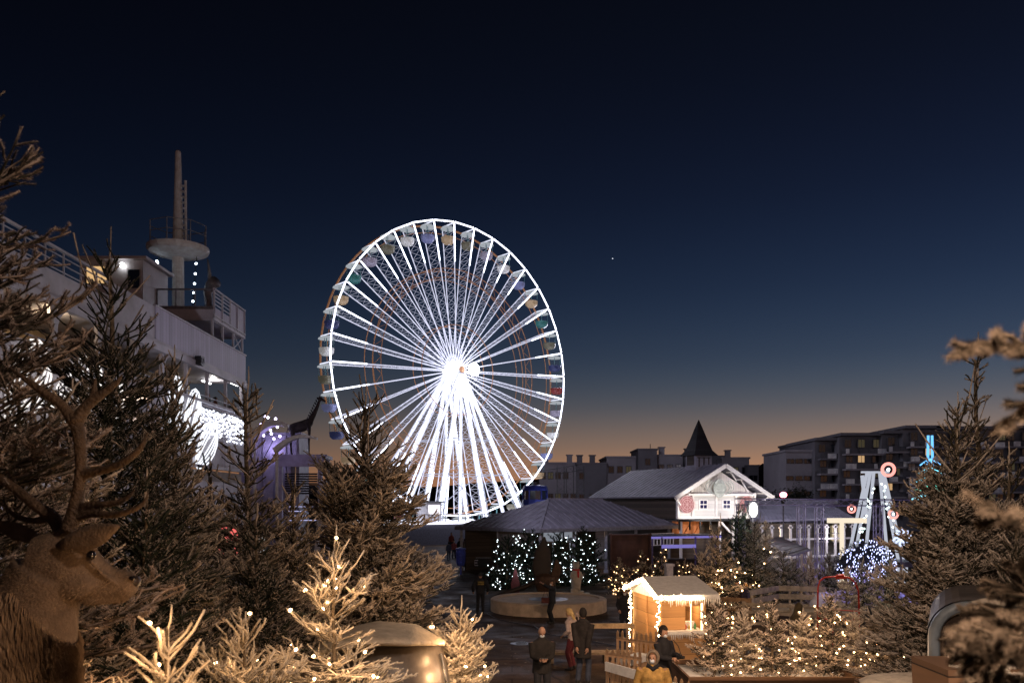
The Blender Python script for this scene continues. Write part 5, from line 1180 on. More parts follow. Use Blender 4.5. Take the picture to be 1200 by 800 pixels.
b = MB(); b.tube([(-.68, 0, 0), (-.66, 0, hh-.35), (-.6, 0, hh-.14), (-.45, 0, hh-.03), (0, 0, hh), (.35, 0, hh-.05), (.52, 0, hh-.2), (.62, 0, hh-.45), (.72, .1, .3), (.72, .1, 0)], .028, 8); b.build('arch', rm, ra, smooth=True)
b = MB(); b.tube([(-.66, 0, hh-1.3), (-.3, -.3, hh-1.35), (.3, -.3, hh-1.35), (.66, 0, hh-1.25)], .022, 6); b.tube([(-.66, 0, hh-1.2), (-.2, 0, hh-1.05), (.6, 0, hh-1.1)], .02, 6); b.tube([(-.3, -.3, hh-1.35), (-.3, -.3, 0)], .02, 6); b.build('seat_rail', rm, ra)
b = MB(); b.ball((.05, 0, hh+.03), .07, 8, 5, (2.2, 1, .7)); b.box((.05, 0, hh-.05), (.3, .05, .06)); b.build('top_clamp', rm, ra)
hat = mat('green_brown_felt', (.08, .06, .03), .9)
gn = thing('hat_post', 'post wearing a drooping brown felt hat among the low lit trees', 'decoration', (at(936, 715, 25).x, 25, .3))
b = MB(); b.lathe([(.27, 0), (.24, .05), (.15, .2), (.11, .42), (.03, .5)], 12, (0, 0, 1.12)); b.build('hat', hat, gn, smooth=True); b = MB(); b.tube([(0, 0, 0), (0, 0, 1.2)], .05, 6); b.box((0, 0, .04), (.25, .25, .08)); b.build('post', gw, gn)
sk = thing('covered_stand', 'dark cloth draped over splayed pale skis right of the red arch', 'stand', (at(1017, 725, 24).x, 24, .35))
b = MB(); b.tube([(0, 0, .5), (0, 0, .95), (.02, 0, 1.3), (.03, 0, 1.55)], [.2, .19, .13, .03], 9); b.tube([(-.1, 0, 1.1), (-.2, 0, .7), (-.22, 0, .45)], [.1, .1, .05], 7); link('cloth', remesh(b, .03, 2, MAT['blackmetal'], 'cloth'), sk)
for x in (-.22, -.08, .12, .24): b = MB(); b.bar((x*1.3, -.06, 0), (x*.3, -.1, 1.1), .07, .02); b.bar((x*.3, -.1, 1.1), (x*.25, -.04, 1.2), .06, .02); b.build('ski', gw, sk)
# ---------------------------------------------------------------- planters
pb = plankmat('planter_boards', (.20, .11, .06), .22, 2, gap=.05, var=.3)
def planter(lab, x0, x1, y, z0, h, d=1.4):
    t = thing('planter', lab, 'planter', ((x0+x1)/2, y, z0)); L_ = x1-x0
    b = MB(); b.box((0, 0, h/2), (L_, .05, h)); b.box((0, d, h/2), (L_, .05, h)); b.box((-L_/2, d/2, h/2), (.05, d, h)); b.box((L_/2, d/2, h/2), (.05, d, h)); b.box((0, -.03, h), (L_+.1, .14, .05)); b.build('box', pb, t)
    b = MB(); b.box((0, d/2, h*.85), (L_-.1, d-.1, .1)); b.build('soil', MAT['snow'], t)
planter('long wooden planter holding the low warm lit trees at the bottom right', 3.55, 6.9, 17.0, .35, .98, 2.0)
planter('wooden planter under the big frosted tree at the bottom right', 7.0, 8.4, 16.6, .35, 1.0, 1.6)
planter('short wooden planter between the low lit trees and the hooded woman', 2.95, 3.5, 14.9, .45, .9, .8)
# ---------------------------------------------------------------- rounded metal cabins near the viewer
cabm = mat('dark_pearl_paint', (.13, .11, .10), .42, .35, 2.5, spec=.5, metal=.2, bump=.25); snowtan = mat('frosted_cap', (.52, .43, .33), .85, .15, 7, bump=.6, bscale=40)
cbn = thing('round_cabin', 'rounded dark metal cabin with a frosted cap among the lit twigs at the bottom left', 'cabin', (-1.18, 8.3, 1.88))
b = MB(); b.lathe([(.62, 0), (.66, .5), (.64, 1.0), (.58, 1.35), (.5, 1.58), (.3, 1.66), (.05, 1.68)], 40); b.v = [(x*.95, y*1.1, z) for x, y, z in b.v]; b.build('shell', cabm, cbn, smooth=True)
b = MB(); b.tube([(-.62, -.25, 1.56), (-.4, -.2, 1.68), (-.1, -.12, 1.72), (.25, -.08, 1.69), (.55, -.05, 1.6)], [.08, .24, .30, .27, .05], 12, r2=[.03, .07, .08, .07, .02], ref=(0, 0, 1)); b.v = [(x, y*2.0-.1, z) for x, y, z in b.v]; link('frosted_cap', remesh(b, .03, 3, snowtan, 'frosted_cap'), cbn)
b = MB(); b.tube([(.60, -.22, .2), (.605, -.22, .8), (.57, -.22, 1.2), (.5, -.2, 1.5)], .012, 6); b.tube([(.52, -.4, .5), (.53, -.4, .75)], .02, 6); b.build('chrome_trim', mat('chrome', (.5, .5, .52), .15, metal=1), cbn)
vh = thing('rounded_cabin', 'cabin with a rounded grey window surround frosted along the top at the bottom right', 'cabin', (3.76+1.46*.89, 7.6-1.46*.454, 2.0), -.47)
X0, X1, Z0, Z1 = -1.46, .6, .35, 1.9; rr_ = .28
def rrect(x0, x1, z0, z1, r, y, n=8):
    out = []
    for cx, cz, a0 in ((x1-r, z0+r, -PI/2), (x1-r, z1-r, 0), (x0+r, z1-r, PI/2), (x0+r, z0+r, PI)):
        for k in range(n+1): a = a0+k/n*PI/2; out.append(Vector((cx+r*math.cos(a), y, cz+r*math.sin(a))))
    return out
fr = rrect(X0, X1, Z0, Z1, rr_, 0); b = MB(); b.tube(fr+[fr[0], fr[1]], .05, 8, cap=False); b.build('window_frame', mat('blue_grey_enamel', (.13, .15, .17), .35, .2, 3), vh, smooth=True)
b = MB(); b.poly(rrect(X0+.03, X1-.03, Z0+.03, Z1-.03, rr_-.03, .06)); b.build('pane', mat('brownish_glass', (.03, .022, .018), .12, .5, 2, spec=.8), vh)
b = MB(); o1 = rrect(X0-.06, X1+.06, Z0-.3, Z1+.05, rr_+.05, .05); o2 = [p+Vector((0, 1.6, 0)) for p in o1]; n = len(o1); b.add(o1+o2, [(i, (i+1) % n, n+(i+1) % n, n+i) for i in range(n)]+[tuple(range(n, 2*n))]); b.box(((X0+X1)/2, .8, -.4), (1.7, 1.4, .9)); b.build('body', cabm, vh)
b = MB(); b.tube([Vector((X0+.1, 0, Z1-.10)), Vector((X0+.22, 0, Z1-.01)), Vector((X0+.4, 0, Z1+.04)), Vector((0, 0, Z1+.05)), Vector((X1, 0, Z1+.03))], [.02, .035, .045, .05, .04], 7); b.build('frost_line', snowtan, vh, smooth=True)
bx = thing('frosted_crate', 'brown crate heaped with frosted twigs in front of the rounded cabin window', 'crate', (3.02, 5.3, 2.0)); bx.location = (3.02, 5.4, 2.82)
b = MB(); b.slab([(-.22, 0, 0), (.5, 0, 0), (.62, 0, .93), (-.26, 0, .93)], .5, (0, 1, 0)); b.build('box', pb, bx)
P, Rr, Fr, rng = conifer_twigs(.5, .3, 77, whorl=.05, step=.06, tr=.012); P[..., 2] *= .35; P[..., 0] += .18; P[..., 1] += .2; P[..., 2] += .9
link('twigs', twig_mesh('twigs', P, Rr, Fr, 8, .02, .012, MAT['fir_white'], rng), bx)
b = MB(); b.cur = 0; b.box((0, 0, .45), (.8, .5, .9)); b.cur = 1; b.ball((0, 0, .92), .42, 14, 6, (1.1, .7, .14)); o = b.build('snow_topped_box', [pb, snowtan]); o.location = (3.15, 6.6, 2.5); tag(o, 'dark box with a frosted lid left of the heaped crate at the bottom right', 'box')
# ---------------------------------------------------------------- small things on the plaza
rr = random.Random(9)
b = MB()
for k in range(420):
    x, y = rr.uniform(-2.5, 6), rr.uniform(19, 42); z = gz(x, y)+.012; a = rr.uniform(0, 6.28); r = rr.uniform(.015, .05)
    b.add([(x+r*math.cos(a+q), y+r*math.sin(a+q), z+rr.uniform(0, .015)) for q in (0, 1.7, 3.1, 4.4)], [(0, 1, 2, 3)])
tag(b.build('litter', mat('pale_litter', (.22, .17, .12), .9, .5, 3)), 'scattered leaves and paper scraps on the plaza ground', 'litter', kind='stuff')
for k, (x, y) in enumerate(((.3, 27.5), (3.0, 33.0), (-1.6, 31.0))):
    b = MB(); b.lathe([(.36, 0), (.36, .012), (.30, .014), (.30, .006), (.02, .006)], 24)
    for q in range(6): b.box((0, -.22+q*.09, .010), (.4-.05*abs(q-2.5), .03, .006))
    o = b.build('manhole_cover', MAT['blackmetal']); o.location = (x, y, gz(x, y)+.008); tag(o, ['iron manhole cover between the basin and the two men', 'iron manhole cover right of the photographing person', 'iron manhole cover near the guard in black'][k], 'manhole cover')
b = MB(); pts = [(4.3+.0*k, 26+k, 0) for k in range(0)]
pts = [Vector((3.6-.5*k+.25*math.sin(k*1.3), 25.6+k*1.25+.3*math.cos(k*2.1), 0)) for k in range(10)]; pts = [Vector((p.x, p.y, gz(p.x, p.y)+.02)) for p in pts]; b.tube(pts, .014, 5)
tag(b.build('power_cable', MAT['blackmetal'], smooth=True), 'black power cable running over the plaza from the kiosk towards the basin', 'cable')
# goods in the kiosk and on its counter
for k, (x, y, z, c, h) in enumerate(((.75, .1, 1.03, (.5, .06, .04), .14), (.87, .12, 1.03, (.55, .4, .1), .1), (1.02, .08, 1.03, (.1, .3, .12), .17), (.68, .3, 1.03, (.6, .55, .5), .2))):
    b = MB(); b.lathe([(.035, 0), (.04, h*.6), (.03, h*.8), (.018, h*.85), (.018, h)], 12); o = b.build('bottle' if k % 2 else 'jar', mat('glazed%d' % k, c, .3)); o.location = K0+R3@Vector((x, y, z-.02+.0)); tag(o, ['red jar at the left of the kiosk window', 'yellow bottle in the kiosk window', 'tall green jar in the kiosk window', 'white bottle deep inside the kiosk'][k], 'bottle' if k % 2 else 'jar')

# ---------------------------------------------------------------- glimpsed between the firs: lit sign, banner, blue bin
sg = thing('lit_sign', 'red and white lit sign glimpsed between the firs below the ship', 'sign', tuple(at(283, 640, 20))); zs = sg.location.z
b = MB(); b.cur = 0; b.box((-.35, 0, .1), (.5, .06, .7)); b.cur = 1
for x in (.12, .42): b.tube([(x+.13*math.cos(k*PI/8), 0, .05+.16*math.sin(k*PI/8)) for k in range(2 if x < .2 else 0, 15 if x < .2 else 17)], .035, 6)
b.cur = 2; b.box((.0, .07, .0), (1.3, .05, 1.0)); b.build('sign_face', [emat('sign_red', (1, .18, .16), 1.0), emat('sign_white', (.9, .95, 1), .8), MAT['blackmetal']], sg)
b = MB(); b.box((0, .12, -zs/2), (.08, .06, zs)); b.build('post', MAT['greymetal'], sg)
bn = thing('banner', 'dark banner with pale capital letters on the low barrier left of the pavilion', 'banner', tuple(at(557, 659, 62))); zs = bn.location.z
b = MB(); b.cur = 0; b.box((0, 0, 0), (2.1, .05, .62)); b.cur = 1
def stroke(x0, z0, x1, z1): b.bar((x0, -.035, z0), (x1, -.035, z1), .02, .07)
stroke(-.85, -.2, -.85, .2); stroke(-.6, -.2, -.6, .2); stroke(-.6, .2, -.3, -.2); stroke(-.3, -.2, -.3, .2); stroke(-.05, -.2, -.05, .2); stroke(-.05, .18, .2, .18); stroke(-.05, 0, .15, 0); stroke(-.05, -.18, .2, -.18)
b.build('cloth', [MAT['blackmetal'], mat('pale_lettering', (.6, .6, .65), .8)], bn)
b = MB(); b.box((-1.0, .05, -zs/2+.2), (.06, .06, zs+.4)); b.box((1.0, .05, -zs/2+.2), (.06, .06, zs+.4)); b.box((0, .05, .36), (2.4, .06, .08)); b.build('barrier_frame', MAT['greymetal'], bn)
q = at(540, 655, 58); b = MB(); b.lathe([(.22, 0), (.3, .2), (.34, .9), (.3, 1.05), (.36, 1.1), (.36, 1.16), (.1, 1.25)], 16); b.box((0, 0, -.25), (.12, .12, .7)); o = b.build('bin', mat('blue_plastic', (.05, .08, .45), .4)); o.location = (q.x, 58, .6); tag(o, 'blue rounded bin left of the banner by the pavilion', 'bin')
# ---------------------------------------------------------------- deer
hide = mat('deer_hide', (.17, .115, .078), .85, .35, 6, c2=(.075, .048, .032), bump=.5, bscale=90)
antm = mat('antler', (.11, .065, .036), .65, .3, 14, c2=(.045, .026, .015), bump=.9, bscale=70)
DY = 3.5; pxm = DY/FP
dr = thing('deer_figure', 'life size brown stag figure with tall antlers looking right at the bottom left', 'deer statue', (at(20, 0, DY).x, DY, gz(-2, DY))); do = Vector(dr.location)
def dp(px, py, y=DY): return at(px, py, y)-do
b = MB()
hs = [(40, 664, 36, .09), (60, 665, 43, .10), (82, 668, 40, .10), (100, 673, 33, .085), (114, 679, 25, .056), (128, 683, 20, .042), (140, 685, 18, .038), (149, 685, 17.5, .042), (156, 685, 14, .040), (161, 686, 7, .025)]
b.tube([dp(a, c) for a, c, r, q in hs], [r*pxm for a, c, r, q in hs], 20, r2=[q for a, c, r, q in hs], ref=(0, 1, 0))
for s in (-1, 1):
    b.ball(dp(104, 643, DY+s*.066), .024, 10, 8, (1.8, .6, .6)); b.ball(dp(84, 686, DY+s*.062), .07, 12, 8, (1.3, .5, .85)); b.ball(dp(153, 677, DY+s*.03), .016, 8, 6, (1.3, .8, .8)); b.tube([dp(106, 656, DY+s*.08), dp(120, 672, DY+s*.055), dp(136, 684, DY+s*.042)], [.012, .01, .006], 6)
b.tube([dp(100, 700), dp(124, 702), dp(142, 702), dp(150, 700)], [.035, .022, .018, .012], 10)
b.tube([dp(70, 632), dp(92, 629), dp(106, 638)], [.05, .05, .04], 10)
nk = [(58, 672, 44, .12), (44, 700, 48, .13), (36, 740, 52, .15), (31, 790, 57, .17), (20, 850, 66, .20)]
b.tube([dp(a, c) for a, c, r, q in nk]+[Vector((-.02, -.12, .95))], [r*pxm for a, c, r, q in nk]+[.27], 20, r2=[q for a, c, r, q in nk]+[.24], ref=(0, 1, 0))
B = [Vector((.03, -.02, .93)), Vector((-.15, -.35, .92)), Vector((-.38, -.75, .93)), Vector((-.55, -1.1, .95)), Vector((-.62, -1.25, .97))]
b.tube(B, [.2, .27, .26, .22, .08], 16)
sd = Vector((.85, -.5, 0)).normalized()
for base, s, hind in ((Vector((0, -.12, 0)), 1, 0), (Vector((0, -.12, 0)), -1, 0), (Vector((-.5, -1.02, 0)), 1, 1), (Vector((-.5, -1.02, 0)), -1, 1)):
    q = base+sd*s*.12; fw = Vector((.45, .9, 0)).normalized()
    if hind: b.tube([q+Vector((0, 0, .9)), q+fw*.1+Vector((0, 0, .62)), q-fw*.12+Vector((0, 0, .38)), q-fw*.06+Vector((0, 0, .08)), q+Vector((0, 0, 0))], [.17, .1, .04, .032, .045], 10)
    else: b.tube([q+Vector((0, 0, .85)), q+Vector((0, 0, .5)), q+fw*.02+Vector((0, 0, .36)), q+Vector((0, 0, .08)), q+fw*.02], [.13, .06, .042, .032, .045], 10)
bm_ = remesh(b, .0085, 3, hide, 'stag_body'); link('body', bm_, dr)
# shaggy neck hair as strands lying downward
co = np.empty(len(bm_.vertices)*3); bm_.vertices.foreach_get('co', co); co = co.reshape(-1, 3); no = np.empty_like(co).ravel(); bm_.vertices.foreach_get('normal', no); no = no.reshape(-1, 3)
zt = dp(0, 690).z; sel = np.where((co[:, 2] < zt-np.clip(co[:, 0]-.06, 0, 1)*1.2) & (co[:, 2] > .95) & (co[:, 1] > -.3) & (co[:, 0] > -.25))[0]; rng = np.random.default_rng(3); sel = rng.choice(sel, 26000, p=(lambda w_: w_/w_.sum())(np.clip((zt+.02-co[sel, 2])/.09, .02, 1)))
p = co[sel]+no[sel]*.001; n_ = no[sel]; dwn = norm(np.array([0.05, 0, -1.0])+n_*.22+(rng.random((26000, 3))-.5)*.34); sd_ = norm(np.cross(dwn, n_))*.0013
L_ = .022+.04*rng.random((26000, 1)); Vv = np.stack([p-sd_, p+sd_, p+dwn*L_*.6+n_*.008+sd_*.6, p+dwn*L_], 1).reshape(-1, 3); Fq = np.arange(104000).reshape(-1, 4)
link('neck_mane', npmesh('neck_mane', Vv, [Fq], mat('mane_hair', (.25, .165, .10), .8, .4, 10, c2=(.10, .06, .035))), dr)
sel = rng.choice(len(co), 26000); p = co[sel]; n_ = no[sel]; back = norm(np.array([-.75, 0, -.55])+n_*.3+(rng.random((26000, 3))-.5)*.5); sd_ = norm(np.cross(back, n_))*.0011; L_ = .008+.008*rng.random((26000, 1))
link('coat', npmesh('coat', np.stack([p-sd_, p+sd_, p+back*L_+n_*.003], 1).reshape(-1, 3), [np.arange(78000).reshape(-1, 3)], bpy.data.materials['mane_hair']), dr)
for s, pts in ((0, [(66, 640, 3), (80, 637, 10), (98, 632, 14.5), (118, 625, 12), (132, 619, 6), (140, 616, 1.5)]), (1, [(50, 634, 3), (36, 628, 9), (18, 622, 11), (2, 616, 7), (-10, 612, 2)])):
    b = MB(); yy = DY-.1 if s == 0 else DY+.1; b.tube([dp(a, c, yy+(-.02 if s == 0 else .02)*k) for k, (a, c, r) in enumerate(pts)], [r*pxm for a, c, r in pts], 12, r2=[max(.004, .3*r*pxm) for a, c, r in pts], ref=(0, 1, 0))
    b2 = MB(); b2.v, b2.f, b2.mi = b.v, b.f, b.mi; o = b2.build('ear', hide, dr, smooth=True)
for s in (-1, 1):
    b = MB(); b.ball((0, 0, 0), .019, 12, 8); o = b.build('eye', mat('glossy_black_eye', (.004, .003, .003), .06, spec=1) if s < 0 else bpy.data.materials['glossy_black_eye'], dr, smooth=True); o.location = dp(107, 650, DY+s*.081)
    b = MB(); b.ball((0, 0, 0), .011, 8, 6, (1.4, .5, .9)); o = b.build('nostril', bpy.data.materials['glossy_black_eye'], dr, smooth=True); o.location = dp(155, 677, DY+s*.043)
b = MB(); b.ball(dp(159, 681), .024, 12, 8, (.8, 1.3, 1.0)); b.build('nose', mat('dark_nose', (.035, .022, .016), .45), dr, smooth=True)
def antler(lines, y):
    b = MB()
    for ln in lines:
        pts = [dp(a, c, y+ (q[0] if q else 0)) for a, c, r, *q in ln]
        # finer, curved
        P2, R2 = [], []
        for i in range(len(pts)-1):
            p0, p1, p2, p3 = pts[max(i-1, 0)], pts[i], pts[i+1], pts[min(i+2, len(pts)-1)]
            for k in range(4):
                t = k/4; P2.append(.5*((2*p1)+(-p0+p2)*t+(2*p0-5*p1+4*p2-p3)*t*t+(-p0+3*p1-3*p2+p3)*t**3)); R2.append((ln[i][2]*(1-t)+ln[i+1][2]*t)*pxm*.68)
        P2.append(pts[-1]); R2.append(ln[-1][2]*pxm); b.tube(P2, R2, 12)
    return remesh(b, .007, 2, antm, 'antler')
link('antler', antler([
    [(80, 622, 15), (86, 604, 13), (92, 575, 10.5), (95, 545, 10), (93, 515, 10.5), (89, 492, 12)],
    [(88, 496, 11), (72, 474, 8.5), (55, 462, 7.5), (35, 448, 6), (10, 430, 1.5)],
    [(90, 495, 12), (102, 475, 9.5), (122, 460, 7), (136, 449, 5), (144, 438, 1.5)],
    [(106, 472, 8.5), (110, 460, 6), (112, 442, 2)],
    [(97, 556, 9, 0), (115, 552, 7.5, -.03), (138, 545, 7, -.07), (158, 532, 6, -.09), (168, 519, 4.5, -.1), (173, 505, 1.5, -.1)],
    [(92, 596, 9, 0), (110, 591, 6.5, -.03), (136, 589, 5.5, -.06), (152, 581, 4, -.08), (158, 572, 1.5, -.09)],
    [(90, 606, 9, 0), (108, 602, 6.5, -.03), (134, 603, 6, -.08), (156, 597, 5, -.12), (169, 588, 3.5, -.13), (175, 574, 1.5, -.13)]], DY-.04), dr)
link('antler', antler([
    [(72, 622, 14), (62, 606, 12), (42, 592, 10), (20, 574, 9, .05), (-5, 556, 8.5, .1), (-30, 530, 8, .15), (-40, 490, 7, .15), (-30, 440, 3, .15)],
    [(-5, 556, 8, .1), (-35, 560, 6, .1), (-55, 545, 2, .1)], [(60, 606, 9), (40, 610, 6, .05), (18, 604, 5, .08), (5, 590, 2, .08)], [(-40, 490, 6, .15), (-60, 470, 5, .15), (-70, 440, 2, .15)]], DY+.06), dr)

# ---------------------------------------------------------------- people
skin = mat('skin', (.42, .24, .16), .6, .1, 12); maskm = mat('pale_mask', (.6, .65, .7), .8, .05)
CL = {}
def cloth(c, r=.85):
    if c not in CL: CL[c] = mat('cloth_%d' % len(CL), c, r, .25, 9, bump=.35, bscale=22)
    return CL[c]
def ik(a, c, l1, l2, hint):
    d = c-a; L_ = min(d.length, (l1+l2)*.999); d = d.normalized(); x = (l1*l1-l2*l2+L_*L_)/(2*L_); h = math.sqrt(max(0, l1*l1-x*x))
    hn = (hint-d*hint.dot(d)).normalized(); return a+d*x+hn*h, a+d*L_
def hand(mb, wr, d, curl, side, s):
    """palm, four fingers of unequal length with bends, and a thumb from the side of the palm"""
    d = d.normalized(); n = Vector((0, 0, -1)) if abs(d.z) < .7 else Vector((-side, 0, 0)); a = d.cross(n).normalized(); n = a.cross(d).normalized()
    mb.tube([wr, wr+d*.03*s, wr+d*.085*s], [.022*s, .036*s, .036*s], 8, r2=[.02*s, .016*s, .015*s])
    for k, l in enumerate((.065, .075, .07, .055)):
        p = wr+d*.082*s+a*((k-1.5)*.019*s); q = p+d*l*.45*s+n*.012*curl*s; r = q+(d*(1-curl*.7)+n*curl)*l*.32*s; t = r+(d*(.4-curl*.4)+n*curl)*l*.28*s
        mb.tube([p, q, r, t], [.009*s, .0088*s, .008*s, .006*s], 5)
    p = wr+d*.02*s+a*(-.03*s); mb.tube([p, p+d*.03*s-a*.025*s+n*.01*s, p+d*.058*s-a*.028*s+n*.025*s*(.4+curl)], [.012*s, .0105*s, .008*s], 5)
def person(label, loc, face, H=1.72, hands=((-.24, .06, .80), (.24, .06, .80)), top=(.02, .02, .022), bottom=(.03, .03, .04), coat=.0, hair=None, hood=False, mask=True, stance=.12, lean=0.0, headpitch=0.0, headyaw=0.0, step=0.0, knees=0.0, cap=None, wide=1.0, extra=None, group=None, vox=.02, bun=0.0):
    s = H/1.75; root = thing('person', label, 'person', loc, face, group); V3 = Vector
    RL = Matrix.Rotation(-lean, 3, 'X'); piv = V3((0, 0, .95-knees*.3))
    def up(p): return (RL@(V3(p)-V3((0, 0, .95)))+piv)*s
    hip = lambda k: V3((k*.09, 0, .92-knees*.3))*s
    sh = lambda k: up((k*.175*wide, 0, 1.42)); neck = up((0, 0, 1.5)); RH = Matrix.Rotation(headyaw, 3, 'Z')@Matrix.Rotation(-headpitch-lean, 3, 'X'); hc = up((0, .01, 1.63))
    legs = []
    for k in (-1, 1):
        foot = V3((k*stance, k*step, .08))*s; kn, fo = ik(hip(k), foot, .44*s, .43*s, V3((0, 1, 0))); legs.append((hip(k), kn, fo))
    arms = []
    for k, hnd in zip((-1, 1), hands):
        e, h = ik(sh(k), V3(hnd)*s, .30*s, .27*s, V3((k*.5, -.8, -.5))); arms.append((sh(k), e, h))
    # the figure itself, one surface
    b = MB(); ax_ = (0, 1, 0)
    b.tube([up((0, 0, .88)), up((0, 0, 1.0)), up((0, .01, 1.15)), up((0, .01, 1.32)), up((0, 0, 1.44)), up((0, 0, 1.5))], [.13*s, .14*s, .125*s, .15*s*wide, .12*s, .055*s], 14, r2=[.09*s, .10*s, .09*s, .11*s, .08*s, .055*s], ref=ax_)
    b.tube([up((0, 0, 1.44)), up((0, .005, 1.56))], [.055*s, .052*s], 10)
    def hd(p): return hc+RH@(V3(p)*s)
    b.ball(hc, .1*s, 14, 12, (.76, .95, 1.18), RH); b.ball(hd((0, .04, -.055)), .06*s, 12, 8, (.85, .95, 1.05), RH)
    b.ball(hd((0, .104, -.012)), .016*s, 8, 6, (.7, 1, 1.4), RH); b.ball(hd((0, .098, -.052)), .02*s, 8, 6, (1.3, .5, .5), RH)
    for k in (-1, 1): b.ball(hd((k*.078, -.005, -.005)), .02*s, 8, 6, (.4, .8, 1.3), RH)
    for k, (a, e, h) in zip((-1, 1), arms): b.tube([a, a.lerp(e, .5), e, e.lerp(h, .5), h], [.05*s, .045*s, .038*s, .034*s, .024*s], 10)
    for a, kn, fo in legs: b.tube([a, a.lerp(kn, .5), kn, kn.lerp(fo, .4), fo], [.085*s, .075*s, .055*s, .052*s, .035*s], 10); b.tube([fo+V3((0, -.05, -.04))*s, fo+V3((0, .12, -.055))*s], [.035*s, .03*s], 8)
    me = remesh(b, vox*.7, 2, [skin, bpy.data.materials['glossy_black_eye'], cloth((.3, .1, .09))], 'figure')
    f = MB()
    for k, (a, e, h) in zip((-1, 1), arms): hand(f, h-(h-e).normalized()*.01, (h-e), .55, k, s*1.05)
    o0 = len(me.vertices); bmx = bmesh.new(); bmx.from_mesh(me)
    def addm(mb_, mi):
        vs = [bmx.verts.new(v) for v in mb_.v]
        for fc in mb_.f:
            try: q = bmx.faces.new([vs[i] for i in fc]); q.material_index = mi; q.smooth = True
            except ValueError: pass
    addm(f, 0); ey = MB()
    for k in (-1, 1): ey.ball(hd((k*.032, .088, .012)), .011*s, 7, 5, (1.3, .6, .8), RH)
    addm(ey, 1); mo = MB(); mo.ball(hd((0, .107, -.05)), .014*s, 8, 4, (1.6, .35, .35), RH); addm(mo, 2)
    bmx.to_mesh(me); bmx.free(); link('body', me, root)
    # trousers and shoes
    b = MB(); b.tube([up((0, 0, .86)), up((0, 0, 1.0))], [.15*s, .15*s], 12, r2=[.11*s, .11*s], ref=ax_)
    for a, kn, fo in legs: b.tube([a, a.lerp(kn, .5), kn+V3((0, .01, 0)), kn.lerp(fo, .5), fo+V3((0, 0, .02))], [.1*s, .088*s, .072*s, .068*s, .062*s], 10)
    link('trousers', remesh(b, vox*.8, 2, cloth(bottom), 'trousers'), root)
    for a, kn, fo in legs:
        b = MB(); b.tube([fo+V3((0, -.07, -.03))*s, fo+V3((0, -.02, -.025))*s, fo+V3((0, .08, -.045))*s, fo+V3((0, .17, -.055))*s, fo+V3((0, .2, -.06))*s], [.03*s, .052*s, .038*s, .028*s, .012*s], 10, r2=[.035*s, .042*s, .045*s, .042*s, .02*s], ref=(1, 0, 0)); b.tube([fo+V3((0, -.01, .06))*s, fo+V3((0, 0, -.03))*s], [.05*s, .045*s], 8); b.build('shoe', cloth((.02, .018, .016), .5), root, smooth=True)
    # coat or jacket
    b = MB(); hem = .86-coat; w_ = wide
    prof = [((0, 0, 1.51), .07, .07), ((0, 0, 1.47), .12, .095), ((0, 0, 1.445), .155*w_, .11), ((0, 0, 1.40), .185*w_, .125), ((0, .01, 1.28), .19*w_, .145), ((0, .01, 1.1), .168*w_, .135+bun), ((0, 0, .95), .17*w_, .135+bun)]
    pts = [up(p) for p, r, q in prof]; R1 = [r*s for p, r, q in prof]; R2 = [q*s for p, r, q in prof]
    if hem < .9: pts.append(V3((0, 0, hem-knees*.3))*s); R1.append((.172+coat*.05)*w_*s); R2.append((.145+coat*.1)*s)
    b.tube(pts, R1, 16, r2=R2, ref=ax_)
    for a, e, h in arms: b.tube([a+V3((0, 0, -.01)), a.lerp(e, .4), e, e.lerp(h, .5), h-(h-e).normalized()*.015], [.078*s*w_, .073*s*w_, .066*s*w_, .058*s*w_, .05*s], 10)
    if not hood: b.tube([up((0, -.05, 1.46)), up((0, -.09, 1.50))], [.1*s, .08*s], 10, r2=[.05*s, .045*s])
    b.tube([up((0, 0, 1.49)), up((0, 0, 1.535))], [.085*s, .075*s], 10)
    link('coat' if coat else 'jacket', remesh(b, vox, 2, cloth(top), 'coat'), root)
    if hood:
        b = MB(); n = 16; vs = []
        prof = [(.108, .04), (.126, 0), (.132, -.05), (.115, -.11), (.06, -.145)]
        for r, y in prof:
            for k in range(n): a = 2*PI*k/n; vs.append(hd((r*.92*math.cos(a), y, .0+r*1.18*math.sin(a))))
        fs = [(i*n+k, i*n+(k+1) % n, (i+1)*n+(k+1) % n, (i+1)*n+k) for i in range(len(prof)-1) for k in range(n)]; vs.append(hd((0, -.15, 0))); fs += [((len(prof)-1)*n+k, (len(prof)-1)*n+(k+1) % n, len(vs)-1) for k in range(n)]
        b.add(vs, fs); b.tube([hd((.104*math.cos(a), .045, .125*math.sin(a))) for a in [2*PI*k/16 for k in range(17)]], .022*s, 7); b.build('hood', [cloth(hood if isinstance(hood, tuple) else top)], root, smooth=True)
        b = MB(); b.ball(hd((0, -.01, .02)), .108*s, 12, 8, (.82, .9, 1.12), RH); bb_ = b
    if hair:
        b = MB(); L2 = hair[1]
        b.ball(hd((0, -.018, .022)), .112*s, 14, 10, (.80, .98, 1.12), RH)
        if L2 > 0: b.tube([hd((0, -.05, 0)), hd((0, -.075, -.09)), hd((0, -.07, -.12-L2))], [.09*s, .085*s, .05*s], 12, r2=[.06*s, .05*s, .03*s])
        # keep the face clear
        keep = []; fr = hd((0, .105, -.035)); 
        me = remesh(b, vox*.6, 1, cloth(hair[0]), 'hair'); bmx = bmesh.new(); bmx.from_mesh(me)
        inv = RH.inverted(); dl = []
        for v_ in bmx.verts:
            q = inv@(v_.co-hc)/s
            if q.y > .025 and q.z < .065: dl.append(v_)
        bmesh.ops.delete(bmx, geom=dl, context='VERTS'); bmx.to_mesh(me); bmx.free(); link('hair', me, root)
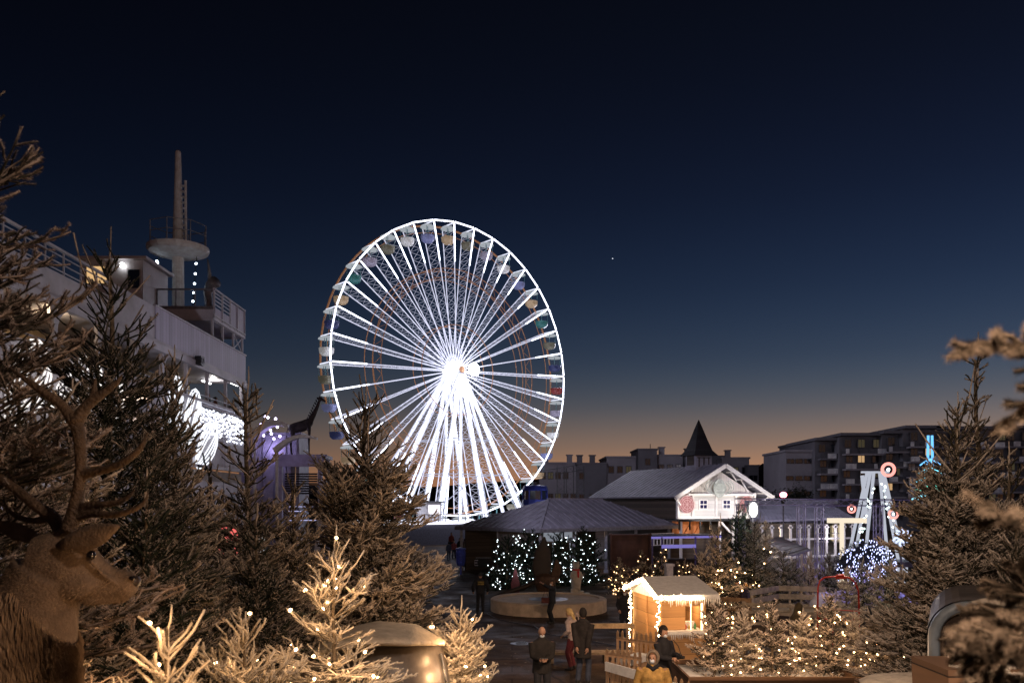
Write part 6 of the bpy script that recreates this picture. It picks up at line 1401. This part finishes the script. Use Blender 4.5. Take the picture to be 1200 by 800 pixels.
    if mask: b = MB(); b.ball(hd((0, .072, -.052)), .05*s, 12, 8, (1.0, .85, .95), RH); b.build('mask', maskm, root, smooth=True)
    if cap: b = MB(); b.ball(hd((0, -.01, .045)), .11*s, 12, 8, (.84, 1.0, .95), RH); b.build('cap', cloth(cap), root, smooth=True)
    if extra: extra(root, hd, up, arms, s)
    return root
G = lambda x, y: gz(x, y)+.008
def gp(px, Y): x = (px-600)/FP*Y; return (x, Y, G(x, Y))
blk = (.014, .014, .018)
def phone(root, hd, up, arms, s):
    m = (arms[0][2]+arms[1][2])/2+Vector((0, .06, .03)); b = MB(); b.cur = 0; b.box((0, 0, 0), (.15, .075, .01)); b.cur = 1; b.box((0, 0, .0065), (.135, .065, .003)); b.cur = 0; b.box((.055, .02, -.008), (.02, .02, .006))
    o = b.build('phone', [MAT['blackmetal'], mat('dim_screen', (.05, .05, .06), .1)]); o.location = Matrix.Rotation(root.rotation_euler[2], 3, 'Z')@m+root.location; o.rotation_euler = (.3, 0, root.rotation_euler[2]); tag(o, 'small dark phone held in both hands by the bald masked man', 'phone')
person('bald man in a dark leather jacket and white mask looking down at his phone', gp(635, 18.3), PI+.1, 1.78, ((-.06, .30, 1.10), (.06, .30, 1.10)), (.018, .015, .013), (.02, .02, .024), .10, None, mask=True, headpitch=.55, wide=1.18, extra=phone, vox=.016)
person('man seen from behind in a dark hooded coat and jeans with hands held behind him', gp(683, 20.6), -.35, 1.86, ((-.10, -.15, .86), (.14, -.14, .86)), (.026, .021, .019), (.05, .06, .09), .22, ((.02, .015, .012), 0), mask=False, headpitch=.25, headyaw=.5, wide=1.12, vox=.018)
def bag(root, hd, up, arms, s):
    b = MB(); b.box((0, 0, 0), (.1, .32, .26)); b.box((0, 0, .12), (.105, .33, .05)); b.tube([Vector((0, .12, .14)), Vector((-.04, .06, .5)), Vector((-.1, -.02, .72))], .012, 6); b.tube([Vector((0, -.12, .14)), Vector((-.04, -.06, .5)), Vector((-.1, -.04, .72))], .012, 6)
    o = b.build('shoulder_bag', cloth((.45, .36, .34), .5)); o.location = Matrix.Rotation(root.rotation_euler[2], 3, 'Z')@Vector((.30, 0, .86*s))+root.location; o.rotation_euler[2] = root.rotation_euler[2]; tag(o, 'pale handbag on the arm of the blond woman in the dark red skirt', 'bag')
person('blond woman in a pale puffy jacket and dark red skirt beside the hooded coat man', gp(671, 22.6), -.5+PI/2, 1.62, ((-.2, .2, 1.0), (.2, .22, 1.05)), (.42, .33, .30), (.10, .015, .02), .0, ((.55, .38, .16), .12), mask=False, lean=.15, headpitch=.3, wide=1.1, extra=bag, vox=.02)
def cam_(root, hd, up, arms, s):
    m = (arms[0][2]+arms[1][2])/2+Vector((0, .09, .02)); b = MB(); b.box((0, 0, 0), (.13, .06, .09)); b.tube([(0, .02, 0), (0, .12, 0)], .035, 12); b.box((0, -.01, .055), (.05, .04, .03)); b.tube([(-.06, 0, .04), (-.1, -.1, .2), (-.05, -.2, .33)], .008, 5)
    o = b.build('camera_with_strap', MAT['blackmetal']); o.location = Matrix.Rotation(root.rotation_euler[2], 3, 'Z')@m+root.location; o.rotation_euler[2] = root.rotation_euler[2]; tag(o, 'black camera held out by the dark haired man at the kiosk fence', 'camera')
person('dark haired masked man in a black jacket holding a camera in front of the kiosk', gp(777, 18.2), PI+.75, 1.78, ((-.05, .36, 1.18), (.12, .34, 1.12)), blk, (.02, .02, .025), .06, ((.02, .014, .01), 0), mask=True, headpitch=.35, wide=1.12, extra=cam_, vox=.017)
person('woman in a mustard coat with her fur edged hood up, nearest the viewer', gp(765, 15.6), PI-.15, 1.70, ((-.24, .12, .95), (.24, .12, .95)), (.50, .30, .09), (.03, .03, .04), .28, ((.16, .08, .04), .1), hood=(.22, .17, .12), mask=True, wide=1.2, headyaw=-.2, vox=.016, extra=lambda root, hd, up, arms, s: MB().tube([up((-.08, .05, 1.47)), up((0, .1, 1.43)), up((.08, .05, 1.47)), up((.08, -.04, 1.5)), up((-.08, -.04, 1.5)), up((-.08, .05, 1.47))], .05*s, 8).build('scarf', cloth(blk), root, smooth=True))
def vest(root, hd, up, arms, s):
    b = MB(); y = -.168
    b.cur = 0; b.box(up((0, y, 1.33)), (.27*s, .012, .17*s)); b.cur = 1
    for r in range(2):
        x = -.11
        for k in range(6): w_ = .028; b.box(up((x+w_/2, y-.009, 1.37-.08*r)), (w_*.4, .006, .055)); b.box(up((x+w_/2+.008, y-.009, 1.385-.08*r-(k % 2)*.02)), (.016, .006, .012)); x += .04
    b.build('back_patch', [cloth((.08, .055, .01)), cloth((.5, .38, .12))], root)
person('guard in black seen from behind with a yellowish block of lettering on the back', gp(563, 37), .1, 1.80, ((-.3, .05, .95), (.3, .05, .95)), blk, blk, .0, None, cap=blk, mask=False, wide=1.15, extra=vest, vox=.022)
def bag2(root):
    b = MB(); b.box((0, 0, 0), (.12, .3, .2)); b.box((0, 0, .09), (.125, .31, .05)); b.tube([(0, .13, .1), (.03, 0, .45), (0, -.13, .1)], .01, 5); o = b.build('waist_bag', cloth((.10, .03, .025))); o.location = root.location+Vector((-.27, -.05, .92)); o.rotation_euler[2] = 1.2; tag(o, 'dark reddish bag at the hip of the person photographing by the basin', 'bag')
person('person in dark clothes lifting a phone to photograph, standing in front of the round basin', gp(647, 34.2), PI/2+.35, 1.72, ((-.12, .42, 1.62), (.06, .44, 1.66)), (.02, .022, .03), (.018, .018, .02), .05, ((.05, .03, .02), .05), mask=True, vox=.02, lean=-.05, extra=lambda root, *a: bag2(root))
person('masked person in a long black coat standing in shadow left of the kiosk', gp(732, 30.5), PI-.1, 1.62, ((-.2, .14, .95), (.2, .14, .95)), blk, blk, .3, ((.02, .015, .01), .05), mask=True, wide=1.15, vox=.022)
person('taller masked one of the couple, brown coat, in front of the frosted trees', gp(864, 34), PI-.4, 1.72, ((-.22, .1, .9), (.15, .25, 1.1)), (.06, .03, .025), (.03, .025, .025), .15, ((.03, .02, .015), 0), mask=True, vox=.022)
person('person in a navy coat and tan knitted cap turned to the masked companion', gp(873.5, 33.5), PI/2+.2, 1.66, ((-.2, .18, .95), (.2, .15, .9)), (.025, .022, .06), (.02, .02, .025), .15, None, cap=(.5, .27, .10), mask=False, wide=1.15, vox=.022)
person('person in dark clothes bent over beside the amber lit trees behind the kiosk', gp(746, 40), 1.2, 1.7, ((-.15, .35, .8), (.15, .38, .8)), blk, blk, .0, ((.03, .02, .02), 0), mask=False, lean=.5, vox=.025)
person('person with a beige knit hat crouching by the amber lit trees behind the kiosk', gp(757, 40), 1.3, 1.5, ((-.15, .3, .6), (.15, .3, .6)), (.16, .11, .08), blk, .0, None, cap=(.42, .28, .18), mask=False, lean=.35, knees=.6, vox=.025)
tops = [(.03, .03, .05), (.25, .05, .05), blk, (.10, .07, .05), (.05, .06, .1), (.2, .14, .1), blk, (.3, .06, .04)]
cols = ['navy', 'red', 'black', 'brown', 'blue grey', 'beige', 'black', 'orange red']
labs = ['first walker under the pavilion edge, navy jacket, nearest the lit twigs', 'walker in a red jacket left under the pavilion edge', 'small black clad walker between the red and the brown jackets', 'walker in a brown jacket under the pavilion edge', 'tall walker in blue grey beside the corner post of the pavilion', 'walker in beige further back under the wheel', 'walker in black far back below the wheel platform', 'walker in orange red far back at the left']
for k, px in enumerate((526, 532, 538.5, 544.5, 551, 541, 548, 529)):
    Yk = [72, 74, 77, 75, 71, 84, 90, 86][k]; person(labs[k], gp(px, Yk), [.3, PI, 2.6, .2, PI, 1, 2, 3][k], 1.6+.04*k, top=tops[k], bottom=(.03, .03, .04), hair=((.03, .02, .015), 0), mask=False, vox=.035, step=.12, group='walkers under the pavilion edge')
# onlookers at the ship rail
zD = 9.05
for k, (Y, off, tp, lb_) in enumerate([(43.9, .6, blk, 'onlooker in black at the ship promenade rail, leftmost of the three'), (44.9, .55, (.2, .06, .03), 'onlooker in a rust red jacket at the ship promenade rail, in the middle'), (46.8, .5, (.06, .055, .06), 'pale haired onlooker in a dark coat at the right end of the ship rail')]):
    person(lb_, (sx(Y, off), Y, 8.75), -PI/2+.5, 1.74-.08*(k == 1), top=tp, hair=((.03, .02, .02), 0) if k < 2 else ((.6, .55, .5), 0), mask=(k == 2), vox=.03, hands=((-.2, .3, 1.1), (.2, .3, 1.1)))
b = MB(); b.box((sx(45, 1.7), 44, 8.7), (3.2, 8, .08)); sb('promenade_floor', deckm, b)

# ---------------------------------------------------------------- trees
def fir(label, px, pyt, Y, R, seed, mats=None, zb=None, name='frosted_fir', group=None, **kw):
    x = (px-600)/FP*Y; zb = gz(x, Y)-.03 if zb is None else zb; zt = EYE+(HZ-pyt)/FP*Y
    return conifer(name, label, (x, Y, zb), zt-zb, R, seed, mats or MAT['fir_warm'], group=group, **kw)
W = MAT['fir_warm']; D = MAT['fir_dark']; S_ = MAT['fir_silver']; X_ = MAT['fir_white']; GN = MAT['fir_green']
# left foreground
MAT['fir_near'] = firmat('darkened_needles', (.20, .145, .10), (.03, .024, .015), .6)  # needle colour darkened to offset the strong lamp close by
t1, P1_ = fir('tallest frosted fir reaching in from the left edge above the stag', -72, 70, 3.9, 1.05, 11, firmat('dusky_flocked_needles', (.40, .31, .26), (.03, .027, .02), .6), whorl=.16, nb=(7, 9), step=.095, angle=(-5, 48), M=70, nlen=.012, nwid=.0032, tr=.007, sparse=.9, sub=.55, power=.62, curl=.25)
t2, P2_ = fir('dark fir with a thin bare leader right behind the antlers', 128, 285, 6.6, 1.25, 12, D, sparse=.75, whorl=.14, nb=(7, 9), step=.095, angle=(0, 60), M=34, nlen=.014, nwid=.0045, tr=.008, sub=.5, power=.8, lead=3)
t3, P3_ = fir('frosted fir with upswept tips in front of the ship light figures', 203, 420, 7.4, .85, 13, W, whorl=.13, nb=(7, 9), step=.09, angle=(5, 68), M=30, nlen=.014, nwid=.005, tr=.0085, sub=.5, lead=4)
t4, P4_ = fir('frosted fir with a sparse pronged top left of the giraffe', 290, 445, 9.0, 1.05, 14, W, sparse=.7, whorl=.14, nb=(7, 9), step=.095, angle=(-5, 50), M=22, nlen=.016, nwid=.006, tr=.0095, sub=.5, lead=5)
t5, P5_ = fir('large dense fir covering the left foot of the ferris wheel', 428, 462, 11.0, 1.6, 15, W, sparse=.78, whorl=.13, nb=(9, 11), step=.095, angle=(-12, 52), M=18, nlen=.020, nwid=.008, tr=.011, sub=.5, power=.72, lead=2)

t6, P6_ = fir('dark fir between the ship and the pronged fir, lower and behind', 245, 545, 10.2, 1.1, 16, D, whorl=.2, nb=(6, 8), step=.13, M=14, nlen=.02, nwid=.01, tr=.013)
t7, P7_ = fir('low dark fir filling the gap behind the stag muzzle', 170, 560, 5.6, .8, 17, D, whorl=.15, nb=(6, 8), step=.10, M=20, nlen=.014, nwid=.006, tr=.010)
t8, P8_ = fir('brown fir crowded at the left edge behind the stag', 20, 430, 5.4, 1.0, 18, W, whorl=.16, nb=(7, 8), step=.095, M=24, nlen=.014, nwid=.006, tr=.0095, power=.6)
t10, P10_ = fir('frosted fir squeezed between the pronged fir and the large dense fir', 345, 560, 9.6, .95, 26, W, whorl=.14, nb=(8, 10), step=.095, M=18, nlen=.018, nwid=.007, tr=.010)
t9, P9_ = fir('low fir in front of the large dense fir, below the pronged one', 300, 600, 7.6, .75, 19, D, whorl=.14, nb=(6, 8), step=.10, M=20, nlen=.015, nwid=.008, tr=.011)
# string-lit small firs near the viewer
s1, Q1 = fir('heavily flocked small fir with thick pale shoots and warm bulbs, right of the stag muzzle', 197, 722, 3.25, .42, 21, X_, whorl=.10, nb=(6, 8), step=.07, angle=(-5, 60), M=90, nlen=.006, nwid=.0028, tr=.0066, lead=9, third=True, sub=.5, name='flocked_fir', top=.9)
s2, Q2 = fir('flocked sapling with forked bare top and warm bulbs in front of the dense fir', 392, 625, 5.2, .62, 22, X_, whorl=.13, nb=(6, 8), step=.08, angle=(-15, 58), M=46, nlen=.009, nwid=.0035, tr=.0062, lead=5, sub=.5, name='flocked_fir', top=.92)
s3, Q3 = fir('spiky pale flocked fir full of warm bulbs at the edge of the plaza', 540, 705, 8.6, .46, 23, X_, whorl=.09, nb=(10, 13), step=.07, angle=(-5, 60), power=.28, top=.9, M=24, nlen=.013, nwid=.006, tr=.0075, lead=6, name='flocked_fir')
s4, Q4 = fir('flocked low fir at the bottom between the stag and the cabin', 285, 725, 4.4, .6, 24, X_, whorl=.09, nb=(7, 9), step=.075, angle=(0, 60), M=40, nlen=.009, nwid=.0035, tr=.0065, name='flocked_fir')
bulbs_on(Q1, s1, 'string_lights', 'warm string lights in the thick shooted flocked fir by the stag', 40, MAT['bulb_warm'], .0075, 1, outer=.05)
bulbs_on(Q2, s2, 'string_lights', 'warm string lights in the fork topped flocked sapling', 60, MAT['bulb_warm'], .0095, 2, outer=.05)
bulbs_on(Q3, s3, 'string_lights', 'warm string lights in the spiky pale fir at the plaza edge', 80, MAT['bulb_warm'], .012, 3, outer=.12)
bulbs_on(Q4, s4, 'string_lights', 'warm string lights in the low flocked fir left of the cabin', 45, MAT['bulb_warm'], .0085, 4, outer=.1)
def warm(px, py, Y, p, r=.05, c=(1, .58, .27)): lamp('tree_glow', tuple(at(px, py, Y)), c, p, r)
bulbs_on(P9_, t9, 'string_lights', 'few warm string lights low in the fir below the pronged one', 22, MAT['bulb_warm'], .011, 9, outer=.35)
bulbs_on(P5_, t5, 'string_lights', 'few warm string lights low on the right flank of the large dense fir', 26, MAT['bulb_warm'], .014, 10, outer=.9, hmax=2.0)
warm(188, 738, 3.05, 3.4, .04); warm(135, 800, 2.9, 3.0, .05); warm(215, 770, 2.9, 3.5); warm(392, 700, 4.8, 6); warm(405, 770, 4.7, 5); warm(540, 750, 8.0, 14); warm(525, 790, 7.9, 7); warm(285, 775, 4.0, 4.5); warm(330, 765, 6.0, 9, .08); warm(505, 700, 9.2, 20, .1); warm(110, 760, 4.4, 4, .08)
# right foreground
r1, U1 = fir('big bushy frosted fir right of the violet gantry', 1122, 474, 10.2, 1.55, 31, W, power=.85, sparse=.8, whorl=.135, nb=(9, 11), step=.095, angle=(-10, 55), M=18, nlen=.019, nwid=.008, tr=.0105, sub=.5, lead=8)
r2, U2 = fir('tall fir with a bare tiered leader against the sky on the right', 1146, 405, 12.5, 1.35, 32, W, sparse=.62, whorl=.22, nb=(5, 7), step=.13, angle=(-5, 45), M=18, nlen=.02, nwid=.011, tr=.014, power=.85)
r4, U4 = fir('broad frosted fir behind the hanging bough, between the tall leader and the right edge', 1182, 530, 11.3, 1.35, 34, W, whorl=.15, nb=(8, 10), step=.11, M=16, nlen=.02, nwid=.009, tr=.012)
r3, U3 = fir('low frosted fir at the right edge behind the rounded cabin', 1192, 600, 8.9, .9, 33, W, whorl=.15, nb=(6, 8), step=.105, M=18, nlen=.016, nwid=.009, tr=.012)
# very near firs whose branches hang in at the right edge, soft with nearness
def branch(P, R, F, p0, d, L, r, seed, sub=.5, n=9, droop=-.25):
    rg_ = np.random.default_rng(seed); p0 = np.array(p0); d = norm(np.array(d, float)); sd = norm(np.cross(d, [0, 0, 1.0])); upv = np.cross(sd, d); f = lambda s: p0+d*s+np.array([0, 0, 1.0])*(droop*s*s/L+.035*L*math.sin(5*s/L+seed))+sd*.03*L*math.sin(7*s/L+seed)
    ss = np.linspace(0, L, 10)
    for k in range(3): P.append(np.array([f(x) for x in ss[3*k:3*k+4]])); R.append(np.linspace(r*(1-.2*k), r*(.8-.2*k), 4)); F.append(.3+.2*k)
    for k in range(n):
        s = L*(.15+.8*k/n); g_ = 1 if k % 2 else -1; l = sub*(L-s)*(.6+.6*rg_.random())+.03; dd = norm(d*.9+sd*g_*.5+upv*(1.0*rg_.random()-.55))
        q = f(s)+dd*np.linspace(0, l, 4)[:, None]+(rg_.random((4, 3))-.5)*l*.12*np.array([0, 1, 1, 1])[:, None]+np.array([0, 0, 1.0])*(np.linspace(0, 1, 4)[:, None]**2)*l*.12*(rg_.random()-.4); P.append(q); R.append(np.array([r*.8, r*.8, r*.72, r*.5])); F.append(.6)
def nearfir(label, px, Y, brs, H, r, seed):
    x = (px-600)/FP*Y; zb = gz(x, Y); root = thing('frosted_fir', label, 'tree', (x, Y, zb)); P, R, F = [], [], []
    for k, (a, c, L, dr_, sb_) in enumerate(brs):
        tip = at(a[0], a[1], c[2])-root.location; b0 = at(c[0], c[1], Y)-root.location; b0 = Vector((0, 0, b0.z)); d = tip-b0; L_ = d.length; branch(P, R, F, b0, d+Vector((0, 0, -dr_*L_)), L_, r, seed+k, sb_, 15, dr_)
    P, R, F = np.array(P), np.array(R), np.array(F); rng = np.random.default_rng(seed); link('crown', twig_mesh('crown', P, R, F, 420, .009, .0016, MAT['fir_near'], rng, 6), root)
    t = MB(); t.tube([(0, 0, H*k/6) for k in range(7)], [.045*(1-.8*k/6) for k in range(7)], 8); t.build('trunk', MAT['bark'], root, smooth=True); return root
nearfir('soft out of focus fir bough hanging in at the right edge against the sky', 1310, 1.45, [((1104, 413), (1310, 440, 1.35), 1, -.12, .22), ((1176, 500), (1310, 420, 1.35), 1, -.25, .14), ((1146, 570), (1310, 660, 1.15), 1, .05, .06), ((1400, 500), (1310, 480, 1.7), 1, 0, .4)], 2.0, .0075, 5)
nearfir('out of focus flocked fir with fat twigs in the bottom right corner', 1215, 1.75, [((1116, 738), (1215, 725, 1.65), 1, -.05, .36), ((1132, 716), (1215, 712, 1.9), 1, .05, .34), ((1120, 765), (1215, 760, 1.6), 1, .0, .36), ((1130, 800), (1215, 790, 1.65), 1, .0, .36), ((1163, 682), (1215, 700, 1.8), 1, .3, .3), ((1195, 668), (1215, 720, 1.8), 1, .2, .4), ((1330, 700), (1215, 740, 1.8), 1, 0, .3), ((1140, 750), (1215, 745, 1.4), 1, .0, .36)], 1.85, .0085, 45)
# low string-lit firs in the long planter
g_ = 'low warm lit firs in the long planter'; Z_ = 1.15
pl = [(838, 712, 17.9, .62, 41, 'leftmost fir of the long planter, green with warm bulbs, leaning over the kiosk corner'), (872, 718, 18.1, .6, 42, 'second fir from the left in the long planter'), (905, 708, 17.8, .6, 43, 'third fir in the long planter, beside the felt hat'), (940, 722, 18.3, .6, 44, 'middle fir of the long planter, the brightest lit one'), (972, 700, 17.9, .55, 45, 'tall thin fir in the long planter below the red arch'), (1003, 722, 18.2, .58, 46, 'fir of the long planter with cold and warm bulbs, near its right end'), (1030, 728, 17.8, .5, 47, 'rightmost low fir of the long planter')]
for px, pt, Y, R, sd_, lb_ in pl:
    tr_, Q = fir(lb_, px, pt, Y, R, sd_, W if sd_ % 2 else MAT['fir_white'], zb=Z_, power=.5, whorl=.13, nb=(6, 8), step=.11, angle=(-5, 60), M=10, nlen=.028, nwid=.015, tr=.013, lead=4, group=None)
    bulbs_on(Q, tr_, 'string_lights', 'warm string lights on the '+lb_.split(',')[0], 17, MAT['bulb_warm'], .015, sd_, outer=.2, wire=True)
    warm(px, 765, 17.2, 2.6, .1)
warm(815, 745, 17.3, 6, .1); warm(955, 740, 17.3, 8, .1)
# frosted firs in the middle distance
mid = [(842, 620, 33, 1.5, 51, W, 'broad bare twigged fir with warm bulbs right of the kiosk'), (866, 592, 42, 1.6, 52, GN, 'dark green fir rising in front of the chalet gable'), (884, 612, 39.5, 1.7, 53, S_, 'silvery fir with warm bulbs left of the white star topped one'), (897, 612, 40.5, 1.1, 54, X_, 'brightly whitened sparse fir against the stall roof'), (918, 648, 39, 1.3, 55, S_, 'low silvery fir below the grey stall roof'), (822, 648, 35, 1.2, 56, W, 'short fir with warm bulbs directly behind the kiosk roof')]
for px, pt, Y, R, sd_, m_, lb_ in mid:
    tr_, Q = fir(lb_, px, pt, Y, R, sd_, m_, whorl=.26, nb=(6, 8), step=.26, angle=(0, 58), M=7, nlen=.07, nwid=.035, tr=.022, lead=5 if sd_ != 54 else 0, sides=3, name='frosted_fir')
    if sd_ in (51, 53, 56): bulbs_on(Q, tr_, 'string_lights', 'warm string lights on the '+lb_.split(' with')[0], 26, MAT['bulb_warm'], .03, sd_, outer=.6, hmax=3.2, wmat=MAT['wire'])
warm(845, 680, 31, 22, .2); warm(880, 672, 32, 20, .2); warm(815, 682, 32, 16, .2)
shr = [(930, 655, 39, 'low silvery fir left of the snow bank'), (950, 650, 39.5, 'low thin topped silvery fir in front of the gantry foot'), (972, 648, 39, 'low silvery fir at the left end of the snow bank'), (992, 664, 34.8, 'pale frosted fir right behind the red arch'), (1010, 656, 34.9, 'pale frosted fir in front of the violet snow bank'), (1028, 660, 34.7, 'pale frosted fir at the right end of the snow bank'), (1043, 655, 33, 'brown frosted fir half behind the big bushy fir')]
P0_, R0_, F0_, rng0 = conifer_twigs(1.6, .8, 60, whorl=.16, step=.17, nb=(6, 8), tr=.018, lead=4)
shme = [twig_mesh('crown', P0_, R0_, F0_, 7, .05, .028, S_, rng0, 3), twig_mesh('crown', P0_[:, :, [1, 0, 2]], R0_, F0_, 7, .05, .028, X_, rng0, 3)]
for k, (px, pt, Y, lb_) in enumerate(shr):
    x = (px-600)/FP*Y; zt = EYE+(HZ-pt)/FP*Y; r_ = thing('frosted_fir', lb_, 'tree', (x, Y, gz(x, Y)-.03), k*1.3, 'low frosted firs along the ramp'); c_ = link('crown', shme[k % 2], r_); s_ = zt/1.65; r_.scale = (min(s_, 1.1), min(s_, 1.1), s_)
    t = MB(); t.tube([(0, 0, 0), (0, 0, .8), (0, 0, 1.6)], [.04, .03, .01], 6); t.build('trunk', MAT['bark'], r_)
lamp('ramp_light', (12.2, 30, 3.8), (1, .78, .56), 300, .3); lamp('shrub_light', (10.5, 27, 3.6), (1, .9, .78), 60, .3)
# white lit and amber lit trees in front of the pavilion
wt = [(594, 632, 48, 1.45, 61, 'broad dark fir with white bulbs at the left end of the pavilion'), (620, 624, 50, 1.35, 62, 'dark fir with white bulbs left of the dark sculpture blade'), (655, 626, 50, 1.3, 63, 'dark fir with white bulbs right of the dark sculpture blade'), (684, 624, 50, 1.5, 64, 'dark fir with white bulbs behind the white bear figure')]
for px, pt, Y, R, sd_, lb_ in wt:
    tr_, Q = fir(lb_, px, pt, Y, R, sd_, GN, whorl=.26, nb=(7, 9), step=.26, M=7, nlen=.09, nwid=.04, tr=.025, sides=3, name='fir', cat='tree', power=.4)
    bulbs_on(Q, tr_, 'string_lights', 'cool white string lights on the '+lb_.split(' with')[0]+' '+lb_.split('bulbs ')[1], 88, emat('cool_white_bulb', (.8, .93, 1), 6) if 'cool_white_bulb' not in bpy.data.materials else bpy.data.materials['cool_white_bulb'], .030, sd_, outer=R*.3)
lamp('fir_cool', at(610, 665, 45.5), (.7, .85, 1), 26, .3); lamp('fir_cool', at(672, 665, 46), (.7, .85, 1), 22, .3)
am = [(726, 655, 45, .95, 71, 'small fir with amber bulbs right of the reddish panel'), (752, 648, 47, 1.1, 72, 'dark fir with few amber bulbs above the bent person'), (777, 645, 46, 1.2, 73, 'fir with amber bulbs under the violet edged canopy'), (803, 655, 45, 1.0, 74, 'fir with amber bulbs behind the kiosk chimney')]
for px, pt, Y, R, sd_, lb_ in am:
    tr_, Q = fir(lb_, px, pt, Y, R, sd_, D, whorl=.28, nb=(6, 7), step=.27, M=7, nlen=.09, nwid=.04, tr=.022, sides=3, name='fir')
    bulbs_on(Q, tr_, 'string_lights', 'amber string lights on the '+lb_.replace(' with amber bulbs', '').replace(' with few amber bulbs', ''), 44 if sd_ in (71, 73) else 26, MAT['bulb_dim'], .032, sd_, outer=R*.12)
lamp('fir_amber', at(735, 675, 42.5), (1, .6, .3), 22, .3); lamp('fir_amber', at(785, 675, 43), (1, .6, .3), 22, .3)
# dark ordinary trees by the apartments
for px, pt, Y, R, sd_, lb_ in ((930, 566, 95, 2.6, 81, 'dark rounded tree in front of the left end of the dark apartments'), (905, 575, 100, 2.4, 82, 'dark low tree between the chalet roof and the apartments')):
    x = (px-600)/FP*Y; zt = EYE+(HZ-pt)/FP*Y; r_ = thing('tree', lb_, 'tree', (x, Y, 0)); b = MB(); b.tube([(0, 0, 0), (.1, 0, 2), (0, .1, zt*.6)], [.2, .15, .08], 7)
    rr = random.Random(sd_)
    for k in range(7): a = rr.random()*6.28; b.tube([(0, 0, zt*.4), (R*.4*math.cos(a), R*.4*math.sin(a), zt*.6), (R*.75*math.cos(a), R*.75*math.sin(a), zt*.8)], [.08, .05, .02], 5)
    b.build('trunk', MAT['bark'], r_); rng = np.random.default_rng(sd_); n = 5000; cc = rng.normal(size=(26, 3)); cc = norm(cc)*R*.75*rng.random((26, 1))**.4; cc[:, 2] = cc[:, 2]*.7+zt*.66
    p = cc[rng.integers(0, 26, n)]+rng.normal(size=(n, 3))*R*.22; a1 = rng.normal(size=(n, 3))*.12; a2 = rng.normal(size=(n, 3))*.12
    link('crown', npmesh('crown', np.stack([p, p+a1, p+a2], 1).reshape(-1, 3), [np.arange(3*n).reshape(-1, 3)], mat('dark_leaves%d' % sd_, (.018, .025, .012), .8)), r_)
# ---------------------------------------------------------------- added unseen lamps that brighten the near ground and firs
def unseen_lamp(label, x, y, h, power, target, angle=110, c=(1, .75, .58), r=.25):
    t = thing('added_lamp', label, 'added lamp', (x, y, gz(x, y)))
    b = MB(); b.tube([(0, 0, 0), (0, 0, h*.5), (0, 0, h)], [.09, .07, .05], 10); b.lathe([(.18, 0), (.16, .25), (.1, .4)], 12); b.build('pole', MAT['greymetal'], t)
    b = MB(); b.cur = 0; b.lathe([(.3, h), (.26, h+.12), (.05, h+.2)], 14); b.cur = 1; b.lathe([(.02, h-.04), (.25, h-.03), (.28, h)], 14); b.build('lamp_head', [MAT['greymetal'], emat('lamp_lens', c, 3)], t)
    p = Vector(t.location)+Vector((0, 0, h-.25)); lamp('added_lamp_light', p, c, power, r, 'SPOT', target, angle, .6)
unseen_lamp('added unseen lamp right of the viewer, aimed at the left firs', 3.6, .4, 5.6, 1050, (-2.6, 7.5, 3.4), 95)
unseen_lamp('added unseen lamp behind the viewer, aimed at the right firs', -.8, -2.0, 5.4, 3400, (5.6, 9, 3.4), 70)
unseen_lamp('added lamp beyond the left trees, hidden from the viewer', -7.5, 17, 6.5, 260, (2, 24, 0), 130)
lamp('plaza_warm', (4.5, 9, 8.5), (1, .66, .45), 4200, .5, 'SPOT', (1.2, 32, 0), 62)  # added spot brightening the plaza, no lamp post stands for it
lamp('fir_warm', (.9, 9.2, 3.4), (1, .68, .45), 50, .3); lamp('fir_warm', (3.6, 12.5, 2.8), (1, .68, .45), 55, .3)  # added fill lamps brightening the firs, with no fixture there
